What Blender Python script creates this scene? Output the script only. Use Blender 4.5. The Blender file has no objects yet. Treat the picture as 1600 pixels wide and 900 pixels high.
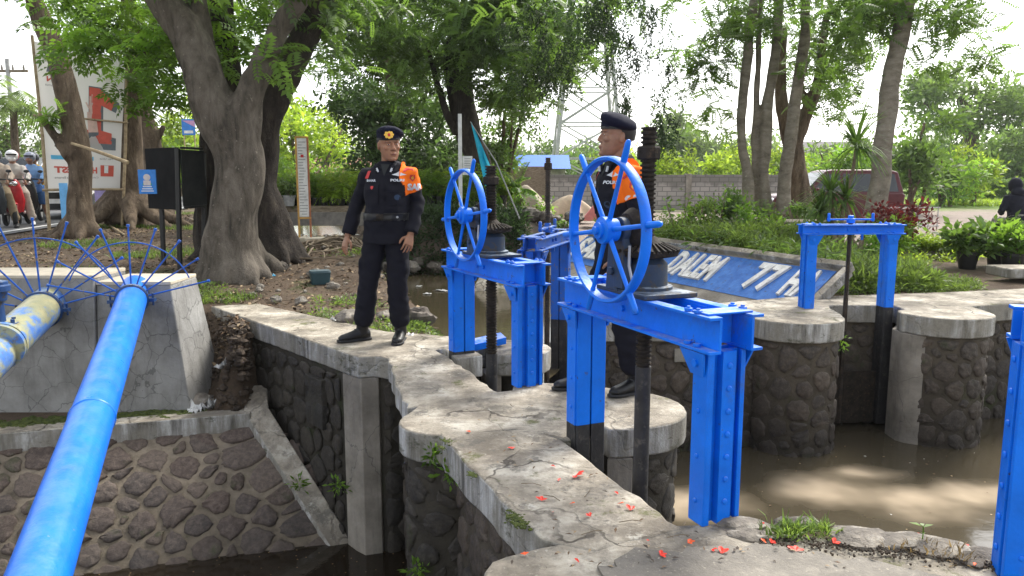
import bpy, bmesh, math, random
import numpy as np
from mathutils import Vector, Matrix, Euler
from mathutils.bvhtree import BVHTree
from mathutils import noise as mnoise
R = math.radians
S = bpy.context.scene
COL = S.collection

# ------------------------------------------------------------------ camera, sky, sun, exposure
CAM_H = 1.35
PITCH = math.atan(175/1200)
cam_d = bpy.data.cameras.new('camera')
cam_d.sensor_width = 36.0
cam_d.lens = 36.0*1200/1600
cam_d.clip_start = 0.05
cam_d.clip_end = 3000
cam = bpy.data.objects.new('camera', cam_d)
COL.objects.link(cam)
cam.location = (0, 0, CAM_H)
cam.rotation_euler = (R(90)-PITCH, 0, 0)
S.camera = cam

SUN_EL, SUN_AZ = R(48), R(38)          # azimuth measured from +Y towards +X: sun behind and to the right
world = bpy.data.worlds.new('World'); S.world = world
world.use_nodes = True
wn = world.node_tree.nodes; wl = world.node_tree.links
bg = wn['Background']
sky = wn.new('ShaderNodeTexSky'); sky.sky_type = 'NISHITA'; sky.sun_disc = False
sky.sun_elevation = SUN_EL; sky.sun_rotation = SUN_AZ
sky.air_density = 1.2; sky.dust_density = 2.0; sky.ozone_density = 0.6
hs = wn.new('ShaderNodeHueSaturation'); hs.inputs['Saturation'].default_value = 0.22
wl.new(sky.outputs[0], hs.inputs['Color']); wl.new(hs.outputs[0], bg.inputs[0])
bg.inputs[1].default_value = 0.15
sd = bpy.data.lights.new('sun', 'SUN'); sd.energy = 2.3; sd.angle = R(22); sd.color = (1, .95, .86)
sun = bpy.data.objects.new('sun', sd); COL.objects.link(sun)
sun.rotation_euler = Vector((-math.sin(SUN_AZ)*math.cos(SUN_EL), -math.cos(SUN_AZ)*math.cos(SUN_EL), -math.sin(SUN_EL))).to_track_quat('-Z', 'Y').to_euler()
S.view_settings.view_transform = 'Standard'
S.view_settings.look = 'None'
S.view_settings.gamma = 1
S.view_settings.exposure = 1.35

# ------------------------------------------------------------------ surveying helpers (photo bearings -> real places)
def _ray(px, py):
    a, b = px-800, 450-py
    return a, 1200*math.cos(PITCH)+b*math.sin(PITCH), -1200*math.sin(PITCH)+b*math.cos(PITCH)
def G(px, py, z=0.0):
    d = _ray(px, py); t = (z-CAM_H)/d[2]
    return Vector((d[0]*t, d[1]*t, z))
def at(px, py, y):
    d = _ray(px, py); t = y/d[1]
    return Vector((d[0]*t, y, CAM_H+d[2]*t))

# ------------------------------------------------------------------ materials
class NB:
    def __init__(s, name):
        s.m = bpy.data.materials.new(name); s.m.use_nodes = True
        s.t = s.m.node_tree; s.bsdf = s.t.nodes['Principled BSDF']; s.out = s.t.nodes['Material Output']
        s.tc = s.t.nodes.new('ShaderNodeTexCoord')
    def n(s, typ, **kw):
        nd = s.t.nodes.new('ShaderNode'+typ)
        for k, v in kw.items():
            if hasattr(nd, k) and k not in nd.inputs: setattr(nd, k, v)
            else: s.set(nd.inputs[k], v)
        return nd
    def set(s, sock, v):
        if isinstance(v, bpy.types.NodeSocket): s.t.links.new(v, sock)
        elif isinstance(v, tuple) and len(v) == 3 and sock.type == 'RGBA': sock.default_value = (*v, 1)
        else: sock.default_value = v
    def vec(s, scale=(1, 1, 1), src='Object'):
        mp = s.t.nodes.new('ShaderNodeMapping'); s.t.links.new(s.tc.outputs[src], mp.inputs[0])
        mp.inputs['Scale'].default_value = scale
        return mp.outputs[0]
    def noise(s, scale, detail=4, rough=.6, vec=None, dist=0):
        nd = s.n('TexNoise'); nd.inputs['Scale'].default_value = scale; nd.inputs['Detail'].default_value = detail
        nd.inputs['Roughness'].default_value = rough; nd.inputs['Distortion'].default_value = dist
        s.t.links.new(vec if vec is not None else s.vec(), nd.inputs['Vector'])
        return nd.outputs['Fac']
    def voro(s, scale, feature='F1', vec=None, rand=1.0):
        nd = s.n('TexVoronoi', feature=feature); nd.inputs['Scale'].default_value = scale
        nd.inputs['Randomness'].default_value = rand
        s.t.links.new(vec if vec is not None else s.vec(), nd.inputs['Vector'])
        return nd
    def ramp(s, fac, stops):
        nd = s.n('ValToRGB'); cr = nd.color_ramp
        while len(cr.elements) < len(stops): cr.elements.new(.5)
        for e, (p, c) in zip(cr.elements, stops):
            e.position = p
            e.color = (c, c, c, 1) if isinstance(c, (int, float)) else (*c, 1)
        s.t.links.new(fac, nd.inputs[0]); return nd.outputs[0]
    def mix(s, fac, a, b, mode='MIX'):
        nd = s.n('Mix', data_type='RGBA', blend_type=mode)
        for sk, v in ((nd.inputs[0], fac), (nd.inputs[6], a), (nd.inputs[7], b)): s.set(sk, v)
        return nd.outputs[2]
    def math(s, op, a, b=0.0):
        nd = s.n('Math', operation=op); s.set(nd.inputs[0], a); s.set(nd.inputs[1], b); return nd.outputs[0]
    def sep(s, src='Object'):
        nd = s.n('SeparateXYZ'); s.t.links.new(s.tc.outputs[src], nd.inputs[0]); return nd.outputs
    def bump(s, h, strength=.5, dist=.02, normal=None):
        nd = s.n('Bump'); nd.inputs['Strength'].default_value = strength; nd.inputs['Distance'].default_value = dist
        s.t.links.new(h, nd.inputs['Height'])
        if normal is not None: s.t.links.new(normal, nd.inputs['Normal'])
        s.t.links.new(nd.outputs[0], s.bsdf.inputs['Normal']); return nd.outputs[0]
    def done(s, color=None, rough=None, metal=None, spec=None):
        for k, v in (('Base Color', color), ('Roughness', rough), ('Metallic', metal), ('Specular IOR Level', spec)):
            if v is not None: s.set(s.bsdf.inputs[k], v)
        return s.m

def weathered(name, c1, c2, scale=6, rough=.7, bump=.3, bscale=40, c3=None, metal=0, spec=.4, stretch=(1, 1, 1), bd=.01):
    b = NB(name); v = b.vec(stretch)
    f = b.noise(scale, 6, .65, v)
    col = b.ramp(f, [(.35, c1), (.65, c2)])
    if c3 is not None:
        g = b.noise(scale*2.7, 8, .7, v)
        col = b.mix(b.ramp(g, [(.55, 0), (.68, 1)]), col, c3)
    b.bump(b.noise(bscale, 5, .6), bump, bd)
    return b.done(col, rough, metal, spec)

def leafmat(name, c, t, rough=.45):
    b = NB(name)
    f = b.noise(1.3, 2, .5)
    col = b.mix(b.ramp(f, [(.35, 0), (.65, 1)]), tuple(x*.75 for x in c), tuple(min(1, x*1.25) for x in c))
    b.set(b.bsdf.inputs['Base Color'], col); b.set(b.bsdf.inputs['Roughness'], rough); b.set(b.bsdf.inputs['Specular IOR Level'], .35)
    tr = b.n('BsdfTranslucent'); tr.inputs['Color'].default_value = (*t, 1)
    mx = b.n('MixShader'); mx.inputs[0].default_value = .42
    b.t.links.new(b.bsdf.outputs[0], mx.inputs[1]); b.t.links.new(tr.outputs[0], mx.inputs[2])
    b.t.links.new(mx.outputs[0], b.out.inputs[0])
    return b.m

def plain(name, c, rough=.6, metal=0, spec=.4, var=.12):
    return weathered(name, tuple(x*(1-var) for x in c), tuple(min(1, x*(1+var)) for x in c), 9, rough, .12, 60, None, metal, spec)

def mat_masonry(name, scale, stone1, stone2, mortar, dark, mw=.09, zlo=-1.45, zhi=-.2):
    b = NB(name)
    w = b.noise(3.2, 3, .5)
    wob = b.n('VectorMath', operation='MULTIPLY_ADD')
    nz = b.n('TexNoise'); nz.inputs['Scale'].default_value = 7; nz.inputs['Detail'].default_value = 4
    b.t.links.new(b.tc.outputs['Object'], nz.inputs['Vector'])
    b.t.links.new(nz.outputs['Color'], wob.inputs[0]); wob.inputs[1].default_value = (.11, .11, .11)
    b.t.links.new(b.tc.outputs['Object'], wob.inputs[2])
    ve = b.voro(scale, 'DISTANCE_TO_EDGE', wob.outputs[0], .85)
    vc = b.voro(scale, 'F1', wob.outputs[0], .85)
    rnd = b.math('MULTIPLY', b.math('SUBTRACT', .47, vc.outputs['Distance']), .36)
    edge = b.math('ADD', b.math('ADD', b.math('MULTIPLY', ve.outputs['Distance'], .75), rnd), b.math('MULTIPLY', b.math('SUBTRACT', w, .5), .16))
    ms = b.ramp(edge, [(mw*.55, 0), (mw*1.2, 1)])
    sc = b.n('SeparateColor'); b.t.links.new(vc.outputs['Color'], sc.inputs[0])
    cell = b.mix(sc.outputs[0], stone1, stone2)
    fine = b.noise(38, 6, .7)
    cell = b.mix(b.ramp(fine, [(.4, 0), (.75, .55)]), cell, tuple(min(1, x*1.9+.02) for x in stone2))
    mo = b.mix(b.noise(14, 5, .7), tuple(x*.7 for x in mortar), mortar)
    col = b.mix(ms, mo, cell)
    # wet, algae-dark stain rising from the water line with a ragged edge
    z = b.sep()[2]
    zz = b.math('ADD', z, b.math('MULTIPLY', b.math('SUBTRACT', b.noise(2.5, 6, .65), .5), 1.3))
    st = b.n('MapRange'); st.inputs['From Min'].default_value = zlo; st.inputs['From Max'].default_value = zhi
    st.inputs['To Min'].default_value = .72; st.inputs['To Max'].default_value = .08
    b.t.links.new(zz, st.inputs[0])
    col = b.mix(st.outputs[0], col, dark)
    mossf = b.ramp(b.noise(3.7, 6, .7, b.vec((1, 1, 1.3))), [(.6, 0), (.7, .6)])
    col = b.mix(mossf, col, (.035, .05, .015))
    hgt = b.mix(.3, b.ramp(edge, [(0, 0), (.32, 1)]), fine)
    b.bump(hgt, 1.0, .06)
    return b.done(col, .68, 0, .35)

def mat_coping(name):
    b = NB(name); g = b.n('NewGeometry')
    sp = b.n('SeparateXYZ'); b.t.links.new(g.outputs['Normal'], sp.inputs[0])
    top = b.ramp(sp.outputs[2], [(.5, 0), (.75, 1)])
    # top: trodden beige concrete with grey lichen blotches, pits and hairline cracks
    f = b.noise(2.3, 8, .68)
    tc = b.ramp(f, [(.37, (.15, .13, .104)), (.48, (.30, .265, .212)), (.56, (.43, .39, .322)), (.66, (.55, .515, .44))])
    tc = b.mix(b.ramp(b.noise(7, 9, .75), [(.48, 0), (.6, .65)]), tc, (.18, .157, .128))
    tc = b.mix(b.ramp(b.noise(1.2, 5, .6), [(.5, 0), (.62, .55)]), tc, (.16, .145, .118))
    tc = b.mix(b.ramp(b.noise(46, 4, .6), [(.6, 0), (.75, .5)]), tc, (.52, .48, .4))
    tc = b.mix(b.ramp(b.noise(3.6, 9, .78), [(.54, 0), (.6, .7)]), tc, (.105, .098, .085))
    tc = b.mix(b.ramp(b.noise(5.2, 8, .75, b.vec((1, 1, 1.01))), [(.6, 0), (.66, .6)]), tc, (.6, .575, .5))
    wv = b.n('VectorMath', operation='MULTIPLY_ADD'); nz = b.n('TexNoise'); nz.inputs['Scale'].default_value = 3; nz.inputs['Detail'].default_value = 5
    b.t.links.new(b.tc.outputs['Object'], nz.inputs['Vector']); b.t.links.new(nz.outputs['Color'], wv.inputs[0])
    wv.inputs[1].default_value = (.5, .5, .5); b.t.links.new(b.tc.outputs['Object'], wv.inputs[2])
    cr = b.voro(1.35, 'DISTANCE_TO_EDGE', wv.outputs[0])
    crf = b.ramp(cr.outputs['Distance'], [(.0, 1), (.008, .9), (.016, 0)])
    tc = b.mix(b.math('MULTIPLY', crf, b.ramp(b.noise(1.1, 3), [(.46, 0), (.58, .85)])), tc, (.05, .042, .034))
    moss = b.ramp(b.noise(1.9, 7, .75), [(.595, 0), (.66, .85)])
    tc = b.mix(moss, tc, b.mix(b.noise(40, 3), (.045, .05, .015), (.11, .12, .03)))
    # sides: flaking whitewash with black run-off streaks
    vs = b.vec((9, 9, 1.1)); vs2 = b.vec((3, 3, 1.6))
    sc = b.ramp(b.noise(1, 6, .7, vs), [(.36, (.10, .095, .085)), (.5, (.34, .33, .31)), (.64, (.6, .6, .585))])
    sc = b.mix(b.ramp(b.noise(1, 6, .7, vs2), [(.45, 0), (.62, .8)]), sc, (.17, .155, .12))
    sc = b.mix(b.ramp(b.noise(1.7, 6, .7), [(.47, 0), (.6, .85)]), sc, b.mix(b.noise(30, 5, .7), (.17, .155, .125), (.36, .335, .285)))
    sc = b.mix(b.ramp(b.noise(3.1, 7, .75, b.vec((1, 1, 2))), [(.57, 0), (.64, .8)]), sc, (.055, .055, .03))
    col = b.mix(top, sc, tc)
    h = b.mix(.45, b.noise(60, 6, .7), b.noise(9, 5, .6))
    b.bump(b.math('SUBTRACT', h, b.math('MULTIPLY', crf, .35)), .75, .022)
    return b.done(col, .88, 0, .25)

def mat_plaster(name, c1, c2, crack=3.3, cw=.012, stain=(.06, .055, .045)):
    b = NB(name)
    f = b.noise(2.6, 8, .66)
    col = b.ramp(f, [(.3, c1), (.68, c2)])
    col = b.mix(b.ramp(b.noise(1, 6, .7, b.vec((7, 7, .8))), [(.5, 0), (.72, .55)]), col, stain)
    wv = b.n('VectorMath', operation='MULTIPLY_ADD'); nz = b.n('TexNoise'); nz.inputs['Scale'].default_value = 5; nz.inputs['Detail'].default_value = 4
    b.t.links.new(b.tc.outputs['Object'], nz.inputs['Vector']); b.t.links.new(nz.outputs['Color'], wv.inputs[0])
    wv.inputs[1].default_value = (.16, .16, .16); b.t.links.new(b.tc.outputs['Object'], wv.inputs[2])
    e = b.voro(crack, 'DISTANCE_TO_EDGE', wv.outputs[0])
    w = b.math('MULTIPLY', b.noise(1.8, 3), cw*2.4)
    line = b.math('LESS_THAN', e.outputs['Distance'], b.math('SUBTRACT', w, cw*.62))
    col = b.mix(b.math('MULTIPLY', line, .5), col, (.06, .06, .058))
    b.bump(b.math('SUBTRACT', b.noise(30, 6, .65), b.math('MULTIPLY', line, .7)), .5, .012)
    return b.done(col, .85, 0, .25)

def mat_paint(name, c, chip=(.08, .05, .035), wear=.64, grime=(.003, .085, .5), rough=.42, dirt=.5, dust=.7):
    b = NB(name)
    col = b.ramp(b.noise(5, 5, .6), [(.3, tuple(x*.82 for x in c)), (.7, tuple(min(1, x*1.12) for x in c))])
    col = b.mix(b.ramp(b.noise(3.1, 7, .72), [(.52, 0), (.74, .5)]), col, grime)
    col = b.mix(b.ramp(b.noise(4.3, 8, .75, b.vec((1, 1, .6))), [(.56, 0), (.7, dirt)]), col, (.09, .075, .055))
    g = b.n('NewGeometry'); sp = b.n('SeparateXYZ'); b.t.links.new(g.outputs['Normal'], sp.inputs[0])
    col = b.mix(b.math('MULTIPLY', b.ramp(sp.outputs[2], [(.75, 0), (.95, 1)]), b.ramp(b.noise(9, 7, .72), [(.42, 0), (.6, dust)])), col, (.36, .42, .5))
    ch = b.ramp(b.noise(16, 8, .74), [(wear, 0), (wear+.035, 1)])
    col = b.mix(ch, col, chip)
    r = b.math('ADD', b.math('MULTIPLY', b.noise(11, 5), .3), rough-.12)
    b.bump(b.math('SUBTRACT', b.noise(55, 3, .5), b.math('MULTIPLY', ch, .5)), .22, .006)
    return b.done(col, r, 0, .3)

def mat_bark(name, c1, c2, c3, vscale=10, depth=.8, ring=False):
    b = NB(name)
    v = b.vec((1, 1, .28 if not ring else 2.2))
    f = b.noise(vscale, 8, .68, v, .4)
    col = b.ramp(f, [(.32, c1), (.5, c2), (.7, c3)])
    bl = b.ramp(b.noise(2.1, 6, .7), [(.5, 0), (.68, .6)])
    col = b.mix(bl, col, tuple(min(1, x*1.6+.01) for x in c2))
    sp = b.ramp(b.noise(24, 4, .6), [(.64, 0), (.72, .5)])
    col = b.mix(sp, col, tuple(min(1, x*1.8+.02) for x in c3))
    b.bump(b.mix(.35, f, b.noise(45, 5, .7)), depth, .05)
    return b.done(col, .88, 0, .2)

BLUE = (.001, .165, .80)
M = {}
M['blue'] = mat_paint('blue paint', BLUE)
M['blue_worn'] = mat_paint('worn blue paint', (.012, .10, .46), (.14, .12, .10), .57, (.035, .045, .06), .42)
M['blue_dark'] = mat_paint('dull blue paint', (.018, .06, .18), (.05, .045, .04), .56, (.03, .035, .045), .5)
M['greasy'] = mat_paint('greasy grey blue casting', (.03, .05, .085), (.06, .05, .04), .54, (.022, .022, .022), .5)
M['pipe'] = mat_paint('pipe paint', (.008, .165, .78), (.3, .27, .16), .66, (.04, .19, .62), .3, .2, .12)
b = NB('peeling pipe paint'); col = b.ramp(b.noise(4.2, 7, .62, b.vec((1, .6, 1))), [(.36, (.03, .13, .5)), (.46, (.10, .22, .5)), (.52, (.30, .31, .2)), (.64, (.42, .38, .2)), (.76, (.3, .32, .3))])
col = b.mix(b.ramp(b.noise(19, 7, .75), [(.55, 0), (.66, .7)]), col, (.16, .13, .07)); b.bump(b.noise(30, 5), .2, .006); M['pipe_old'] = b.done(col, .33, 0, .5)
M['tar'] = weathered('black tar coat', (.012, .012, .014), (.03, .029, .03), 8, .55, .4, 40, (.08, .07, .06))
M['iron'] = weathered('greased iron', (.014, .012, .010), (.036, .029, .023), 14, .8, .4, 60, (.07, .047, .03), 0, .15)
M['rod'] = weathered('rusty dark rod', (.018, .015, .013), (.05, .036, .026), 14, .5, .3, 60, (.1, .07, .045), .3)
def mat_stones(name, c1, c2, c3, dark, zlo, zhi, wet=.75):
    b = NB(name); g = b.n('NewGeometry'); ri = g.outputs['Random Per Island']
    col = b.ramp(ri, [(0, c1), (.45, c2), (.75, c3), (1, tuple(x*.7 for x in c1))])
    col = b.mix(b.ramp(b.noise(26, 7, .75), [(.42, 0), (.7, .6)]), col, tuple(min(1, x*1.9+.015) for x in c3))
    col = b.mix(b.ramp(b.noise(60, 4, .7), [(.58, 0), (.68, .6)]), col, (.016, .014, .012))
    z = b.sep()[2]; zz = b.math('ADD', z, b.math('MULTIPLY', b.math('SUBTRACT', b.noise(2.1, 6, .65), .5), 1.1))
    st = b.n('MapRange'); st.inputs['From Min'].default_value = zlo; st.inputs['From Max'].default_value = zhi
    st.inputs['To Min'].default_value = wet; st.inputs['To Max'].default_value = .0; b.t.links.new(zz, st.inputs[0])
    col = b.mix(st.outputs[0], col, dark)
    col = b.mix(b.ramp(b.noise(3.3, 6, .7), [(.6, 0), (.68, .6)]), col, (.04, .055, .016))
    b.bump(b.mix(.4, b.noise(22, 7, .7), b.noise(90, 4, .7)), .8, .02)
    return b.done(col, .7, 0, .35)
def mat_mortar(name, c, dark, zlo, zhi, wet=.75):
    b = NB(name); col = b.ramp(b.noise(7, 8, .7), [(.3, tuple(x*.5 for x in c)), (.5, c), (.72, tuple(min(1, x*1.35) for x in c))])
    z = b.sep()[2]; zz = b.math('ADD', z, b.math('MULTIPLY', b.math('SUBTRACT', b.noise(1.9, 6, .65), .5), 1.2))
    st = b.n('MapRange'); st.inputs['From Min'].default_value = zlo; st.inputs['From Max'].default_value = zhi
    st.inputs['To Min'].default_value = wet; st.inputs['To Max'].default_value = .05; b.t.links.new(zz, st.inputs[0])
    col = b.mix(st.outputs[0], col, dark)
    col = b.mix(b.ramp(b.noise(2.3, 7, .72), [(.57, 0), (.66, .7)]), col, (.04, .052, .018))
    b.bump(b.mix(.5, b.noise(30, 7, .75), b.noise(8, 4)), .9, .03)
    return b.done(col, .88, 0, .25)
M['st_rev'] = mat_stones('brown river stones', (.088, .062, .05), (.055, .045, .041), (.115, .088, .07), (.022, .02, .018), -1.8, -1.15, .6)
M['mo_rev'] = mat_mortar('pale rough mortar', (.23, .19, .142), (.04, .034, .025), -1.85, -1.0, .7)
M['st_wall'] = mat_stones('basin wall stones', (.07, .055, .044), (.042, .037, .033), (.095, .075, .058), (.016, .014, .012), -1.4, -.2, .7)
M['mo_wall'] = mat_mortar('dirty mortar', (.12, .10, .075), (.018, .016, .013), -1.4, .2, .8)
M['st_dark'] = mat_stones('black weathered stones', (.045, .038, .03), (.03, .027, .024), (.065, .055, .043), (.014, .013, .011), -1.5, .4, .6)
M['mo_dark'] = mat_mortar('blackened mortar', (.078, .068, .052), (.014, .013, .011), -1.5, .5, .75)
M['coping'] = mat_coping('whitewashed coping')
M['masonry'] = mat_masonry('river stone masonry', 5.0, (.09, .068, .053), (.047, .041, .037), (.15, .127, .098), (.024, .02, .017), .03, -1.45, .3)
M['masonry_dark'] = mat_masonry('old dark masonry', 4.2, (.06, .052, .042), (.035, .033, .03), (.085, .076, .06), (.02, .018, .015), .04, -1.3, .7)
M['revet'] = mat_masonry('revetment stones', 4.6, (.085, .058, .046), (.045, .038, .036), (.215, .18, .135), (.028, .025, .021), .035, -1.85, -.85)
M['plaster'] = mat_plaster('stained plaster', (.13, .115, .095), (.33, .3, .255), 1.2, .004)
M['block'] = mat_plaster('cracked render', (.17, .165, .155), (.34, .335, .32), 4.2, .018, (.12, .115, .105))
M['blocktop'] = plain('pale cement', (.52, .46, .36), .85)
M['tin'] = weathered('grey metal', (.25, .25, .25), (.4, .4, .4), 8, .5, .2)
M['white'] = plain('white paint', (.72, .72, .71), .6)
M['letter'] = weathered('weathered white letters', (.5, .49, .46), (.72, .71, .68), 7, .75, .3, 50, (.25, .23, .2))
M['signblue'] = weathered('chalky blue wall paint', (.03, .11, .36), (.06, .18, .48), 7, .8, .45, 50, (.06, .08, .15))
M['black'] = plain('black paint', (.014, .014, .015), .4)
M['rubber'] = plain('rubber', (.02, .02, .021), .75)
M['glass'] = plain('dark glass', (.02, .025, .03), .06, 0, .6, .05)
M['chrome'] = plain('chrome', (.6, .6, .62), .2, 1.0)
M['bamboo'] = weathered('bamboo', (.22, .16, .09), (.4, .31, .19), 12, .6, .2, 50)
M['wood'] = weathered('weathered wood', (.13, .1, .07), (.27, .22, .16), 9, .85, .5, 40, (.06, .05, .04), 0, .2, (1, 1, 4))
M['woodpale'] = weathered('pale planks', (.3, .25, .19), (.5, .44, .35), 9, .8, .4, 40)
M['ochre'] = weathered('ochre painted pole', (.42, .22, .06), (.6, .36, .1), 9, .6, .3, 50)
M['rust_red'] = weathered('brown red painted pole', (.3, .1, .05), (.42, .17, .08), 9, .6, .3, 50)
M['rock'] = weathered('grey brown rock', (.09, .08, .07), (.26, .23, .19), 5, .85, .8, 22, (.34, .32, .28), 0, .3, (1, 1, 1), .03)
M['rockdark'] = weathered('dark rock', (.05, .042, .036), (.13, .11, .09), 5, .8, .8, 22, (.2, .18, .15), 0, .3, (1, 1, 1), .03)
M['bark_fig'] = mat_bark('grey fig bark', (.03, .026, .021), (.10, .085, .068), (.18, .155, .13), 7, .8)
M['bark_dark'] = mat_bark('dark wet bark', (.012, .010, .009), (.035, .028, .023), (.08, .064, .05), 9, 1.0)
M['bark_brown'] = mat_bark('brown ridged bark', (.04, .028, .02), (.11, .08, .055), (.2, .155, .11), 9, 1.0)
M['bark_grey'] = mat_bark('smooth grey bark', (.10, .082, .062), (.19, .165, .13), (.28, .25, .205), 3.5, .35, True)
M['root'] = weathered('dry roots', (.10, .075, .05), (.24, .19, .13), 8, .85, .6, 40)
LEAF = {}
def leafset(key, c, t):
    LEAF[key] = [leafmat('leaf %s %d' % (key, i), tuple(x*k for x in c), tuple(min(1, x*k) for x in t)) for i, k in enumerate((.62, 1.0, 1.4))]
leafset('mid', (.07, .122, .03), (.21, .36, .05))
leafset('far', (.105, .165, .045), (.26, .4, .08))
leafset('hang', (.03, .052, .018), (.06, .11, .03))  # backlit, shaded leaves: their darkness is put into the leaf colour
leafset('dark', (.055, .098, .033), (.12, .21, .045))
leafset('bright', (.085, .165, .024), (.3, .52, .05))
leafset('lime', (.16, .25, .022), (.5, .68, .06))
leafset('olive', (.09, .135, .04), (.22, .32, .07))
leafset('grassy', (.105, .165, .035), (.26, .38, .06))
leafset('red', (.12, .02, .02), (.2, .03, .03))
leafset('dry', (.2, .14, .06), (.2, .14, .06))

# ------------------------------------------------------------------ mesh building
class MB:
    """collects geometry, becomes one mesh object"""
    def __init__(s): s.v = []; s.f = []; s.mi = []; s.cur = 0
    def add(s, vs, fs, mi=None):
        o = len(s.v); s.v.extend([tuple(v) for v in vs])
        for f in fs: s.f.append([i+o for i in f]); s.mi.append(s.cur if mi is None else mi)
    def box(s, c, size, rot=None, taper=1.0):
        x, y, z = size[0]/2, size[1]/2, size[2]/2; c = Vector(c); k = taper
        vs = [Vector(p) for p in ((-x, -y, -z), (x, -y, -z), (x, y, -z), (-x, y, -z), (-x*k, -y*k, z), (x*k, -y*k, z), (x*k, y*k, z), (-x*k, y*k, z))]
        if rot is not None:
            m = rot if isinstance(rot, Matrix) else Euler(rot).to_matrix(); vs = [m @ v for v in vs]
        s.add([c+v for v in vs], [(3, 2, 1, 0), (4, 5, 6, 7), (0, 1, 5, 4), (1, 2, 6, 5), (2, 3, 7, 6), (3, 0, 4, 7)])
    def prism(s, poly, z0, z1, top_off=None):
        n = len(poly); a = sum(poly[i][0]*poly[(i+1) % n][1]-poly[(i+1) % n][0]*poly[i][1] for i in range(n))
        if a < 0: poly = list(poly)[::-1]
        vs = [(p[0], p[1], z0) for p in poly]+[(p[0], p[1], z1) for p in poly]
        s.add(vs, [list(range(n))[::-1], list(range(n, 2*n))]+[(i, (i+1) % n, n+(i+1) % n, n+i) for i in range(n)])
    def tube(s, pts, rad, n=10, cap=True, rough=0, seed=0, flat=1.0):
        pts = [Vector(p) for p in pts]; k = len(pts)
        if not hasattr(rad, '__len__'): rad = [rad]*k
        up = None; rings = []
        for i, p in enumerate(pts):
            d = (pts[min(i+1, k-1)]-pts[max(i-1, 0)]).normalized()
            if up is None:
                up = d.orthogonal().normalized()
            up = (up-d*up.dot(d))
            if up.length < 1e-5: up = d.orthogonal()
            up.normalize(); sd = d.cross(up)
            ring = []
            for j in range(n):
                a = 2*math.pi*j/n; r = rad[i]
                if rough: r *= 1+rough*(mnoise.noise(Vector((math.cos(a)*1.5+seed, math.sin(a)*1.5, i*.35+seed)))+.5*mnoise.noise(Vector((math.cos(a)*4+seed, math.sin(a)*4, i*.5))))
                ring.append(p+(up*math.cos(a)+sd*math.sin(a)*flat)*r)
            rings.append(ring)
        vs = [v for r_ in rings for v in r_]; fs = []
        for i in range(k-1):
            for j in range(n):
                fs.append((i*n+j, i*n+(j+1) % n, (i+1)*n+(j+1) % n, (i+1)*n+j))
        if cap: fs.append(tuple(range(n))[::-1]); fs.append(tuple((k-1)*n+j for j in range(n)))
        s.add(vs, fs)
    def lathe(s, prof, c=(0, 0, 0), n=20, axis='Z', rot=None):
        """prof: list of (r, h)"""
        c = Vector(c); k = len(prof); vs = []
        for r, h in prof:
            for j in range(n):
                a = 2*math.pi*j/n; p = Vector((r*math.cos(a), r*math.sin(a), h))
                if rot is not None: p = rot @ p
                vs.append(c+p)
        fs = [(i*n+j, i*n+(j+1) % n, (i+1)*n+(j+1) % n, (i+1)*n+j) for i in range(k-1) for j in range(n)]
        fs.append(tuple(range(n))[::-1]); fs.append(tuple((k-1)*n+j for j in range(n)))
        s.add(vs, fs)
    def ball(s, c, r, nu=12, nv=8, rot=None, noise=0, seed=0):
        c = Vector(c); r = (r, r, r) if not hasattr(r, '__len__') else r
        vs = []
        def pt(d):
            k = 1+noise*mnoise.noise(d*1.7+Vector((seed*3.1, seed, 0)))+noise*.5*mnoise.noise(d*4+Vector((0, seed, seed)))
            p = Vector((d.x*r[0], d.y*r[1], d.z*r[2]))*k
            return c+(rot @ p if rot is not None else p)
        vs.append(pt(Vector((0, 0, -1))))
        for i in range(1, nv):
            t = math.pi*i/nv
            for j in range(nu):
                a = 2*math.pi*j/nu; vs.append(pt(Vector((math.sin(t)*math.cos(a), math.sin(t)*math.sin(a), -math.cos(t)))))
        vs.append(pt(Vector((0, 0, 1))))
        fs = [(0, 1+(j+1) % nu, 1+j) for j in range(nu)]
        for i in range(nv-2):
            for j in range(nu):
                a = 1+i*nu; b = a+nu; fs.append((a+j, a+(j+1) % nu, b+(j+1) % nu, b+j))
        a = 1+(nv-2)*nu; top = len(vs)-1
        fs += [(a+j, a+(j+1) % nu, top) for j in range(nu)]
        s.add(vs, fs)
    def torus(s, c, Rr, r, rot=None, n=40, m=8, flat=(1, 1)):
        c = Vector(c); vs = []
        for i in range(n):
            a = 2*math.pi*i/n
            for j in range(m):
                b_ = 2*math.pi*j/m
                p = Vector(((Rr+r*flat[0]*math.cos(b_))*math.cos(a), (Rr+r*flat[0]*math.cos(b_))*math.sin(a), r*flat[1]*math.sin(b_)))
                vs.append(c+(rot @ p if rot is not None else p))
        s.add(vs, [(i*m+j, ((i+1) % n)*m+j, ((i+1) % n)*m+(j+1) % m, i*m+(j+1) % m) for i in range(n) for j in range(m)])
    def loft(s, secs, n=18, cap=True, power=2.0):
        """secs: (center, half-axis vector a, half-axis vector b[, power])"""
        vs = []
        for sec in secs:
            c, a, b = (Vector(q) for q in sec[:3]); pw = sec[3] if len(sec) > 3 else power
            for j in range(n):
                t = 2*math.pi*j/n; ct, st = math.cos(t), math.sin(t); e = 2/pw
                vs.append(c+a*math.copysign(abs(ct)**e, ct)+b*math.copysign(abs(st)**e, st))
        k = len(secs)
        fs = [(i*n+j, i*n+(j+1) % n, (i+1)*n+(j+1) % n, (i+1)*n+j) for i in range(k-1) for j in range(n)]
        if cap: fs.append(tuple(range(n))[::-1]); fs.append(tuple((k-1)*n+j for j in range(n)))
        s.add(vs, fs)
    def xf(s, m):
        s.v = [tuple(m @ Vector(v)) for v in s.v]
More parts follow.
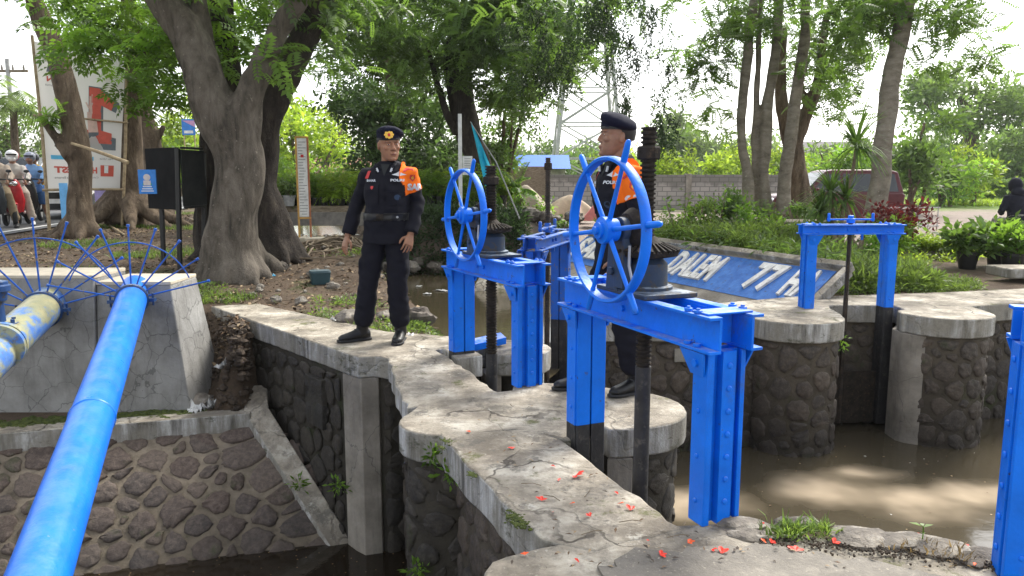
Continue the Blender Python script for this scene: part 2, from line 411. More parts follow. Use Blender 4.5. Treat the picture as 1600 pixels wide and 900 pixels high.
    def build(s, name, mats, parent=None, bevel=0, smooth=40, seg=2, fix=True):
        me = bpy.data.meshes.new(name); me.from_pydata(s.v, [], s.f)
        mats = mats if isinstance(mats, (list, tuple)) else [mats]
        for m in mats: me.materials.append(m)
        if len(mats) > 1: me.polygons.foreach_set('material_index', s.mi)
        if fix:
            bm = bmesh.new(); bm.from_mesh(me); bmesh.ops.recalc_face_normals(bm, faces=bm.faces); bm.to_mesh(me); bm.free()
        if smooth:
            me.polygons.foreach_set('use_smooth', [True]*len(me.polygons)); me.set_sharp_from_angle(angle=R(smooth))
        o = bpy.data.objects.new(name, me); COL.objects.link(o)
        if parent is not None: o.parent = parent
        if bevel:
            md = o.modifiers.new('bevel', 'BEVEL'); md.width = bevel; md.segments = seg; md.limit_method = 'ANGLE'; md.angle_limit = R(35)
        return o

def tag(o, label=None, cat=None, group=None, kind=None):
    if label: o['label'] = label
    if cat: o['category'] = cat
    if group: o['group'] = group
    if kind: o['kind'] = kind
    return o
def thing(name, label, cat, loc=(0, 0, 0), rz=0, group=None):
    o = bpy.data.objects.new(name, None); COL.objects.link(o); o.empty_display_size = .1
    o.location = loc; o.rotation_euler = (0, 0, rz)
    return tag(o, label, cat, group)
def kids(o): return [c for c in bpy.data.objects if c.parent == o]
def copy_tree(o, parent=None):
    c = o.copy(); COL.objects.link(c); c.parent = parent
    for ch in kids(o): copy_tree(ch, c)
    return c
def bake(o):
    dg = bpy.context.evaluated_depsgraph_get(); dg.update()
    me = bpy.data.meshes.new_from_object(o.evaluated_get(dg)); o.modifiers.clear(); o.data = me
    return o
def remesh(o, vox, smooth=4, keep=True):
    md = o.modifiers.new('r', 'REMESH'); md.mode = 'VOXEL'; md.voxel_size = vox; md.use_smooth_shade = True
    if smooth:
        ms = o.modifiers.new('s', 'SMOOTH'); ms.iterations = smooth; ms.factor = .5
    bake(o); return o
def text_mb(txt, size, depth=.004, align='LEFT', shear=0, spacing=1.0, bold=0.0, fine=0):
    cu = bpy.data.curves.new('t', 'FONT'); cu.body = txt; cu.size = size; cu.extrude = depth; cu.align_x = align; cu.shear = shear
    cu.space_character = spacing; cu.resolution_u = 3; cu.offset = bold
    o = bpy.data.objects.new('t', cu); COL.objects.link(o)
    dg = bpy.context.evaluated_depsgraph_get(); dg.update()
    me = bpy.data.meshes.new_from_object(o.evaluated_get(dg))
    if fine:
        bm = bmesh.new(); bm.from_mesh(me); bmesh.ops.triangulate(bm, faces=bm.faces)
        for _ in range(2):
            bmesh.ops.subdivide_edges(bm, edges=[e for e in bm.edges if e.calc_length() > fine], cuts=1); bmesh.ops.triangulate(bm, faces=bm.faces)
        bm.to_mesh(me); bm.free()
    m = MB(); m.add([v.co for v in me.vertices], [list(p.vertices) for p in me.polygons])
    bpy.data.objects.remove(o); bpy.data.curves.remove(cu); bpy.data.meshes.remove(me)
    return m
def frame(origin, xdir, ydir):
    x = Vector(xdir).normalized(); z = x.cross(Vector(ydir)).normalized(); y = z.cross(x)
    m = Matrix((x, y, z)).transposed().to_4x4(); m.translation = Vector(origin); return m
def fit_width(m, w, h=None):
    xs = [v[0] for v in m.v]; ys = [v[1] for v in m.v]; x0, y0 = min(xs), min(ys)
    kx = w/(max(xs)-x0); ky = h/(max(ys)-y0) if h else kx
    m.v = [((v[0]-x0)*kx, (v[1]-y0)*ky, v[2]) for v in m.v]; return m

# ------------------------------------------------------------------ foliage
def np_mesh(name, V, F, mi, mats, parent=None):
    me = bpy.data.meshes.new(name)
    V = np.ascontiguousarray(V, np.float32); F = np.ascontiguousarray(F, np.int32); k = F.shape[1]
    me.vertices.add(len(V)); me.vertices.foreach_set('co', V.ravel())
    me.loops.add(F.size); me.loops.foreach_set('vertex_index', F.ravel())
    me.polygons.add(len(F)); me.polygons.foreach_set('loop_start', np.arange(len(F), dtype=np.int32)*k)
    for m in mats: me.materials.append(m)
    if mi is not None: me.polygons.foreach_set('material_index', np.ascontiguousarray(mi, np.int32))
    me.update(calc_edges=True)
    o = bpy.data.objects.new(name, me); COL.objects.link(o)
    if parent is not None: o.parent = parent
    return o
def leaf_quad(base, d, L, W, nrm, fold=.15):
    d = np.array(d, float); d /= np.linalg.norm(d); nrm = np.array(nrm, float)
    s = np.cross(d, nrm); s /= np.linalg.norm(s)+1e-9
    b = np.array(base, float); m = b+d*L*.45
    return [b, m+s*W/2+nrm*fold*W, b+d*L-nrm*L*.1, m-s*W/2+nrm*fold*W]
def spray_pinnate(n=7, L=.32, ll=.1, lw=.046, droop=.25):
    vs = []; fs = []
    for i in range(n):
        t = (i+1)/n; p = (0, t*L, -droop*L*t*t)
        for sg in (-1, 1):
            q = leaf_quad(p, (sg*.9, .45, -.18), ll*(1-.35*abs(t-.5)), lw, (0, 0, 1)); k = len(vs); vs += q; fs.append((k, k+1, k+2, k+3))
    q = leaf_quad((0, L, -droop*L), (0, 1, -.4), ll, lw, (0, 0, 1)); k = len(vs); vs += q; fs.append((k, k+1, k+2, k+3))
    return np.array(vs), np.array(fs)
def spray_tuft(n=8, ll=.12, lw=.05, spread=1.0, seed=1):
    r = random.Random(seed); vs = []; fs = []
    for i in range(n):
        a = r.uniform(0, 6.28); el = r.uniform(-.5, .8)*spread
        d = (math.cos(a)*math.cos(el), math.sin(a)*math.cos(el), math.sin(el))
        b = np.array(d)*r.uniform(0, ll*1.2)
        q = leaf_quad(b, d, ll*r.uniform(.7, 1.2), lw, (r.uniform(-.4, .4), r.uniform(-.4, .4), 1)); k = len(vs); vs += q; fs.append((k, k+1, k+2, k+3))
    return np.array(vs), np.array(fs)
def spray_hang(n=10, L=.62, ll=.1, lw=.05):
    vs = []; fs = []
    for i in range(n):
        t = i/n; p = (0, .12*math.sin(t*2)*L, -t*L)
        for sg in (-1, 1):
            q = leaf_quad(np.array(p)+np.array((sg*.03*math.sin(i*5.1), .04*math.sin(i*3.7), .02*sg)), (sg*(.5+.5*math.sin(i*2.3)), .5*math.cos(i*4.1+sg), -.6-.3*math.sin(i)), ll*(.8+.3*math.sin(i*7+sg)), lw, (math.sin(i*1.9), 1, .4*math.cos(i*3))); k = len(vs); vs += q; fs.append((k, k+1, k+2, k+3))
    return np.array(vs), np.array(fs)
def spray_blade(n=5, L=.25, w=.012, seed=2, lean=.45):
    r = random.Random(seed); vs = []; fs = []
    for i in range(n):
        a = r.uniform(0, 6.28); l = L*r.uniform(.6, 1.1); ln = lean*r.uniform(.2, 1.2)
        d = np.array((math.cos(a)*ln, math.sin(a)*ln, 1.0)); d /= np.linalg.norm(d)
        s = np.array((-math.sin(a), math.cos(a), 0)); b = np.array((math.cos(a), math.sin(a), 0))*.02
        m = b+d*l*.55; e = b+d*l+np.array((math.cos(a)*ln*l*.5, math.sin(a)*ln*l*.5, -l*.12))
        k = len(vs); vs += [b-s*w/2, b+s*w/2, m+s*w/2, m-s*w/2]; fs.append((k, k+1, k+2, k+3))
        k = len(vs); vs += [m-s*w/2, m+s*w/2, e+s*w*.1, e-s*w*.1]; fs.append((k, k+1, k+2, k+3))
    return np.array(vs), np.array(fs)
def scatter(name, tpl, P, rng, mats, mi=None, parent=None, scale=(.7, 1.3), tilt=.5, yaw=None):
    tv, tf = tpl; n = len(P)
    if yaw is None: yaw = rng.uniform(0, 2*np.pi, n)
    pit = rng.normal(0, tilt, n); rol = rng.normal(0, tilt, n); sc = rng.uniform(scale[0], scale[1], n)
    cy, sy = np.cos(yaw), np.sin(yaw); cp, sp = np.cos(pit), np.sin(pit); cr, sr = np.cos(rol), np.sin(rol)
    Z = np.zeros(n); O = np.ones(n)
    Rz = np.stack([np.stack([cy, -sy, Z], -1), np.stack([sy, cy, Z], -1), np.stack([Z, Z, O], -1)], -2)
    Rx = np.stack([np.stack([O, Z, Z], -1), np.stack([Z, cp, -sp], -1), np.stack([Z, sp, cp], -1)], -2)
    Ry = np.stack([np.stack([cr, Z, sr], -1), np.stack([Z, O, Z], -1), np.stack([-sr, Z, cr], -1)], -2)
    Rm = Rz @ Rx @ Ry
    V = np.einsum('nij,vj->nvi', Rm, tv)*sc[:, None, None]+P[:, None, :]
    F = tf[None]+(np.arange(n)*len(tv))[:, None, None]
    if mi is None: mi = rng.choice(3, n, p=(.35, .45, .2))
    return np_mesh(name, V.reshape(-1, 3), F.reshape(-1, tf.shape[1]), np.repeat(mi, len(tf)), mats, parent)
def clump_points(lumps, per, rng, clump=.35, n_in=14, shell=.35, squash=.7):
    """lumps: (center, radii); leaf clumps spread through each lump, denser near its skin"""
    P = []; MI = []
    for c, r in lumps:
        r = np.array((r, r, r*.75) if not hasattr(r, '__len__') else r, float)
        k = max(3, int(per*(r[0]*r[1]*r[2])**(2/3)))
        d = rng.normal(size=(k, 3)); d /= np.linalg.norm(d, axis=1)[:, None]
        rad = 1-np.abs(rng.normal(0, shell, k)); rad = np.clip(rad, .05, 1.12)
        cc = np.array(c)+d*rad[:, None]*r
        for q in cc:
            m = int(n_in*rng.uniform(.4, 1.6)); s = clump*rng.uniform(.5, 1.5)
            pp = q+rng.normal(0, 1, (m, 3))*np.array((s, s, s*squash))*.6
            P.append(pp); MI.append(np.full(m, rng.choice(3, p=(.36, .42, .22))))
    return np.concatenate(P), np.concatenate(MI)
def limb(p0, p1, n=6, wob=.12, rng=None, sag=0):
    p0, p1 = Vector(p0), Vector(p1); L = (p1-p0).length; out = []
    for i in range(n+1):
        t = i/n; w = math.sin(t*math.pi)*wob*L
        out.append(p0.lerp(p1, t)+Vector((rng.uniform(-1, 1)*w*.5, rng.uniform(-1, 1)*w*.5, sag*L*math.sin(t*math.pi))))
    return out
TPL_PIN = spray_pinnate(); TPL_PIN_L = spray_pinnate(6, .42, .14, .065); TPL_TUFT = spray_tuft(); TPL_HANG = spray_hang()
# ------------------------------------------------------------------ ground
def sdpoly(X, Y, poly):
    """signed distance, negative inside"""
    d = np.full(X.shape, 1e9); ins = np.zeros(X.shape, bool); n = len(poly)
    for i in range(n):
        ax, ay = poly[i]; bx, by = poly[(i+1) % n]
        ex, ey = bx-ax, by-ay; wx, wy = X-ax, Y-ay
        t = np.clip((wx*ex+wy*ey)/(ex*ex+ey*ey), 0, 1)
        d = np.minimum(d, (wx-ex*t)**2+(wy-ey*t)**2)
        if ay != by:
            c = ((ay > Y) != (by > Y)) & (X < (bx-ax)*(Y-ay)/(by-ay)+ax); ins ^= c
    d = np.sqrt(d); return np.where(ins, -d, d)
def sst(x, a, b):
    t = np.clip((x-a)/(b-a), 0, 1); return t*t*(3-2*t)
BASIN = [(.28, 6.25), (.42, 7.2), (1.5, 7.3), (3.1, 8.2), (4.3, 8.3), (5.2, 8.45), (14, 10.8), (14, -1), (1.8, 2.45), (.6, 2.8), (-.2, 3.9), (-.8, 5.7), (-.4, 6.0)]
DOWN = [(-.75, 5.85), (-.1, 3.9), (.3, 2.7), (.05, 2.3), (-.1, -4), (-12, -4), (-12, 3.98), (-6.5, 5.5), (-2.42, 6.66), (-2.44, 7.36), (-1.16, 5.95)]
CANAL = [(.3, 6.35), (-.25, 6.55), (-.85, 9), (-1.4, 10.3), (-1.95, 12), (-3.0, 13.8), (-4.2, 15.6), (-5.2, 18), (-8.2, 24), (-13, 36), (-9, 36), (-4.8, 23), (-3.3, 17.5), (-3.0, 15.6), (-1.9, 13.9), (-.7, 13.4), (.2, 13.2), (.95, 13), (3.1, 8.75), (1.2, 7.7), (.42, 7.2)]
ROAD_R = [(-8.2, 8), (-9.5, 14.5), (-10.5, 20), (-11, 26), (-11.6, 45), (-13, 90)]
def noise2(X, Y, s, seed=0):
    out = np.zeros(X.shape)
    r = np.random.default_rng(seed)
    for k in range(7):
        a = r.uniform(0, 6.28); f = s*r.uniform(.6, 2.1)
        out += np.sin((X*math.cos(a)+Y*math.sin(a))*f+r.uniform(0, 6.28))
    return out/7
def height(X, Y):
    h = -.045+.18*sst(Y, 7.6, 11)*(1-sst(X, 0, 1.5))+.1*sst(Y, 11.5, 15)*(1-sst(X, -4, -1))+.4*sst(Y, 13.4, 14.6)*sst(X, -3.2, -2.2)*(1-sst(X, .2, 1.4))*(1-sst(Y, 17, 22))+.2*sst(X, .8, 2.2)*sst(Y, 8.3, 10.5)*(1-sst(Y, 11, 17))*(1-sst(X, 4.0, 5.5))
    h = h-.1*sst(X, 3, 6)*sst(Y, 14, 26)+.04*noise2(X, Y, 1.6, 3)*sst(Y, 6, 8)+.025*noise2(X, Y, 5.5, 4)*sst(Y, 6.5, 9.5)
    rx = np.interp(Y, [p[1] for p in ROAD_R], [p[0] for p in ROAD_R])
    near = sst(X, rx-.6, rx+.5)
    h = h*near+.235*(1-near)
    # raised mound of roots beyond the first tree
    h = h+.22*np.exp(-(((X+2.6)/.8)**2+((Y-11.9)/.9)**2))
    # shelf under the pipe blocks
    sh = sst(-X, 1.9+.12*(Y-6), 2.25+.12*(Y-6))*0+sst(-(X+2.45+(Y-6.4)*.42), -.15, .12)
    low = -.74+.82*sst(Y, 6.95, 8.3)
    h = np.where(Y < 9.0, h*(1-sh)+np.minimum(low, h)*sh, h)
    c = sdpoly(X, Y, CANAL); k = 1-sst(c, -.35, .55)
    h = h*(1-k)+(-.85)*k
    b = np.minimum(sdpoly(X, Y, BASIN), sdpoly(X, Y, DOWN)); k = 1-sst(b, -.12, .03)
    return h*(1-k)+(-2.3)*k
def gz(x, y):
    return float(height(np.array([[float(x)]]), np.array([[float(y)]]))[0, 0])
def axis(segs):
    out = [segs[0][0]]
    for a, b, st in segs:
        n = max(1, round((b-a)/st)); out += list(np.linspace(a, b, n+1)[1:])
    return np.array(out)
gx = axis([(-900, -150, 75), (-150, -30, 10), (-30, -9, .7), (-9, 9, .1), (9, 30, .7), (30, 150, 10), (150, 900, 75)])
gy = axis([(-60, -4, 8), (-4, 4, .4), (4, 16, .1), (16, 40, .4), (40, 160, 6), (160, 1500, 110)])
GX, GY = np.meshgrid(gx, gy); GZ = height(GX, GY)
gv = np.stack([GX, GY, GZ], -1).reshape(-1, 3); nx, ny = len(gx), len(gy)
ii = np.arange((nx-1)*(ny-1)); r0 = ii//(nx-1)*nx+ii % (nx-1)
gf = np.stack([r0, r0+1, r0+nx+1, r0+nx], -1)
b = NB('bare soil and grass')
f = b.noise(1.1, 8, .7)
soil = b.ramp(f, [(.3, (.055, .038, .026)), (.5, (.12, .086, .06)), (.7, (.2, .15, .105))])
soil = b.mix(b.ramp(b.noise(19, 8, .75), [(.5, 0), (.68, .8)]), soil, (.055, .04, .03))
soil = b.mix(b.ramp(b.noise(34, 5, .7), [(.62, 0), (.7, .8)]), soil, (.27, .22, .155))
xyz = b.sep()
right = b.ramp(b.math('MULTIPLY_ADD', xyz[0], .12), [(0, 0), (.5, 1)])
far = b.n('MapRange'); far.inputs['From Min'].default_value = 36; far.inputs['From Max'].default_value = 42; b.t.links.new(b.math('ADD', xyz[1], b.math('MULTIPLY', b.noise(.35, 5), 9)), far.inputs[0])
grav = b.mix(b.noise(9, 8, .75), (.2, .155, .13), (.34, .285, .25))
mid = b.n('MapRange'); mid.inputs['From Min'].default_value = 13; mid.inputs['From Max'].default_value = 15; b.t.links.new(xyz[1], mid.inputs[0])
soil = b.mix(b.math('MULTIPLY', right, mid.outputs[0]), soil, grav)
lawn = b.mix(b.noise(1.5, 6), (.09, .16, .025), (.17, .25, .045))
soil = b.mix(b.math('MULTIPLY', far.outputs[0], 1.0), soil, lawn)
moss = b.ramp(b.noise(1.45, 7, .72), [(.57, 0), (.64, .7)])
soil = b.mix(moss, soil, b.mix(b.noise(50, 3), (.035, .055, .015), (.09, .12, .03)))
b.bump(b.mix(.5, b.noise(26, 7, .75), b.noise(110, 4, .7)), .9, .05)
M['soil'] = b.done(soil, .92, 0, .2)
g = np_mesh('ground', gv, gf, None, [M['soil']]); tag(g, kind='structure')
g.data.polygons.foreach_set('use_smooth', [True]*len(g.data.polygons))

# road with edge line
b = NB('asphalt'); M['asphalt'] = None
col = b.ramp(b.noise(1.2, 6), [(.3, (.055, .055, .058)), (.7, (.1, .1, .103))])
col = b.mix(b.ramp(b.noise(160, 2), [(.5, 0), (.7, .5)]), col, (.16, .16, .16))
b.bump(b.noise(150, 2), .4, .01); M['asphalt'] = b.done(col, .75)
def strip(off0, off1, z, name, mat):
    m = MB(); vs = []
    ys = np.concatenate([np.linspace(6, 46, 60), np.linspace(50, 90, 10)])
    for y in ys:
        x = float(np.interp(y, [p[1] for p in ROAD_R], [p[0] for p in ROAD_R]))
        vs += [(x-off1, y, z), (x-off0, y, z)]
    m.add(vs, [(2*i, 2*i+1, 2*i+3, 2*i+2) for i in range(len(ys)-1)])
    o = m.build(name, mat, smooth=0); tag(o, kind='structure'); return o
strip(.05, 9, .262, 'road', M['asphalt'])
strip(.32, .44, .266, 'road_edge_line', weathered('road paint', (.55, .55, .53), (.72, .72, .7), 8, .7))

# water
def water(name, poly, z, deep, foam=None, rough=.05, debris=False):
    b = NB(name)
    col = b.mix(b.noise(.8, 4), tuple(x*.8 for x in deep), deep)
    if foam:
        for (fx, fy, rx, ry) in foam:
            mp = b.n('Mapping'); b.t.links.new(b.tc.outputs['Object'], mp.inputs[0])
            mp.inputs['Location'].default_value = (-fx/rx, -fy/ry, 0); mp.inputs['Scale'].default_value = (1/rx, 1/ry, 0)
            wv = b.n('VectorMath', operation='MULTIPLY_ADD'); nz = b.n('TexNoise'); nz.inputs['Scale'].default_value = 2.2; nz.inputs['Detail'].default_value = 2
            b.t.links.new(b.tc.outputs['Object'], nz.inputs['Vector']); b.t.links.new(nz.outputs['Color'], wv.inputs[0]); wv.inputs[1].default_value = (1.1, 1.1, 0)
            ad = b.n('VectorMath', operation='ADD'); ad.inputs[1].default_value = (-.55, -.55, 0)
            b.t.links.new(mp.outputs[0], wv.inputs[2]); b.t.links.new(wv.outputs[0], ad.inputs[0])
            ln = b.n('VectorMath', operation='LENGTH'); b.t.links.new(ad.outputs[0], ln.inputs[0])
            col = b.mix(b.ramp(ln.outputs['Value'], [(0, .85), (.25, .68), (.5, .32), (.75, .09), (1, 0)]), col, (.52, .42, .3))
    if debris:
        v = b.voro(16); col = b.mix(b.ramp(b.math('MULTIPLY', v.outputs['Distance'], 1), [(.05, 1), (.12, 0)]), col, (.25, .17, .09))
    b.bump(b.noise(3.5 if foam else 6, 3), .12 if foam else .07, .03)
    m = b.done(col, rough, 0, .5)
    q = MB(); q.add([(x, y, z) for x, y in poly], [list(range(len(poly)))])
    return tag(q.build(name, m, smooth=0), kind='structure')
water('basin_water', [(-1.0, 6.4), (.4, 7.6), (5, 9), (14, 11.5), (14, -2), (.2, 2), (-.15, 3.6)], -1.3, (.068, .056, .036),
      [(*G(px, py, -1.3)[:2], rx, ry) for px, py, rx, ry in ((1275, 762, .62, .46), (1345, 738, .45, .24), (1430, 782, .75, .5), (1525, 770, .55, .42), (1085, 790, .6, .45))], .12)
water('downstream_water', [(-12, -4), (-12, 6.1), (-1.2, 6.1), (-.62, 5.6), (-.2, 4.1), (.2, 2.2), (-.2, -4)], -1.6, (.018, .013, .008), None, .08, True)
water('canal_water', [(.25, 6.3), (-.6, 6.4), (-2.3, 10.5), (-5, 14), (-9, 22), (-14, 36), (-8, 36), (-4, 23), (-2.4, 17), (-1.5, 14.2), (.4, 13.8), (1.4, 13.2), (3.4, 8.8), (1.3, 7.5), (.5, 7.0)], -.4, (.075, .06, .035), None, .1, True)

# ------------------------------------------------------------------ concrete and masonry
def jitter(poly, step=.09, amt=.008, seed=0, closed=True):
    r = random.Random(seed); out = []
    n = len(poly)
    for i in range(n):
        a = Vector((*poly[i], 0)); c = Vector((*poly[(i+1) % n], 0)); L = (c-a).length; k = max(1, int(L/step))
        for j in range(k):
            p = a.lerp(c, j/k); w = amt if j else amt*.3
            out.append((p.x+r.uniform(-w, w), p.y+r.uniform(-w, w)))
    return out
def slab(name, poly, z0, z1, mat, parent, seed=0, amt=.008, bevel=.012):
    m = MB(); m.prism(jitter(poly, .08, amt, seed), z0, z1); return m.build(name, mat, parent, bevel=bevel, smooth=30)
def arc(c, r, a0, a1, n=10, ry=None):
    ry = ry or r
    return [(c[0]+r*math.cos(R(a0+(a1-a0)*i/n)), c[1]+ry*math.sin(R(a0+(a1-a0)*i/n))) for i in range(n+1)]
def inset(poly, d):
    cx = sum(p[0] for p in poly)/len(poly); cy = sum(p[1] for p in poly)/len(poly)
    out = []
    for x, y in poly:
        v = Vector((cx-x, cy-y)); L = v.length; v = v*(min(d, L*.4)/L); out.append((x+v.x, y+v.y))
    return out

def clip_half(poly, nx_, ny_, c):
    out = []
    for i in range(len(poly)):
        p, q = poly[i], poly[(i+1) % len(poly)]; dp, dq = p[0]*nx_+p[1]*ny_-c, q[0]*nx_+q[1]*ny_-c
        if dp <= 0: out.append(p)
        if dp*dq < 0: t_ = dp/(dp-dq); out.append((p[0]+(q[0]-p[0])*t_, p[1]+(q[1]-p[1])*t_))
    return out
def stones_on(fn, U, V0, V1, seed, parent, mat, rmin=.05, rmax=.13, gap=.016, prot=.03, tries=5000, name='stones', inside=None):
    """tightly fitted river stones of mixed size; fn(u, v) -> point, along, up, outward"""
    r = random.Random(seed); placed = []
    for k in range(tries):
        rad = rmax-(rmax-rmin)*min(1, k/tries*1.3)**.7; u, v = r.uniform(.02, U-.02), r.uniform(V0, V1)
        if inside and not inside(u, v): continue
        if all((a-u)**2+(b_-v)**2 > ((q+rad)*.82)**2 for a, b_, q in placed): placed.append((u, v, rad))
    m = MB()
    for k, (u, v, rad) in enumerate(placed):
        poly = [(-.4, -.4), (.4, -.4), (.4, .4), (-.4, .4)]
        poly = clip_half(clip_half(poly, 1, 0, U-u), -1, 0, u); poly = clip_half(clip_half(poly, 0, 1, V1-v), 0, -1, v-V0)
        for a, b_, q in placed:
            dx_, dy_ = a-u, b_-v; d2 = dx_*dx_+dy_*dy_
            if 0 < d2 < .36 and poly: poly = clip_half(poly, dx_, dy_, (d2+rad*rad-q*q)/2)     # larger stones claim more room
        if len(poly) < 3: continue
        cx, cy = sum(p[0] for p in poly)/len(poly), sum(p[1] for p in poly)/len(poly)
        g = gap*r.uniform(.7, 2.2); pts = []
        for x, y in poly:
            L = math.hypot(x-cx, y-cy); f = max(.3, 1-g*1.35/max(L, .02)); pts.append((cx+(x-cx)*f, cy+(y-cy)*f))
        for _ in range(2):
            q2 = []
            for i in range(len(pts)):
                p, q = pts[i], pts[(i+1) % len(pts)]; q2 += [(p[0]*.76+q[0]*.24, p[1]*.76+q[1]*.24), (p[0]*.24+q[0]*.76, p[1]*.24+q[1]*.76)]
            pts = q2
        pts = [(x*(1+.07*math.sin(i*2.1+k)), y*(1+.07*math.sin(i*1.7+k*2))) for i, (x, y) in enumerate(pts)]
        N = len(pts); vs = []; pr = prot*r.uniform(.5, 1.25)
        for s_, h in ((1.0, -.5), (.96, .45), (.84, .85), (.45, 1.0)):
            for i, (x, y) in enumerate(pts):
                uu, vv = min(U, max(0, u+cx+(x-cx)*s_)), v+cy+(y-cy)*s_; p, a_, up_, n_ = fn(uu, vv); vs.append(p+n_*pr*h*(1+.3*math.sin(k*3.3+i*1.1)*s_))
        p, a_, up_, n_ = fn(min(U, max(0, u+cx)), v+cy); vs.append(p+n_*pr)
        m.add(vs, [(i*N+j, i*N+(j+1) % N, (i+1)*N+(j+1) % N, (i+1)*N+j) for i in range(3) for j in range(N)]+[(3*N+j, 3*N+(j+1) % N, 4*N) for j in range(N)])
    return m.build(name, mat, parent, smooth=55)
def poly_wall(pts, closed=False):
    P_ = [Vector((x, y, 0)) for x, y in pts]; L = [0]
    for i in range(len(P_)-1): L.append(L[-1]+(P_[i+1]-P_[i]).length)
    def fn(u, v):
        i = 0
        while i < len(L)-2 and u > L[i+1]: i += 1
        d = (P_[i+1]-P_[i]).normalized(); p = P_[i]+d*(u-L[i]); return p+Vector((0, 0, v)), d, Vector((0, 0, 1)), Vector((d.y, -d.x, 0))
    return fn, L[-1]
# left abutment: long stone wall with a trodden cap, rounded on the upstream side
t = thing('abutment_wall', 'dark stone canal wall with a long whitewashed cap, under the officer facing the camera', 'wall', (0, 0, 0))
LA = [(-3.16, 7.95), (-1.25, 5.75), (-1.16, 5.66), (-1.04, 5.70), (-.93, 5.62), (-.66, 5.86), (-.55, 5.97), (-.42, 5.62), (-.22, 5.72), (-.34, 5.98), (-.22, 6.0), (-.1, 5.72)] + arc((.04, 5.98), .27, -75, 80, 8) + [(-.3, 6.35), (-1.1, 6.62), (-2.73, 8.12)]
slab('coping', LA, -.17, 0, M['coping'], t, 1, .007)
body = [(-3.12, 7.93), (-1.24, 5.79), (-.94, 5.72), (-.6, 5.92), (-.26, 6.03), (.0, 5.78)] + arc((.03, 5.98), .22, -70, 80, 6) + [(-.3, 6.3), (-1.2, 6.6), (-2.7, 8.06)]
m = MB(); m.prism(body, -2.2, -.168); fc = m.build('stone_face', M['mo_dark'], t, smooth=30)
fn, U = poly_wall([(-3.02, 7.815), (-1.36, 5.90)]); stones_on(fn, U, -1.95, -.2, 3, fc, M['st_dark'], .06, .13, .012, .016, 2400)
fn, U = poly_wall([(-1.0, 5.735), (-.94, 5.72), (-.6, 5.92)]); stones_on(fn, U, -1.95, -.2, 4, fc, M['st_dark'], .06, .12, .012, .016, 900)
m = MB(); m.prism([(-1.33, 5.86), (-1.235, 5.745), (-1.15, 5.67), (-1.02, 5.71), (-1.0, 5.9)], -2.2, -.171); m.build('corner_pilaster', M['plaster'], t, bevel=.008)
m = MB(); m.prism([(-3.17, 7.94), (-3.1, 7.865), (-2.95, 8.05), (-3.02, 8.1)], -1.2, -.171); m.build('end_pilaster', M['plaster'], t, bevel=.008)
m = MB(); d = Vector((1.91, -2.2, 0)).normalized(); nn = Vector((-d.y, d.x, 0))*-1
c0 = Vector((-1.62, 6.18, -.5)); m.box(c0+nn*.008, (.3, .05, .42), Matrix((d, nn, Vector((0, 0, 1)))).transposed()); m.build('wall_plate', M['masonry_dark'], t, bevel=.006)
m = MB()
m.prism([(-.52, 5.94), (-.47, 5.7), (-.40, 5.66), (-.45, 5.95)], -2.2, -.17); m.prism([(-.25, 5.98), (-.19, 5.74), (-.08, 5.76), (-.16, 6.0)], -2.2, -.17)
m.build('gate_groove', M['plaster'], t, bevel=.008)

# centre pier
t = thing('sluice_pier', 'stone pier between the two handwheel gates, capped in whitewashed concrete rounded at both ends', 'pier', (0, 0, 0))
CP = arc((-.38, 4.14), .25, 150, 268, 8)+[(-.33, 3.87), (.0, 4.0), (.24, 3.86), (.36, 3.79), (.44, 3.86), (.36, 4.1), (.46, 4.13), (.52, 3.98), (.60, 3.98)] + arc((.66, 4.38), .36, -70, 75, 10, .37) + [(.42, 4.92), (.02, 4.93), (.0, 4.75), (-.12, 4.7), (-.55, 4.45)]
slab('cap', CP, -.165, 0.001, M['coping'], t, 3, .006)
hull = arc((-.38, 4.15), .21, 150, 268, 6)+[(-.33, 3.93), (.1, 3.98), (.36, 3.86), (.4, 4.12), (.5, 4.02), (.6, 4.03)] + arc((.64, 4.38), .32, -70, 75, 8) + [(.42, 4.87), (.02, 4.88), (-.1, 4.7), (-.52, 4.42)]
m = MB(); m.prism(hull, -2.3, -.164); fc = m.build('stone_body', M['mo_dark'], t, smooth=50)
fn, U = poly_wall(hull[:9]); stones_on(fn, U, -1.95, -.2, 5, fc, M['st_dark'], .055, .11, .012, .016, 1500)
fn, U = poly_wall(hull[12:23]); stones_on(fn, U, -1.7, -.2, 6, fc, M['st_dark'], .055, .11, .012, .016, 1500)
m = MB(); m.prism([(.4, 3.83), (.45, 3.865), (.40, 4.05), (.35, 4.0)], -2.2, -.166); m.prism([(.515, 3.99), (.6, 3.985), (.66, 4.0), (.58, 4.1)], -2.2, -.166)
m.build('gate_groove', M['plaster'], t, bevel=.008)

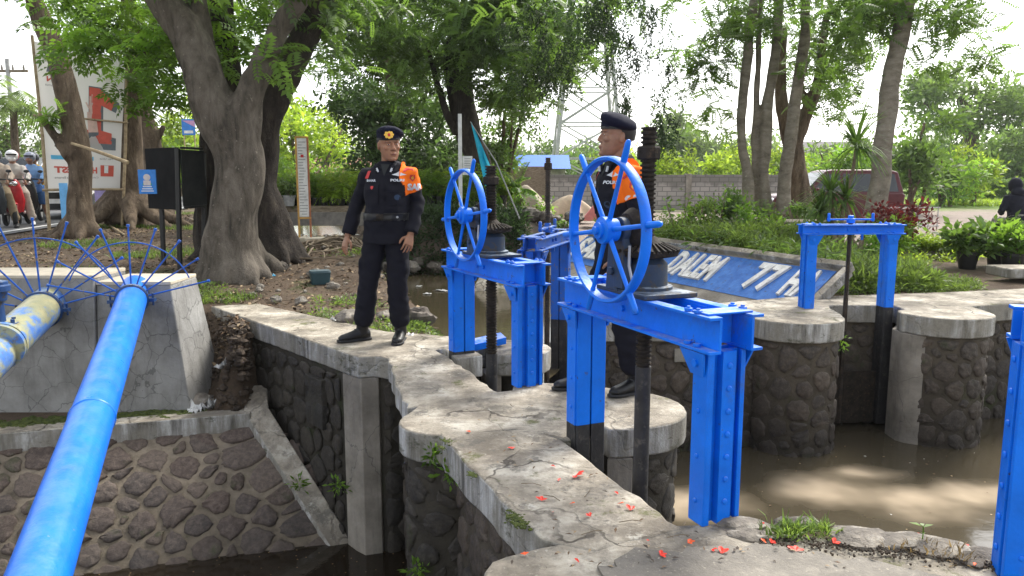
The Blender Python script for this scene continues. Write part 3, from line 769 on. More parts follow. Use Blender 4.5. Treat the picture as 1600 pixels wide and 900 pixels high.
# footbridge slabs between abutment, pier and near bank
def deck_slab(label, left, right, z0, z1, seed, amt, infill):
    t = thing('footbridge_slab', label, 'walkway slab', (0, 0, 0))
    slab('coping', left+right, z0, z1, M['coping'], t, seed, amt)
    m = MB(); m.prism(infill, -2.3, z0+.002); fc = m.build('stone_infill', M['mo_wall'], t); fn, U = poly_wall(infill[:4] if len(infill) > 5 else infill[:3]); stones_on(fn, U, -1.9, z0-.03, seed, fc, M['st_wall'], .06, .12, .012, .02, 1200); return t
E2L = [(-.98, 5.71), (-.9, 5.48), (-.86, 5.3), (-.78, 5.02), (-.76, 4.85), (-.68, 4.62), (-.62, 4.36)]
deck_slab('worn concrete walkway slab from the abutment to the pier, its left edge crumbling', E2L, [(-.5, 4.42), (-.05, 4.66), (-.14, 4.8), (-.24, 5.05), (-.36, 5.38), (-.5, 5.7), (-.6, 5.88)], -.15, .003, 5, .018, [(-.84, 5.75), (-.66, 4.9), (-.5, 4.35), (-.25, 4.6), (-.55, 5.6)])
E1L = [(-.39, 3.92), (-.36, 3.85), (-.27, 3.62), (-.2, 3.42), (-.12, 3.27), (-.06, 3.08), (.02, 2.9), (.11, 2.72)]
deck_slab('mossy concrete walkway slab strewn with red petals, from the pier to the near bank', E1L, [(.3, 2.62), (.66, 2.8), (.6, 2.95), (.47, 3.25), (.34, 3.6), (.25, 3.82), (.1, 3.98)], -.17, .004, 6, .016, [(-.3, 4.0), (-.14, 3.5), (.06, 2.95), (.14, 2.68), (.4, 2.75), (.3, 3.2), (.05, 3.9)])
# near bank
t = thing('near_bank', 'grey concrete bank in the foreground with a broken, weedy edge and scattered red petals', 'bank', (0, 0, 0))
NBP = [(-.07, 2.56), (-.02, 2.6), (.1, 2.66), (.35, 2.74), (.63, 2.84), (.8, 2.86), (.95, 2.83), (1.11, 2.76), (1.4, 2.66), (1.8, 2.5), (2.6, 2.2), (4, 1.6), (4, -1), (-.12, -1), (-.1, 2.4)]
slab('coping', NBP, -.16, -.002, M['coping'], t, 7, .012)
m = MB(); m.prism([(-.05, 2.5), (.6, 2.76), (.8, 2.8), (1.1, 2.7), (1.8, 2.44), (4, 1.5), (4, -1.2), (-.08, -1.2)], -2.3, -.158); m.build('stone_face', M['masonry_dark'], t)
b = NB('dark concrete'); col = b.ramp(b.noise(3, 8, .7), [(.3, (.10, .09, .078)), (.55, (.19, .172, .145)), (.75, (.32, .29, .24))])
col = b.mix(b.ramp(b.noise(70, 3), [(.6, 0), (.72, .6)]), col, (.4, .36, .29))
b.bump(b.noise(55, 6, .7), .6, .015); M['darkcon'] = b.done(col, .9)
m = MB(); m.prism(jitter([(.42, 2.6), (.8, 2.66), (1.1, 2.6), (1.3, 2.52), (1.7, 2.34), (2.6, 1.95), (2.6, 0.2), (.2, .2), (.25, 2.4)], .05, .035, 9), -.001, .012); m.build('screed', M['darkcon'], t, bevel=.008)

# right bank with two rounded gate piers
t = thing('bank_wall', 'far stone basin wall with pale cap and two rounded piers beside a small gate', 'wall', (0, 0, 0))
RB = [(.36, 7.02), (.5, 6.98), (1.0, 7.06), (1.5, 7.06), (2.3, 7.25)] + arc((2.76, 7.38), .46, 195, 345, 12, .42) + [(3.26, 7.5), (3.28, 7.8), (3.34, 7.98), (3.5, 8.02), (4.03, 7.98), (4.03, 7.75), (3.92, 7.7), (3.87, 7.5)] + arc((4.34, 7.6), .45, 195, 345, 12, .42) + [(4.8, 7.7), (4.82, 7.95), (5.6, 8.2), (9, 9.0), (14, 10.4), (14, 11.2), (9, 9.9), (6.3, 9.25), (5.3, 8.98), (3.6, 8.62), (3.2, 8.6), (1.3, 7.72), (.42, 7.35)]
slab('coping', RB, -.19, 0, M['coping'], t, 11, .007)
RBb = [(.42, 7.06), (1.0, 7.12), (1.5, 7.12), (2.36, 7.31)] + arc((2.76, 7.38), .41, 200, 340, 10, .37) + [(3.22, 7.55), (3.22, 8.0), (3.34, 8.06), (4.08, 8.06), (4.1, 7.85), (3.95, 7.5)] + arc((4.34, 7.6), .41, 200, 340, 10, .37) + [(4.75, 8.0), (5.6, 8.28), (14, 10.5), (14, 11.2), (5.3, 8.9), (3.2, 8.5), (1.3, 7.7), (.46, 7.3)]
m = MB(); m.prism(RBb, -2.4, -.188); fc = m.build('stone_face', M['mo_wall'], t, smooth=50)
fn, U = poly_wall(RBb[:19]); stones_on(fn, U, -1.5, -.21, 8, fc, M['st_wall'], .06, .12, .012, .02, 2600)
fn, U = poly_wall(RBb[19:33]); stones_on(fn, U, -1.5, -.21, 9, fc, M['st_wall'], .06, .12, .012, .02, 2200)
fn, U = poly_wall([(4.75, 8.0), (5.6, 8.28), (10, 9.4)]); stones_on(fn, U, -1.5, -.21, 10, fc, M['st_wall'], .06, .12, .012, .02, 2400)
m = MB(); m.prism([(3.88, 7.7), (3.88, 7.48), (3.93, 7.40), (4.04, 7.34), (4.1, 7.6), (4.09, 7.9), (4.05, 7.93)], -2.3, -.192); m.build('gate_groove', M['plaster'], t, bevel=.008)
m = MB(); m.prism([(.34, 7.05), (.4, 7.0), (.62, 7.03), (.58, 7.2)], -2.3, -.192); m.build('end_pilaster', M['plaster'], t, bevel=.008)
m = MB(); m.box((1.62, 7.115, -.33), (.17, .03, .13), (0, 0, .09)); m.build('date_plate', M['coping'], t, bevel=.004)

# stone revetment under the pipes
t = thing('stone_revetment', 'sloping revetment of brown river stones in wide mortar joints below the blue pipes', 'revetment', (0, 0, 0))
T0, T1 = Vector((-6.5, 5.45, -.74)), Vector((-2.33, 6.62, -.74))
dv = (T1-T0).normalized(); nv = Vector((dv.y, -dv.x, 0))
def rv(a, off, z): p = T0.lerp(T1, a)+nv*off; return (p.x, p.y, z)
m = MB(); vs = []; fs = []
for i in range(31):
    for j in range(9):
        s = j/8; vs.append(rv(i/30*(1.0+.17*s), .02+s*1.12, -.84-s*.92))
for i in range(30):
    for j in range(8): k = i*9+j; fs.append((k, k+9, k+10, k+1))
m.add(vs, fs); fc = m.build('stone_slope', M['mo_rev'], t, smooth=60)
RL = (T1-T0).length
def rfn(u, v):
    s = -v/1.45; a = u/RL; p = Vector(rv(a, .02+s*1.12, -.84-s*.92)); up_ = (Vector(rv(a, .02, -.84))-Vector(rv(a, 1.14, -1.76))).normalized(); n_ = dv.cross(up_); n_ = n_ if n_.z > 0 else -n_
    return p, dv, up_, n_
stones_on(rfn, RL*1.17, -1.45, -.03, 21, fc, M['st_rev'], .055, .135, .011, .024, 3200, 'stones', lambda u, v: u < RL*(1.0+.17*(-v/1.45))-.13 and u > RL*.3)
m = MB()
a = [rv(0, .1, -.73), rv(1.0, .07, -.72), rv(1.0, -.1, -.72), rv(0, -.12, -.73)]; lo = [rv(0, .1, -.91), rv(1.0, .07, -.91), rv(1.0, -.1, -.91), rv(0, -.12, -.91)]
m.add(lo+a, [(0, 1, 2, 3), (4, 5, 6, 7), (0, 1, 5, 4), (1, 2, 6, 5), (2, 3, 7, 6), (3, 0, 4, 7)]); m.build('coping', M['coping'], t, bevel=.012)
m = MB(); pts = [Vector(rv(1.03, -.42, -.60)), Vector(rv(.995, -.42, -.60)), Vector(rv(.985, .0, -.72)), Vector(rv(1.165, 1.16, -1.74)), Vector(rv(1.205, 1.12, -1.72)), Vector(rv(1.035, .0, -.70))]; lowp = [p-Vector((0, 0, .3)) for p in pts]
m.add(lowp+pts, [(0, 1, 2, 5), (5, 2, 3, 4), (6, 7, 8, 11), (11, 8, 9, 10)]+[(i, (i+1) % 6, 6+(i+1) % 6, 6+i) for i in range(6)]); m.build('sloping_edge', M['coping'], t, bevel=.012)

# pipe anchor blocks
def anchor(px0, px1, pyt, bx0, bx1, ytop, label, yb=6.62):
    tl, tr = at(px0, pyt, ytop), at(px1, pyt, ytop)
    t = thing('anchor_block', label, 'concrete block', (0, 0, 0), 0, 'concrete anchor blocks')
    bl, br = at(bx0, 640, yb), at(bx1, 640, yb); zb = -.85; zt = tl.z; dep = .62
    m = MB()
    lo = [(bl.x, yb, zb), (br.x, yb, zb), (br.x-.05, yb+dep+.3, zb), (bl.x, yb+dep+.3, zb)]
    hi = [(tl.x, ytop, zt-.03), (tr.x, ytop, zt-.03), (tr.x, ytop+dep-.05, zt-.03), (tl.x, ytop+dep-.05, zt-.03)]
    m.add(lo+hi, [(0, 1, 2, 3), (4, 5, 6, 7), (0, 1, 5, 4), (1, 2, 6, 5), (2, 3, 7, 6), (3, 0, 4, 7)])
    o = m.build('block_body', M['block'], t, bevel=.012)
    m = MB(); m.prism([(tl.x-.004, ytop-.004), (tr.x+.004, ytop-.004), (tr.x-.004, ytop+dep-.04), (tl.x+.004, ytop+dep-.04)], zt-.032, zt); m.build('cement_cap', M['blocktop'], t, bevel=.006)
    return t
anchor(-90, 146, 430, -110, 148, 6.75, 'grey cracked concrete anchor block behind the peeling yellow and blue pipe')
anchor(150, 266, 440, 152, 300, 6.78, 'grey cracked concrete anchor block behind the clean blue pipe')

# ------------------------------------------------------------------ pipes with spiked guards
def pipe(name, label, p_far, p_near, r, mat, span, nsp, arc_r, a0, a1, weld=(), spoke=.62, skew=0):
    pf, pn = Vector(p_far), Vector(p_near); d = (pn-pf).normalized(); up = Vector((0, 0, 1)); sx = d.cross(up).normalized(); u2 = sx.cross(d)
    t = thing(name, label, 'pipe', pf); inv = Matrix.Translation(-pf)
    m = MB(); m.tube([pf-d*.25, pn+d*.6], r, 32); m.xf(inv); m.build('pipe_barrel', mat, t)
    m = MB()
    for w in weld: c = pf.lerp(pn, w); m.tube([c-d*.012, c-d*.005, c+d*.005, c+d*.012], [r+.001, r+.006, r+.006, r+.001], 32, cap=False)
    if weld: m.xf(inv); m.build('weld_seam', mat, t)
    c = pf+d*.12
    m = MB(); m.tube([c-d*.03, c-d*.02, c+d*.02, c+d*.03], [r+.001, r+.016, r+.016, r+.001], 32, cap=False)
    for s in (-1, 1): m.box(c+sx*s*(r+.03)-u2*.01, (.07, .05, .03)); m.tube([c+sx*s*(r+.045)-u2*.06, c+sx*s*(r+.045)+u2*.05], .009, 6)
    m.xf(inv); gd = m.build('clamp', M['blue_dark'], t)
    for i in range(nsp):
        a = R(a0+(a1-a0)*i/(nsp-1)); e = sx*math.cos(a)*-1+up*math.sin(a)
        tip = c+e*spoke
        m = MB(); m.tube([c+e*r*.95, tip], .0075, 6); m.lathe([(.009, -.012), (.013, -.01), (.013, .012), (.008, .014)], tip, 8, rot=e.to_track_quat('Z', 'Y').to_matrix()); m.xf(inv)
        m.build('spoke', M['blue_worn'], gd)
    m = MB(); m.tube([c+(sx*-math.cos(R(a))+up*math.sin(R(a)))*arc_r+d*.009 for a in np.linspace(a0+8, a1-8, 36)], .006, 6, cap=True); m.xf(inv); m.build('guard_wire', M['blue_worn'], gd)
    return t
p = pipe('water_pipe', 'clean glossy blue pipe sloping towards the camera with a spiked fan at its end', at(208, 462, 6.7), at(56, 915, 2.85), .122, M['pipe'], 0, 9, .5, 12, 166, (.62,), .64)
p2 = pipe('water_pipe', 'peeling yellow and blue pipe at the left edge with a valve and spiked guard', at(72, 478, 6.65), at(-95, 632, 4.5), .148, M['pipe_old'], 0, 9, .62, 14, 168, (), .78)
# valve and joint on the old pipe
c = at(2, 540, 5.45); pf = Vector(p2.location); d2 = (at(-95, 632, 4.5)-pf).normalized()
m = MB(); 
for o_ in (-.03, .03): m.tube([c+d2*(o_-.02), c+d2*(o_+.02)], .165, 32)
m.xf(Matrix.Translation(-pf)); m.build('pipe_joint', M['pipe_old'], p2)
vb = at(8, 520, 5.7)
m = MB(); m.lathe([(.07, 0), (.075, .09), (.13, .1), (.13, .125), (.05, .13), (.045, .28), (.07, .3), (.075, .36), (.1, .37), (.1, .41), (.085, .42), (.085, .44), (.04, .45)], vb+Vector((-.04, 0, -.05)), 16)
for k in range(6): m.lathe([(.016, 0), (.016, .03)], vb+Vector((-.04+.105*math.cos(k), .105*math.sin(k), .075)), 6)
m.xf(Matrix.Translation(-pf)); m.build('valve', M['blue_dark'], p2, smooth=30)
# ------------------------------------------------------------------ sluice gates
def screw_profile(z0, z1, r0, r1, pitch):
    pr = []; z = z0
    while z < z1:
        pr += [(r0, z), (r0, z+pitch*.42), (r1, z+pitch*.52), (r1, z+pitch*.9)]; z += pitch
    pr.append((r0, z1)); return pr
def gate(label, p0, p1, ztop=.83, foot=-1.35, blk=(-.12, -.12), pw=.17, wheel=False, screw_top=1.0, screw_r=.022, bh=.135, over=(.1, .1), tbar=False, paint='blue', flip=1, screw_black=.5, group='blue sluice gates', near_foot=None, gap=.15):
    p0, p1 = Vector((*p0, 0)), Vector((*p1, 0)); d = (p1-p0); L = d.length; d.normalize()
    ang = math.atan2(d.y, d.x)
    t = thing('sluice_gate', label, 'sluice gate', p0, ang, group)
    bl, dk = M[paint], M['blue_dark']
    zb = ztop-bh                                     # beam underside
    hw = pw/2
    for k, u0 in enumerate((0, L)):
        sg = 1 if k == 0 else -1                      # inner side faces the other post
        zf = blk[k]
        zlow = foot if near_foot is None or k == 0 else near_foot
        def sect(m, za, zc):
            h = zc-za; zm = (za+zc)/2
            for s in (-1, 1):
                m.box((u0+sg*.045, s*(hw*.52), zm), (.012, hw*.93, h))
                m.box((u0-sg*.005, s*hw, zm), (.09, .012, h))
            m.box((u0-sg*.012, 0, zm), (.012, pw-.014, h))
            m.box((u0-sg*.036, hw*.12, zm), (.036, .062, h))
            m.box((u0-sg*.045, -hw*.86, zm), (.012, hw*.3, h)); m.box((u0-sg*.045, hw*.92, zm), (.012, hw*.2, h))
        m = MB(); sect(m, zf, zb-.004)
        n = 7
        for i in range(n):
            z = zf+.09+(zb-.15-zf)*i/(n-1)
            m.lathe([(.013, 0), (.012, .005), (.007, .009)], (u0-sg*.0545, hw*.12, z), 8, rot=Euler((0, R(-90*sg), 0)).to_matrix())
            if i % 2 == 0: m.lathe([(.011, 0), (.010, .005), (.005, .008)], (u0, -hw-.006, z), 8, rot=Euler((R(90), 0, 0)).to_matrix())
        post = m.build('post', bl, t, bevel=.002, smooth=30)
        if zf > zlow:
            m = MB(); sect(m, zlow, zf-.001); m.build('tarred_foot', M['tar'], t, bevel=.003)
        for s in (-1, 1):
            m = MB()
            m.add([(u0-sg*.03, s*(hw+.002), zb-.1), (u0+sg*.05, s*(hw+.002), zb-.1), (u0+sg*.09, s*(hw+.03), zb-.004), (u0-sg*.06, s*(hw+.03), zb-.004), (u0-sg*.03, s*(hw+.012), zb-.1), (u0+sg*.05, s*(hw+.012), zb-.1), (u0+sg*.09, s*(hw+.038), zb-.004), (u0-sg*.06, s*(hw+.038), zb-.004)],
                  [(0, 1, 2, 3), (4, 5, 6, 7), (0, 1, 5, 4), (1, 2, 6, 5), (2, 3, 7, 6), (3, 0, 4, 7)])
            m.lathe([(.016, 0), (.016, .012)], (u0, s*(hw+.024), zb-.05), 6, rot=Euler((R(-90*s), 0, 0)).to_matrix())
            m.build('gusset', bl, post)
    # beam of two channels with a gap
    x0, x1 = -over[0], L+over[1]; xl = (x0+x1)/2; xs = x1-x0
    m = MB(); fw = .055; g2 = gap/2
    for s in (-1, 1):
        m.box((xl, s*g2, ztop-bh/2), (xs, .011, bh-.024))
        m.box((xl, s*(g2+fw/2-.0055), ztop-.006), (xs, fw, .012)); m.box((xl, s*(g2+fw/2-.0055), zb+.006), (xs, fw, .012))
    for xx in (.02, L-.02): m.box((xx, 0, ztop-bh/2), (.012, gap-.014, bh-.026))
    for xx in (x0+.09, x1-.09): m.box((xx, 0, ztop+.004), (.1, gap+.06, .008))
    for xx in (.0, .06, L-.06, L): 
        for s in (-1, 1): m.lathe([(.017, 0), (.017, .012), (.009, .013), (.009, .02)], (xx, s*(g2+.03), ztop+.001), 6); m.lathe([(.016, 0), (.016, .012)], (xx, s*(g2+.03), zb+.013), 6)
    for xx in (L*.5-.05, L*.5+.05):
        for s in (-1, 1): m.lathe([(.016, 0), (.016, .014)], (xx, s*(g2+.0065), ztop-bh*.5), 6, rot=Euler((R(-90*s), 0, 0)).to_matrix())
    m.build('beam', bl, t, bevel=.002, smooth=30)
    cx = L*.5
    # screw spindle
    m = MB(); m.lathe(screw_profile(screw_black, screw_top, screw_r*.78, screw_r, .02 if wheel else .014), (cx, 0, 0), 16)
    sp = m.build('screw_spindle', M['iron'] if wheel else M['rod'], t, smooth=30)
    m = MB(); m.lathe([(screw_r*.98, foot), (screw_r*1.0, screw_black)], (cx, 0, 0), 16); m.build('lower_rod', M['tar'] if wheel else M['rod'], sp)
    if screw_top > ztop+.3:
        m = MB(); zc = screw_top-.13 if wheel else screw_top-.1; m.lathe([(screw_r*1.3, zc), (screw_r*1.42, zc+.006), (screw_r*1.42, zc+.05), (screw_r*1.25, zc+.058)], (cx, 0, 0), 8); m.build('stop_collar', M['iron'], sp, smooth=30)
    m = MB(); m.box((cx, 0, foot+.28), (L-.1, .03, .55)); m.box((cx, .02, foot+.5), (L-.12, .03, .05)); m.box((cx, .02, foot+.2), (L-.12, .03, .05)); m.build('gate_leaf', M['iron'], t, bevel=.004)
    if tbar:
        m = MB(); m.lathe([(.04, 0), (.042, .01), (.042, .045), (.028, .05), (.028, .075), (.02, .08)], (cx, 0, ztop+.012), 16); m.box((cx, 0, ztop+.05), (.50, .028, .016))
        for s in (-1, 1): m.lathe([(.014, 0), (.015, .075), (.01, .085)], (cx+s*.235, 0, ztop+.03), 10)
        m.box((cx+.12, -.02, ztop-bh-.02), (.02, .02, .08))
        m.build('t_handle', bl, t, smooth=40, bevel=.002)
    if wheel:
        zg = ztop+.2
        m = MB(); m.box((cx, 0, ztop+.012), (.4, .27, .02)); m.build('base_plate', M['greasy'], t, bevel=.004)
        m = MB(); m.lathe([(.12, ztop+.022), (.12, ztop+.035), (.098, ztop+.04), (.095, ztop+.135), (.08, ztop+.15), (.065, ztop+.165)], (cx, 0, 0), 28); gb = m.build('gear_housing', M['greasy'], t, smooth=35)
        # crown bevel gear with teeth
        m = MB(); m.lathe([(.06, zg-.045), (.138, zg-.03), (.144, zg-.012), (.06, zg+.03), (.042, zg+.05), (.034, zg+.055)], (cx, 0, 0), 40)
        for i in range(30):
            a = 2*math.pi*i/30; c_, s_ = math.cos(a), math.sin(a)
            m.tube([(cx+c_*.075, s_*.075, zg+.024), (cx+c_*.147, s_*.147, zg-.008)], [.005, .0095], 5)
        m.build('crown_gear', M['iron'], t, smooth=35)
        zs = ztop+.285; wy = .20*flip
        m = MB(); m.tube([(cx, .04*flip, zs), (cx, wy+.02*flip, zs)], .03, 14); m.build('wheel_shaft', M['iron'], t)
        m = MB(); rt = Euler((R(-90*flip), 0, 0)).to_matrix()
        m.lathe([(.045, .055), (.082, .06), (.095, .075), (.07, .11), (.042, .115)], (cx, 0, zs), 24, rot=rt)
        for i in range(16):
            a = 2*math.pi*i/16; p_ = Vector((math.cos(a), 0, math.sin(a)))
            m.tube([Vector((cx, .066*flip, zs))+p_*.088, Vector((cx, .1*flip, zs))+p_*.07], [.010, .006], 5)
        m.build('pinion', M['iron'], t, smooth=35)
        m = MB(); m.box((cx-.06, .115*flip, ztop+.14), (.1, .05, .25), None, .75); m.tube([(cx, .095*flip, zs), (cx, .145*flip, zs)], .055, 16); m.box((cx, .12*flip, ztop+.15), (.08, .045, .24)); m.lathe([(.02, 0), (.02, .015)], (cx-.05, .142*flip, ztop+.1), 6, rot=rt)
        m.build('bearing_bracket', M['greasy'], t, bevel=.004, smooth=35)
        m = MB(); m.tube([(cx+.07, .13*flip, ztop+.22), (cx+.1, .15*flip, ztop+.14), (cx+.12, .14*flip, ztop+.06), (cx+.06, .12*flip, ztop+.03)], .006, 6); m.build('grease_pipe', M['tin'], t)
        hwheel = MB(); rw = .305
        prof = []
        nR = 64
        vs = []; fs = []
        for i in range(nR):
            a = 2*math.pi*i/nR
            for rr, yy in ((rw-.008, -.021), (rw+.004, -.023), (rw+.009, -.016), (rw+.009, .016), (rw+.004, .023), (rw-.008, .021)):
                vs.append((cx+rr*math.cos(a), wy+yy, zs+rr*math.sin(a)))
        for i in range(nR):
            for j in range(6): fs.append((i*6+j, i*6+(j+1) % 6, ((i+1) % nR)*6+(j+1) % 6, ((i+1) % nR)*6+j))
        hwheel.add(vs, fs); wo = hwheel.build('handwheel', M['blue'], t, smooth=50)
        m = MB(); m.lathe([(.03, -.045), (.05, -.04), (.052, .0), (.058, .003), (.058, .03), (.036, .036), (.036, .05), (.018, .052), (.018, .066), (.01, .068)], (cx, wy, zs), 24, rot=rt); m.build('hub', M['blue'], wo, smooth=35)
        for i in range(6):
            a = R(-7+60*i) if flip > 0 else R(7+60*i)
            dd = Vector((math.cos(a), 0, math.sin(a))); c0 = Vector((cx, wy, zs))
            m = MB(); m.tube([c0+dd*.04, c0+dd*(rw-.005)], [.0115, .0092], 10); m.tube([c0+dd*(rw-.02), c0+dd*(rw+.01), c0+dd*(rw+.085), c0+dd*(rw+.098), c0+dd*(rw+.103)], [.011, .0145, .0135, .010, .004], 10)
            m.build('spoke', M['blue'], wo)
    return t
g1 = gate('largest blue sluice gate in front, its upright handwheel half hiding the officer', (.385, 3.86), (.80, 2.90), .835, -1.35, (.085, .0), .165, True, 1.55, .036, .14, (.1, .1), flip=-1, screw_black=.5, near_foot=.0)
g2 = gate('blue sluice gate with a handwheel seen edge-on, beside the officer facing the camera', (-.385, 5.80), (.095, 4.88), .80, -1.45, (.02, .0), .17, True, 1.42, .04, .14, (.1, .1), flip=-1, screw_black=.1, near_foot=.0)
g3 = gate('slim blue gate between the two handwheel gates, with a long bare rod and no wheel', (.16, 6.02), (.44, 6.9), .87, -1.3, (-.02, .06), .15, False, 1.5, .024, .1, (.08, .1), True, 'blue_worn', near_foot=None, gap=.1, screw_black=.2)
g4 = gate('small blue gate with a flat T handle on the far basin wall', (3.05, 7.86), (3.90, 7.93), .86, -1.25, (-.0, .0), .15, False, .93, .024, .1, (.1, .12), True, near_foot=None, gap=.1, screw_black=.1)
g5 = gate('blue gate post cut off by the right edge with rivets down its flange', (1.715, 2.46), (2.63, 2.18), .92, -1.2, (-.0, -.0), .12, False, 1.1, .024, .11, (.06, .1), True, near_foot=0, gap=.1)
# staff gauge
t = thing('staff_gauge', 'white water level staff with black tick marks behind the right-hand blue post', 'gauge', (1.94, 2.62, 0), R(-14))
m = MB(); m.box((.03, 0, -.55), (.15, .018, 1.1)); m.build('board', M['white'], t, bevel=.002)
m = MB()
for i in range(52):
    w = .1 if i % 5 == 0 else .05; m.box((-.043+w/2, -.0105, -.02-i*.02), (w, .003, .007))
m.build('tick_marks', M['black'], t)

# ------------------------------------------------------------------ lettered canal slope
t = thing('lettered_slope', 'sloping blue canal lining with raised white letters reading DALEM 77 HA and a grey rim', 'sign', (0, 0, 0))
B0, B1 = Vector((3.36, 8.45, -.055)), Vector((.9, 13.1, .0)); dx = (B0-B1).normalized(); back = Vector((-dx.y, dx.x, 0)); back = back if back.x > 0 else -back
upv = (back*.5+Vector((0, 0, .34))).normalized(); LN = (B0-B1).length; nrm = dx.cross(upv)
fr = Matrix((dx, upv, nrm)).transposed().to_4x4(); fr.translation = B1
H_ = .6
m = MB(); m.box((LN/2, H_/2-.25, -.05), (LN, H_+.5, .1)); m.xf(fr); m.build('concrete_lining', M['plaster'], t)
m = MB(); m.box((LN/2-.04, H_/2-.08, .004), (LN-.1, H_+.08, .006)); m.xf(fr); m.build('blue_panel', M['signblue'], t)
m = MB(); m.box((LN/2, H_+.045, .01), (LN+.1, .09, .12)); m.box((LN+.045, H_/2-.01, .01), (.09, H_, .12)); m.xf(fr); m.build('rim', M['coping'], t, bevel=.01)
for txt, s0, s1 in (('SALURAN', .12, 2.2), ('DALEM', 2.6, 3.52), ('77', 4.12, 4.56), ('HA', 4.72, 5.1)):
    q = fit_width(text_mb(txt, .5, .018, spacing=1.08, bold=.018), s1-s0, .5); q.v = [(v[0]+s0, v[1]+.01, v[2]+.02) for v in q.v]; q.xf(fr)
    q.build('lettering', M['letter'], t, smooth=0)

# ------------------------------------------------------------------ bridge over the canal with pots
t = thing('footbridge', 'low grey plank bridge across the canal carrying rows of potted seedlings', 'bridge', (0, 0, 0))
bz = .74
m = MB(); m.box((-2.9, 16.6, bz-.09), (5.4, .9, .16)); m.build('deck', M['wood'], t, bevel=.01)
m = MB(); m.box((-2.9, 16.13, bz-.28), (5.2, .1, .28)); m.box((-2.9, 17.07, bz-.28), (5.2, .1, .28)); m.build('girder', weathered('grey concrete beam', (.12, .11, .1), (.22, .2, .175), 6, .85, .5, 30), t, bevel=.01)
for sx in (-5.35, -.45):
    m = MB(); m.box((sx, 16.05, .3), (.16, .16, 1.0)); m.build('post', M['wood'], t, bevel=.008)
# ------------------------------------------------------------------ people
def skinmat(name, c):
    b = NB(name)
    col = b.mix(b.ramp(b.noise(18, 4), [(.35, 0), (.7, 1)]), tuple(x*.82 for x in c), tuple(min(1, x*1.12) for x in c))
    b.bump(b.noise(160, 2), .15, .002)
    b.set(b.bsdf.inputs['Subsurface Weight'], .12); b.bsdf.inputs['Subsurface Scale'].default_value = .01
    return b.done(col, .48, 0, .4)
def clothmat(name, c, v=.25, rough=.85):
    b = NB(name)
    col = b.mix(b.noise(7, 4), tuple(x*(1-v) for x in c), tuple(min(1, x*(1+v)) for x in c))
    b.bump(b.mix(.5, b.noise(420, 1), b.noise(22, 4)), .25, .004)
    return b.done(col, rough, 0, .15)
M['skin1'] = skinmat('tan skin', (.30, .145, .08)); M['skin2'] = skinmat('light brown skin', (.27, .14, .088))
M['navyblack'] = clothmat('black uniform cloth', (.010, .010, .015)); M['beretc'] = clothmat('dark navy felt', (.008, .009, .022))
M['boot'] = plain('black boot leather', (.008, .008, .009), .38, 0, .35)
M['hair'] = plain('black hair', (.012, .010, .009), .6)
M['orange'] = clothmat('orange cloth', (.85, .16, .012), .1); M['print'] = plain('silver print', (.55, .57, .6), .6)
M['eye'] = plain('eye white', (.5, .47, .44), .3); M['iris'] = plain('iris', (.015, .01, .008), .15)
M['lip'] = plain('lip', (.2, .075, .055), .5); M['gold'] = plain('gold badge', (.7, .42, .07), .3, .6); M['redp'] = plain('red badge', (.5, .03, .03), .6)
M['olive_tee'] = clothmat('dark grey tee', (.03, .033, .034))

def hand_mb(m, w, d, palm, side, curl=.5, k=1.0):
    """hand from wrist w along d; palm = palm normal; side = direction of the thumb"""
    w, d, palm, side = Vector(w), Vector(d).normalized(), Vector(palm).normalized(), Vector(side).normalized()
    m.loft([(w-d*.02*k, side*.026*k, palm*.019*k), (w+d*.02*k, side*.033*k, palm*.017*k), (w+d*.06*k, side*.042*k, palm*.015*k), (w+d*.09*k, side*.041*k, palm*.012*k)], 12, True, 2.6)
    for i, (off, L) in enumerate(((.034, .07), (.0115, .079), (-.0115, .074), (-.034, .058))):
        b0 = w+d*(.085-.006*abs(i-1))*k+side*off*k; p = [w+d*.06*k+side*off*k*.9, b0]; dd = d+side*off*2.6
        a = 0
        for s, f in enumerate((.45, .32, .23)):
            a += curl*(.35+.35*s); q = (dd.normalized()*math.cos(a)+palm*math.sin(a)); p.append(p[-1]+q*L*f*k)
        m.tube(p, [.0088*k, .0088*k, .0082*k, .0076*k, .0052*k], 8)
    t0 = w+d*.025*k+side*.026*k; t1 = t0+(d*.5+side*.75+palm*.25).normalized()*.036*k; t2 = t1+(d*.85+side*.3+palm*.3).normalized()*.03*k; t3 = t2+(d*.95+palm*.3).normalized()*.024*k
    m.tube([w+d*.01*k+side*.01*k, t0, t1, t2, t3], [.014*k, .0135*k, .0115*k, .0105*k, .006*k], 8)
HEADSEC = [(.0, .026, -.083, -.03), (.012, .042, -.091, .0), (.04, .057, -.093, .045), (.068, .066, -.091, .072), (.098, .0715, -.088, .09), (.122, .073, -.081, .098), (.142, .0745, -.089, .1), (.165, .0735, -.087, .1), (.19, .066, -.072, .09), (.21, .05, -.046, .068), (.224, .024, -.012, .035)]
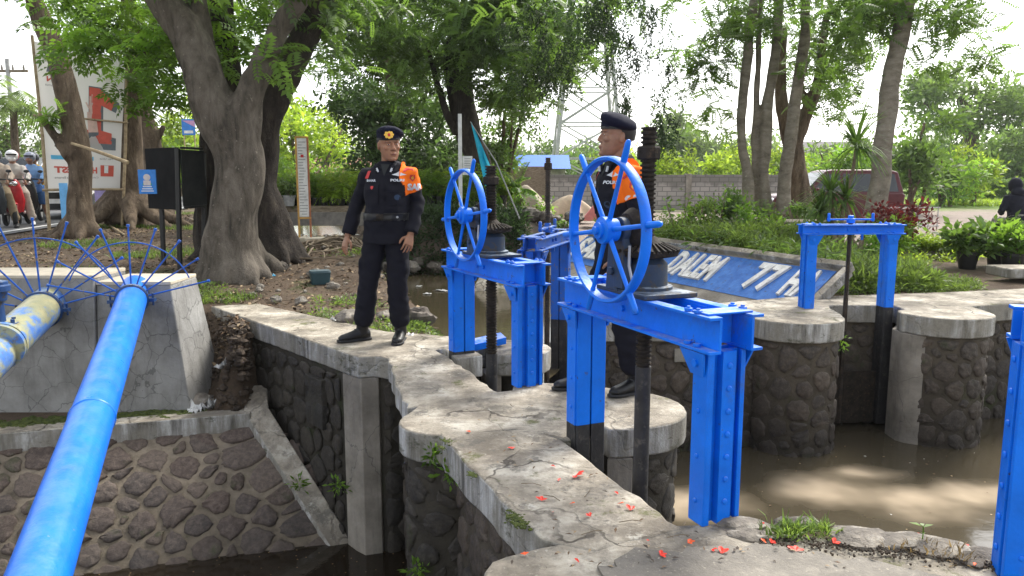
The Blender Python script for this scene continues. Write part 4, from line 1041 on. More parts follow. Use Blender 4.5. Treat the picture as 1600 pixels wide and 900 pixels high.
def head_mb(m, X, detail=True):
    V = lambda *p: X @ Vector(p)
    x, y = X.to_3x3() @ Vector((1, 0, 0)), X.to_3x3() @ Vector((0, 1, 0)); r3 = X.to_3x3()
    m.loft([(V(0, (f+b_)/2, z), x*w, y*((b_-f)/2), 2.25) for z, w, f, b_ in HEADSEC], 26)
    m.tube([V(0, .03, -.07), V(0, .022, .0), V(0, .02, .05)], [.062, .056, .056], 16)
    if detail:
        m.loft([(V(0, -.083, .132), x*.007, y*.008), (V(0, -.094, .112), x*.009, y*.012), (V(0, -.100, .094), x*.014, y*.013), (V(0, -.0995, .085), x*.016, y*.012), (V(0, -.092, .079), x*.013, y*.007)], 10)
        for s in (-1, 1):
            m.ball(V(s*.0135, -.091, .085), (.0095, .009, .008), 10, 6, r3)
            m.ball(V(s*.031, -.080, .141), (.025, .012, .008), 10, 6, r3)
            m.ball(V(s*.038, -.062, .096), (.026, .0225, .022), 10, 6, r3)
            m.ball(V(s*.031, -.073, .121), (.0165, .0125, .0125), 10, 6, r3)
            m.ball(V(s*.077, .012, .108), (.009, .019, .031), 10, 8, r3 @ Euler((R(-12), 0, R(s*22))).to_matrix())
        m.ball(V(0, -.091, .056), (.025, .009, .007), 12, 6, r3); m.ball(V(0, -.0895, .047), (.021, .009, .007), 12, 6, r3)
        m.ball(V(0, -.085, .015), (.021, .013, .014), 12, 6, r3)
def shell(name, src, pred, off, mat, parent, thick=0.0, snap=None):
    me = src.data; keep = [p for p in me.polygons if pred(p.center, p.normal)]
    idx = {}; vs = []; fs = []
    for p in keep:
        f = []
        for i in p.vertices:
            if i not in idx:
                idx[i] = len(vs); v = me.vertices[i]; vs.append((snap(v.co) if snap else v.co)+v.normal*off)
            f.append(idx[i])
        fs.append(f)
    if not fs: return None
    m = MB(); m.add(vs, fs); o = m.build(name, mat, parent, smooth=0, fix=False)
    o.data.polygons.foreach_set('use_smooth', [True]*len(fs))
    if thick: md = o.modifiers.new('t', 'SOLIDIFY'); md.thickness = thick; md.offset = -1
    return o
def decal(name, src, mb, fr, mat, parent, off=.003):
    """project a flat mesh onto src along -z of frame fr"""
    bv = BVHTree.FromObject(src, bpy.context.evaluated_depsgraph_get()) if False else BVHTree.FromPolygons([v.co for v in src.data.vertices], [list(p.vertices) for p in src.data.polygons])
    d = -(fr.to_3x3() @ Vector((0, 0, 1))); vs = []; bad = set()
    for i, v in enumerate(mb.v):
        p = fr @ Vector((v[0], v[1], 0)); h = bv.ray_cast(p-d*.25, d, .6)
        if h[0] is None or h[1].dot(d) > -.04: bad.add(i)
        vs.append((h[0]-d*off) if h[0] is not None else p)
    q = MB(); q.add(vs, [f for f in mb.f if not bad.intersection(f)]); return q.build(name, mat, parent, smooth=0, fix=False)
def rectmb(w, h, nx=8, ny=8):
    m = MB(); m.add([(-w/2+w*i/nx, -h/2+h*j/ny, 0) for j in range(ny+1) for i in range(nx+1)], [(j*(nx+1)+i, j*(nx+1)+i+1, (j+1)*(nx+1)+i+1, (j+1)*(nx+1)+i) for j in range(ny) for i in range(nx)]); return m
def wrinkle(o, amp, fx=7, fz=20, seed=0, pred=None):
    me = o.data
    nr = [v.normal.copy() for v in me.vertices]
    for v, n in zip(me.vertices, nr):
        c = v.co
        w = mnoise.noise(Vector((c.x*fx+seed, c.y*fx, c.z*fz+c.x*fx*.9)))+.6*mnoise.noise(Vector((c.x*fx*2+seed, c.y*fx*2-c.z*fz, c.z*fz*.6)))
        w += .9*(.5-abs(mnoise.noise(Vector((c.x*fx*.8-seed, c.z*fz*.45+c.y*fx, c.z*fz*.3-c.x*fx)))))
        v.co = c+n*amp*w*(pred(c) if pred else 1)
    me.update()
def human(label, loc, rz, J, st, detail=True, group=None):
    """J: joints in body space (front = -Y, person's left = +X)"""
    V = Vector; vox = st.get('vox', .004); cv = st.get('cvox', .008)
    hip, sh, hd = V(J['hip']), V(J['chest']), V(J['head'])      # pelvis centre, shoulder-line centre, chin
    k = st.get('k', 1.0)
    X = Matrix.Translation(hd) @ Euler((R(J.get('nod', 0)), R(J.get('tilt', 0)), R(J.get('turn', 0)))).to_matrix().to_4x4() @ Matrix.Scale(st.get('hs', 1.06), 4)
    spine = lambda t: hip.lerp(sh, t)
    bl = J.get('belly', .0)
    up = (sh-hip).normalized(); sx = V((1, 0, 0)); fy = V((0, 1, 0)); fy = (fy-up*fy.dot(up)).normalized()
    tor = [(-.12, .165, .12), (.0, .17, .125), (.22, .155+bl*.4, .115+bl), (.45, .158+bl*.2, .115+bl*.8), (.7, .172, .12+bl*.3), (.86, .178, .108), (.97, .16, .088), (1.06, .11, .066), (1.14, .062, .06)]
    def torso(m, g): m.loft([(spine(t)+fy*(-.012 if .1 < t < .8 else 0), sx*(a+g), fy*(b_+g), 2.3) for t, a, b_ in tor], 22)
    arms = []
    for s, e, w in ((-1, 'elR', 'wrR'), (1, 'elL', 'wrL')):
        arms.append((sh+sx*s*.165+up*-.04, V(J[e]), V(J[w]), s))
    legs = []
    for s, kn, an in ((-1, 'knR', 'anR'), (1, 'knL', 'anL')):
        legs.append((hip+sx*s*.09-up*.03, V(J[kn]), V(J[an]), s, V(J.get('toeR' if s < 0 else 'toeL', (0, -1, 0))).normalized()))
    # ---- body: one continuous surface
    m = MB(); torso(m, -.014)
    for a, e, w, s in arms:
        m.tube([a-sx*s*.04, a, a.lerp(e, .5), e, e.lerp(w, .4), w], [.05, .052, .044, .037, .036, .026], 12)
        d = (w-e).normalized(); pal = V(J.get('palmR' if s < 0 else 'palmL', (-s, 0, 0))); pal = (pal-d*pal.dot(d)).normalized(); th = V(J.get('thR' if s < 0 else 'thL', (0, -1, 0))); th = (th-d*th.dot(d)-pal*th.dot(pal)).normalized()
        hand_mb(m, w, d, pal, th, J.get('curl', .5), 1.0)
    for a, kn, an, s, toe in legs:
        m.tube([a+up*.05, a, a.lerp(kn, .5), kn, kn.lerp(an, .35), an], [.07, .078, .068, .053, .05, .036], 12)
        m.tube([an-toe*.03-V((0, 0, .03)), an+toe*.06-V((0, 0, .05)), an+toe*.15-V((0, 0, .06))], [.035, .033, .02], 10)
    m.tube([sh+V((0, .02, 0)), X @ V((0, .02, .03))], [.062, .056], 14)
    head_mb(m, X, detail)
    t = m.build('person', st['skin'], None, smooth=0); tag(t, label, 'person', group)
    remesh(t, vox, 3 if detail else 1); t.location = loc; t.rotation_euler = (0, 0, rz)
    # ---- shirt
    m = MB(); torso(m, .012)
    for a, e, w, s in arms:
        cuff = w if st.get('long', True) else a.lerp(e, .75)
        e2 = e
        if st.get('long', True):
            m.tube([a-sx*s*.06, a+sx*s*.006, a.lerp(e, .5), e, e.lerp(w, .5), e.lerp(w, .93)], [.06, .07, .063, .058, .057, .056], 16)
        else: m.tube([a-sx*s*.06, a+sx*s*.006, cuff], [.066, .074, .072], 14)
    if st.get('skirt', True): m.loft([(spine(.16), sx*(.172+bl*.4), fy*(.137+bl)), (spine(-.05), sx*.192, fy*.152), (spine(-.2), sx*.2, fy*.158)], 22)
    j = m.build(st.get('topname', 'jacket'), st['top'], t, smooth=0); remesh(j, cv, 3)
    wrinkle(j, st.get('wr', .007)*.9, 7, 17, 3)
    # ---- trousers
    m = MB(); m.loft([(hip+up*.12, sx*.165, fy*.125), (hip, sx*.18, fy*.135), (hip-V((0, 0, .09)), sx*.182, fy*.128)], 20)
    for a, kn, an, s, toe in legs:
        end = kn.lerp(an, st.get('trl', .88))
        m.tube([a+up*.04, a, a.lerp(kn, .5), kn, kn.lerp(an, .45), end-(an-kn).normalized()*.05, end], [.085, .1, .094, .08, .082, .08, .06], 16)
        if st.get('cargo'): m.ball(a.lerp(kn, .7)+sx*s*.07, (.03, .075, .095), 10, 8)
    tr = m.build('trousers', st['bottom'], t, smooth=0); remesh(tr, cv, 3); wrinkle(tr, st.get('wr', .007)*.85, 7, 19, 9)
    # ---- footwear
    for a, kn, an, s, toe in legs:
        m = MB(); sd2 = toe.cross(V((0, 0, 1))).normalized(); b0 = an-V((0, 0, .085)); z = V((0, 0, 1))
        if st.get('boots', True):
            m.tube([kn.lerp(an, .62), kn.lerp(an, .8), an+z*.0, an-z*.03-toe*.01], [.056, .054, .05, .052], 14)
        m.loft([(b0-toe*.068+z*.045, sd2*.026, z*.038), (b0-toe*.045+z*.05, sd2*.038, z*.05), (b0+z*.06, sd2*.04, z*.055), (b0+toe*.06+z*.052, sd2*.043, z*.045), (b0+toe*.125+z*.04, sd2*.048, z*.034), (b0+toe*.175+z*.036, sd2*.042, z*.027), (b0+toe*.2+z*.032, sd2*.022, z*.015)], 16)
        bo = m.build('boot' if st.get('boots', True) else 'shoe', st['shoe'], t, smooth=0); remesh(bo, .007, 2)
        m = MB(); m.loft([(b0-toe*.075+z*.013, sd2*.028, z*.013), (b0-toe*.05+z*.013, sd2*.042, z*.014), (b0+toe*.02+z*.012, sd2*.038, z*.012), (b0+toe*.12+z*.012, sd2*.052, z*.012), (b0+toe*.185+z*.013, sd2*.044, z*.012), (b0+toe*.212+z*.014, sd2*.02, z*.01)], 16, True, 3)
        m.build('sole', M['rubber'], bo, smooth=40)
        if detail and st.get('boots', True):
            m = MB()
            for i in range(6):
                c = b0+toe*(.075-.016*i)+z*(.092+.022*i if i > 1 else .086+.012*i)
                m.tube([c-sd2*.022-z*.006, c+z*.004, c+sd2*.022-z*.006], .0035, 5)
            m.build('laces', M['rubber'], bo)
    V3 = lambda *p: X @ V(p)
    r3 = X.to_3x3()
    if detail:
        for s in (-1, 1):
            m = MB(); m.ball(V3(s*.031, -.0790, .1215), (.0112, .0078, .0032), 12, 8, r3); e = m.build('eye', M['eye'], t)
            m = MB(); m.ball(V3(s*.031-.001, -.0850, .1215), (.005, .0026, .0033), 10, 6, r3); m.build('iris', M['iris'], e)
            m = MB(); m.tube([V3(s*.016, -.0885, .1375), V3(s*.03, -.0880, .1415), V3(s*.045, -.081, .138)], [.0028, .0036, .002], 6); m.build('eyebrow', M['hair'], t)
        m = MB(); m.tube([V3(-.023, -.0925, .0515), V3(-.01, -.0975, .0525), V3(0, -.0975, .0515), V3(.01, -.0975, .0525), V3(.023, -.0925, .0515)], [.002, .0042, .0045, .0042, .002], 8); m.build('lips', M['lip'], t)
        m = MB(); m.loft([(V3(0, (f+b_)/2+.004, z), r3 @ V((w+.002, 0, 0)), r3 @ V((0, (b_-f)/2+.001, 0)), 2.25) for z, w, f, b_ in ((.1, .0725, -.01, .093), (.122, .0742, -.03, .1), (.142, .0757, -.045, .1025), (.165, .075, -.06, .1025), (.185, .068, -.06, .095))], 26)
        m.build('hair', M['hair'], t, smooth=60)
    return t, j, tr, X
def beret(t, X, flop):
    V = lambda *p: X @ Vector(p); r3 = X.to_3x3()
    tl = r3 @ Euler((R(-15), R(flop), 0)).to_matrix(); s = 1 if flop > 0 else -1
    m = MB()
    m.loft([(V(0, (f+b_)/2, z), r3 @ Vector((w+.007, 0, 0)), r3 @ Vector((0, (b_-f)/2+.006, 0)), 2.2) for z, w, f, b_ in ((.158, .0745, -.09, .1), (.19, .074, -.09, .1), (.205, .066, -.08, .09))], 26)
    m.ball(V(s*.014, .0, .200), (.100, .110, .044), 20, 12, tl)
    m.ball(V(-s*.025, -.05, .214), (.06, .048, .036), 14, 10, tl)
    o = m.build('beret', M['beretc'], t, smooth=0); remesh(o, .006, 3); wrinkle(o, .003, 14, 14, 5)
    m = MB(); m.loft([(V(0, (f+b_)/2, z), r3 @ Vector((w+.0085, 0, 0)), r3 @ Vector((0, (b_-f)/2+.0075, 0)), 2.2) for z, w, f, b_ in ((.153, .0742, -.0895, .1), (.167, .0742, -.0895, .1))], 30, False); m.build('band', M['boot'], o, smooth=60)
    return o

black = dict(skin=M['skin1'], top=M['navyblack'], bottom=M['navyblack'], shoe=M['boot'], cargo=True, wr=.010)
JA = dict(hip=(.03, 0, .915), chest=(.055, -.01, 1.40), head=(.075, -.035, 1.472), turn=36, nod=4, tilt=-3, belly=.03,
          elR=(-.225, .035, 1.13), wrR=(-.29, -.04, .865), elL=(.275, .05, 1.14), wrL=(.245, -.08, .885), palmR=(.6, .7, 0), palmL=(-.6, .7, 0), thR=(.5, -1, 0), thL=(-.5, -1, 0), curl=.55,
          knR=(-.125, -.03, .5), anR=(-.205, .0, .085), knL=(.115, -.03, .5), anL=(.115, .03, .085), toeR=(-.75, -.6, 0), toeL=(.1, -1, 0))
pa, ja, ta, Xa = human('officer in black uniform and badged beret facing the camera, orange cover on one shoulder', (-1.04, 6.22, .0), R(-8), JA, black)
be = beret(pa, Xa, 14)
# beret badge
m = MB()
for a in range(8):
    an = a*math.pi/4; m.ball((.025*math.cos(an), .021*math.sin(an), 0), (.012, .011, .003), 8, 5)
m.ball((0, 0, 0), (.024, .021, .004), 12, 6)
q = MB(); q.ball((0, -.001, .004), (.011, .012, .003), 10, 6)
fr = Xa @ frame((-.030, -.099, .192), (1, -.22, 0), (0, .25, 1)); m.xf(fr); bd = m.build('badge', M['gold'], be); q.xf(fr); q.build('badge_centre', M['redp'], bd)
shc = Vector(JA['chest'])
def arm_pred(j, side, lo=.0, hi=.62):
    a = Vector(j['chest'])+Vector((side*.165, 0, -.04)); e = Vector(j['elL' if side > 0 else 'elR']); d = (e-a); L = d.length; d.normalize()
    def pr(c, n):
        v = c-a; s = v.dot(d)
        return (s < hi*L and c.x*side > a.x*side-.068+max(0, s-.04)*.3 and s > -.12 and (v-d*s).length < .12)
    return pr
def arm_snap(j, side, hi=.62):
    a = Vector(j['chest'])+Vector((side*.165, 0, -.04)); e = Vector(j['elL' if side > 0 else 'elR']); d = (e-a); L = d.length; d.normalize()
    def sn(c):
        s = (c-a).dot(d); c = c-d*max(0, s-hi*L+.012)
        xm = a.x*side-.045+max(0, s-.04)*.3
        return Vector((max(c.x*side, xm)*side, c.y, c.z))
    return sn
def dress(p, j, tr, J, X, name):
    sl = shell('shoulder_cover', j, arm_pred(J, 1), .006, M['orange'], p, .003, arm_snap(J, 1))
    ch = Vector(J['chest'])
    # belt, buckle
    hip = Vector(J['hip']); bz = hip.z+.115
    be = shell('belt', j, lambda c, n: abs(c.z-bz) < .036 and abs(c.x-hip.x) < .2+0*c.y and abs(n.z) < .7, .007, M['boot'], p, .006, lambda c: Vector((c.x, c.y, min(bz+.026, max(bz-.026, c.z)))))
    f = frame((hip.x, -.3, bz), (1, 0, 0), (0, 0, 1)); decal('buckle', be, rectmb(.06, .05), f, M['iron'], be, .006)
    f = frame((hip.x+.13, -.3, bz), (1, .0, 0), (0, 0, 1)); m = MB(); m.lathe([(.009, 0), (.009, .001)], (0, 0, 0), 10); decal('stud', be, m, f, M['tin'], be, .006)
    # pockets with flaps, name tapes, prints
    for s in (-1, 1):
        f = frame((ch.x+s*.095, -.3, ch.z-.2), (1, 0, 0), (0, 0, 1)); pk = decal('chest_pocket', j, rectmb(.115, .15, 10, 12), f, M['navyblack'], p, .009)
        md = pk.modifiers.new('t', 'SOLIDIFY'); md.thickness = .007; md.offset = 0
        f = frame((ch.x+s*.095, -.3, ch.z-.145), (1, 0, 0), (0, 0, 1)); fl = decal('pocket_flap', j, rectmb(.125, .05, 10, 6), f, M['navyblack'], pk, .015); md = fl.modifiers.new('t', 'SOLIDIFY'); md.thickness = .006; md.offset = 0
    def txt(tx, x, z, w, mat, h=None, ang=0, nm='lettering', src=j):
        q = fit_width(text_mb(tx, .03, 0, bold=.0012), w, h); q.v = [(v[0]-w/2, v[1]-(h or .02)/2, 0) for v in q.v]
        return decal(nm, src, q, frame((x, -.3, z), (math.cos(ang), 0, math.sin(ang)), (-math.sin(ang), 0, math.cos(ang))), mat, p, .0125)
    txt('POLRI', ch.x+.105, ch.z-.082, .10, M['print'], .02); txt('BAHAR', ch.x-.105, ch.z-.085, .085, M['print'], .019)
    # collar wings and tee
    for s in (-1, 1):
        m = MB(); m.add([(0, 0, 0), (s*.055, -.005, .0), (s*.072, .004, .055), (s*.075, .03, .085), (s*.03, -.0, .055)], [(0, 1, 2, 4), (2, 3, 4)])
        m.v = [(v[0]*1.0+ch.x+s*.014, v[1]+ch.y-.098, v[2]+ch.z-.03) for v in m.v]; cl = m.build('collar', M['navyblack'], p, smooth=60); md = cl.modifiers.new('t', 'SOLIDIFY'); md.thickness = .009
        m = MB(); m.tube([(ch.x+s*.05, ch.y-.108, ch.z-.018), (ch.x+s*.062, ch.y-.106, ch.z+.012)], .0075, 6); m.tube([(ch.x+s*.05, ch.y-.109, ch.z-.0), (ch.x+s*.066, ch.y-.107, ch.z-.006)], .004, 6); m.build('collar_tab', M['print'], cl)
    m = MB(); m.add([(-.04, 0, .045), (.04, 0, .045), (0, -.012, -.05)], [(0, 2, 1)]); 
    f = frame((ch.x, -.3, ch.z-.005), (1, 0, 0), (0, 0, 1)); te = decal('tee_shirt', j, MBtri(.075, .095), f, M['olive_tee'], p, .006)
    # button placket
    f = frame((ch.x*.6+hip.x*.4, -.3, ch.z-.26), (1, 0, 0), ((ch.x-hip.x), 0, .5)); pl = decal('placket', j, rectmb(.034, .34, 4, 20), f, M['navyblack'], p, .007)
    # badges
    m = MB(); m.lathe([(.022, 0), (.022, .001)], (0, 0, 0), 14); decal('round_badge', j, m, frame((ch.x+.11, -.3, ch.z-.215), (1, 0, 0), (0, 0, 1)), clothmat('dim blue badge', (.03, .05, .09)), p, .0145)
    m = MB(); m.add([(-.055, 0, 0), (-.02, -.006, 0), (0, -.012, 0), (.02, -.006, 0), (.055, 0, 0), (.02, .012, 0), (0, .028, 0), (-.02, .012, 0)], [(0, 1, 7), (1, 2, 6, 7), (2, 3, 5, 6), (3, 4, 5)]); decal('wing_badge', j, m, frame((ch.x+.115, -.3, ch.z-.04), (1, 0, 0), (0, 0, 1)), M['print'], p, .009)
    m = MB(); m.add([(-.012, .012, 0), (.012, .012, 0), (.012, -.004, 0), (0, -.016, 0), (-.012, -.004, 0)], [(0, 4, 3, 2, 1)]); decal('shield_pin', j, m, frame((ch.x-.09, -.3, ch.z-.14), (1, 0, 0), (0, 0, 1)), M['redp'], p, .022)
    m = rectmb(.035, .06, 3, 4); decal('shoulder_flag', j, m, frame((ch.x-.225, -.3, ch.z-.06), (.5, .8, 0), (0, 0, 1)) if False else frame((ch.x-.32, -.22, ch.z-.04), (.6, -.8, 0), (0, 0, 1)), M['redp'], p, .006)
    # SAR print and crest on the orange cover (outer face of the left arm)
    a = ch+Vector((.165, 0, -.04)); e = Vector(J['elL']); dd = (e-a).normalized()
    for ang, wd in ((J.get('sarang', -35), .13),):
        nrm = Vector((math.cos(R(ang)), math.sin(R(ang)), 0)); xd = Vector((-nrm.y, nrm.x, 0)); c = a+dd*.118+nrm*.2
        q = fit_width(text_mb('SAR', .07, 0, bold=.004, fine=.02), wd, .056); q.v = [(v[0]-wd/2, v[1]-.028, 0) for v in q.v]
        decal('lettering', sl, q, frame(c, xd, -dd), M['print'], sl, .003)
        c = a+dd*.042+nrm*.2; m = MB(); m.add([(-.022, .024, 0), (.022, .024, 0), (.024, -.004, 0), (0, -.028, 0), (-.024, -.004, 0)], [(0, 4, 3, 2, 1)]); decal('shield_badge', sl, m, frame(c, xd, -dd), M['redp'], sl, .003)
        q = MB(); q.lathe([(.012, 0), (.012, .001)], (0, 0, 0), 10); decal('shield_centre', sl, q, frame(c, xd, -dd), M['gold'], sl, .005)
        m = MB(); m.tube([(-.05, 0, 0), (-.025, .016, 0), (0, .022, 0), (.025, .016, 0), (.05, 0, 0)], .008, 6); decal('arc_badge', sl, m, frame(a-dd*.01+nrm*.2, xd, -dd), M['redp'], sl, .003)
    return sl
def MBtri(w, h):
    m = MB(); n = 8
    for j in range(n):
        a0, a1 = 1-j/n, 1-(j+1)/n
        m.add([(-w/2*a0, h/2-h*j/n, 0), (w/2*a0, h/2-h*j/n, 0), (w/2*a1, h/2-h*(j+1)/n, 0), (-w/2*a1, h/2-h*(j+1)/n, 0)], [(0, 1, 2, 3)])
    return m
JA['sarang'] = -60
dress(pa, ja, ta, JA, Xa, 'BAHAR')
JB = dict(hip=(0, .02, .915), chest=(0, .0, 1.395), head=(0, -.03, 1.462), turn=-12, nod=-4, tilt=0, belly=.0,
          elR=(-.235, .02, 1.11), wrR=(-.2, .06, .86), elL=(.235, .03, 1.11), wrL=(.2, -.08, .86), curl=.6,
          knR=(-.1, -.12, .5), anR=(-.1, -.17, .085), knL=(.1, .0, .5), anL=(.1, .1, .085), toeR=(-.1, -1, 0), toeL=(.2, -1, 0), sarang=-24)
black2 = dict(black); black2['skin'] = M['skin2']
pb, jb, tb, Xb = human('officer in black uniform seen from his left side, standing behind the large blue handwheel', (.655, 4.74, .0), R(-72), JB, black2)
beret(pb, Xb, 14)
dress(pb, jb, tb, JB, Xb, 'x')
# ------------------------------------------------------------------ trees
def tree(label, base, stems, bark, crowns, group=None, vox=.05, wig=.1, seed=0, cat='tree', roots=(), name='tree', brk=None):
    """stems: lists of (point, radius); crowns: (leafset, template, lumps, per, clump, n_in, scale, tilt)"""
    t = thing(name, label, cat, base, 0, group); inv = Matrix.Translation(-Vector(base))
    rng = np.random.default_rng(seed+100)
    m = MB()
    for k, st in enumerate(stems):
        pts = [Vector(p) for p, r in st]; rr = [r*.8 for p, r in st]
        P = []; RR = []
        for i in range(len(pts)-1):                          # Catmull-Rom so that limbs bend like wood
            p0, p1, p2, p3 = pts[max(i-1, 0)], pts[i], pts[i+1], pts[min(i+2, len(pts)-1)]
            n = max(3, int((p2-p1).length/.25))
            for j in range(n):
                u = j/n; P.append(.5*((2*p1)+(p2-p0)*u+(2*p0-5*p1+4*p2-p3)*u*u+(3*p1-p0-3*p2+p3)*u**3)); RR.append(rr[i]+(rr[i+1]-rr[i])*u)
        P.append(pts[-1]); RR.append(rr[-1])
        P = [p+Vector((mnoise.noise(p*1.1+Vector((seed, 0, 0))), mnoise.noise(p*1.1+Vector((0, seed, 0))), 0))*RR[i]*.45 for i, p in enumerate(P)]
        m.tube(P, RR, 14, True, wig, seed+k)
    for rt in roots:
        pts = [Vector(p) for p, r in rt]; m.tube(limb_pts(pts), np.interp(np.linspace(0, 1, 9), np.linspace(0, 1, len(rt)), [r for p, r in rt]), 10, True, .15, seed)
    m.xf(inv)
    tr = m.build('trunk', bark, t, smooth=0)
    if vox: remesh(tr, vox, 2)
    wrinkle(tr, .02 if vox and vox < .08 else .03, 6, 2.2, seed)
    for ci, (ls, tpl, lumps, per, clump, n_in, sc, tilt) in enumerate(crowns):
        P, mi = clump_points(lumps, per*(1.9 if (tpl is TPL_PIN or tpl is TPL_PIN_L) else 1.25), rng, clump, n_in)
        P = P-np.array(base)
        scatter('crown', tpl, P, rng, LEAF[ls], mi, t, sc, tilt)  # crown lumps above the view are unseen, added to shade the foreground
    return t
def limb_pts(pts, n=9):
    out = []
    for i in range(n):
        u = i/(n-1)*(len(pts)-1); k = min(int(u), len(pts)-2); out.append(pts[k].lerp(pts[k+1], u-k))
    return out
def lp(px, py, y, rx, ry=None, rd=None):
    k = y/1200; return (tuple(at(px, py, y)), (rx*k, (rd if rd else rx*k*.8), (ry or rx*.7)*k))
def st(y, *pr): return [(at(px, py, y), r) for px, py, r in pr]
def far_pt(base, dx, dy, dz): return (Vector(base)+Vector((dx, dy, dz)))

# the grey fig at the left with buttress roots
B = at(362, 432, 9.7); B.z = .05
roots = []
for px, py, dy, r in ((297, 446, -.35, .1), (322, 458, -.5, .1), (352, 462, -.55, .09), (402, 448, -.45, .11), (428, 428, -.1, .1), (448, 405, .5, .12), (318, 420, .5, .11), (380, 455, -.5, .08), (305, 415, .35, .1)):
    e = at(px, py, 9.7+dy); e.z = gz(e.x, e.y)-.04
    roots.append([(B+Vector((0, 0, .75)), .2), (B.lerp(e, .45)+Vector((0, 0, .22)), .15), (B.lerp(e, .8)+Vector((0, 0, .05)), r), (e, .04)])
fig = tree('largest tree with smooth grey trunk forking low and buttress roots, beside the black notice board', B,
    [st(9.7, (360, 450, .5), (366, 400, .44), (372, 330, .36), (368, 260, .37), (352, 200, .38), (330, 130, .31), (295, 60, .27), (258, 0, .24), (215, -80, .2), (150, -170, .14)),
     st(9.65, (365, 240, .3), (385, 170, .24), (402, 115, .18), (430, 55, .155), (466, 5, .15), (520, -70, .12), (600, -150, .09)),
     st(9.9, (340, 190, .2), (325, 110, .16), (312, 40, .15), (305, -40, .13), (330, -120, .1))], M['bark_fig'],
    [('bright', TPL_PIN_L, [lp(190, 70, 10.2, 75, 55, .8), lp(320, 40, 11.5, 60, 50, .5), lp(410, 20, 11.5, 50, 40, .5), lp(255, 100, 10.0, 55, 50, .6), (lp(150, 25, 10.5, 60, 45, .8)), lp(238, 155, 10.3, 40, 28, .5), lp(130, 85, 10.6, 36, 24, .5), lp(345, 60, 10.5, 40, 50, .6)], 17, .16, 9, (.5, .95), .5),
     ('mid', TPL_PIN_L, [lp(430, 95, 9.6, 22, 40, .4), lp(350, -60, 10, 260, 90, 2.2), lp(150, -80, 10, 160, 80, 1.8), lp(480, 10, 9.9, 60, 35, .6), lp(270, 20, 10.6, 70, 50, .8), lp(345, 110, 10.9, 30, 60, .5)], 7, .2, 9, (.5, .95), .55)],
    roots=roots, vox=.035, seed=1, name='fig_tree')
B = at(418, 395, 10.9); B.z = .1
roots = []
for px, py, dy, r in ((470, 402, -.3, .1), (452, 408, -.5, .09), (490, 396, -.2, .07), (480, 385, .2, .09), (430, 412, -.5, .1), (390, 400, -.2, .1), (340, 400, .3, .12), (290, 395, .3, .1), (300, 410, -.1, .09)):
    e = at(px, py, 10.9+dy); e.z = gz(e.x, e.y)-.03
    roots.append([(B+Vector((0, 0, 1.15)), .16), (B.lerp(e, .45)+Vector((0, 0, .42)), .13), (B.lerp(e, .78)+Vector((0, 0, .12)), r), (e, .03)])
tree('dark leaning tree with brown flaring roots, close behind the grey forked tree', B,
    [st(10.9, (415, 410, .5), (412, 370, .4), (402, 310, .33), (408, 240, .27), (428, 170, .27), (462, 80, .26), (497, 10, .24), (530, -60, .2), (590, -160, .14)),
     st(11.1, (402, 320, .3), (380, 230, .26), (362, 140, .22), (352, 60, .2), (348, -40, .18), (370, -140, .12)),
     st(11.3, (330, 400, .3), (325, 300, .2), (330, 200, .16), (338, 120, .14))], M['bark_dark'],
    [('mid', TPL_PIN, [lp(520, 10, 11.5, 60, 30, .8), lp(560, -60, 11, 150, 60, 2), lp(420, -100, 11.5, 160, 60, 2), lp(545, 90, 11.8, 22, 40, .4), lp(470, 60, 11.3, 20, 18, .3)], 12, .22, 10, (.6, 1.1), .6)], roots=roots, vox=.04, seed=2, wig=.18, name='leaning_tree')

# roadside trees at the left
B = at(126, 372, 14.5); B.z = gz(B.x, B.y)
lt = tree('leaning brown tree in front of the election banner, with a leafy stub on its left', B,
    [st(14.5, (127, 380, .34), (126, 350, .28), (122, 290, .235), (118, 215, .26), (98, 115, .25), (76, 50, .21), (50, -10, .17), (5, -90, .13)),
     st(14.4, (112, 250, .13), (92, 222, .1), (76, 198, .09), (66, 184, .07)),
     st(14.3, (104, 245, .08), (95, 232, .06), (86, 228, .05))], M['bark_brown'],
    [('bright', TPL_PIN, [lp(92, 172, 14.3, 20, 14, .25), lp(75, 182, 14.3, 12, 8, .2)], 60, .1, 7, (.5, .8), .6),
     ('mid', TPL_PIN, [lp(60, -60, 15, 130, 60, 2), lp(115, 20, 14.4, 30, 25, .5)], 8, .3, 10, (.7, 1.2), .6)],
    roots=[[(B+Vector((0, 0, .4)), .18), (B+Vector((a*.35, b_*.3, .06)), .1), (B+Vector((a*.75, b_*.7, -.05)), .04)] for a, b_ in ((1, -.3), (-1, -.4), (.5, -1), (-.4, -1))], vox=.045, seed=3, wig=.16, name='roadside_tree')
B = at(200, 348, 17); B.z = gz(B.x, B.y)
tree('brown tree with spreading roots just right of the election banner', B,
    [st(17, (195, 355, .55), (198, 320, .42), (203, 250, .33), (206, 180, .27), (212, 110, .24), (212, 40, .2), (190, -40, .16)), st(17.2, (206, 200, .18), (228, 120, .15), (250, 40, .12))], M['bark_brown'],
    [('bright', TPL_PIN, [lp(200, 30, 17, 110, 50, 2), lp(300, 10, 17.5, 90, 40, 2), lp(228, 110, 16.8, 45, 40, .8)], 9, .34, 10, (.8, 1.3), .6)],
    roots=[[(B+Vector((0, 0, .9)), .22), (B+Vector((a*.6, b_*.5, .28)), .15), (B+Vector((a*1.2, b_, -.04)), .06)] for a, b_ in ((1, -.5), (-1, -.5), (.5, -1), (-.5, -1), (1.2, 0))], vox=.06, seed=4, wig=.2, name='roadside_tree')
B = at(248, 335, 20.5); B.z = gz(B.x, B.y)
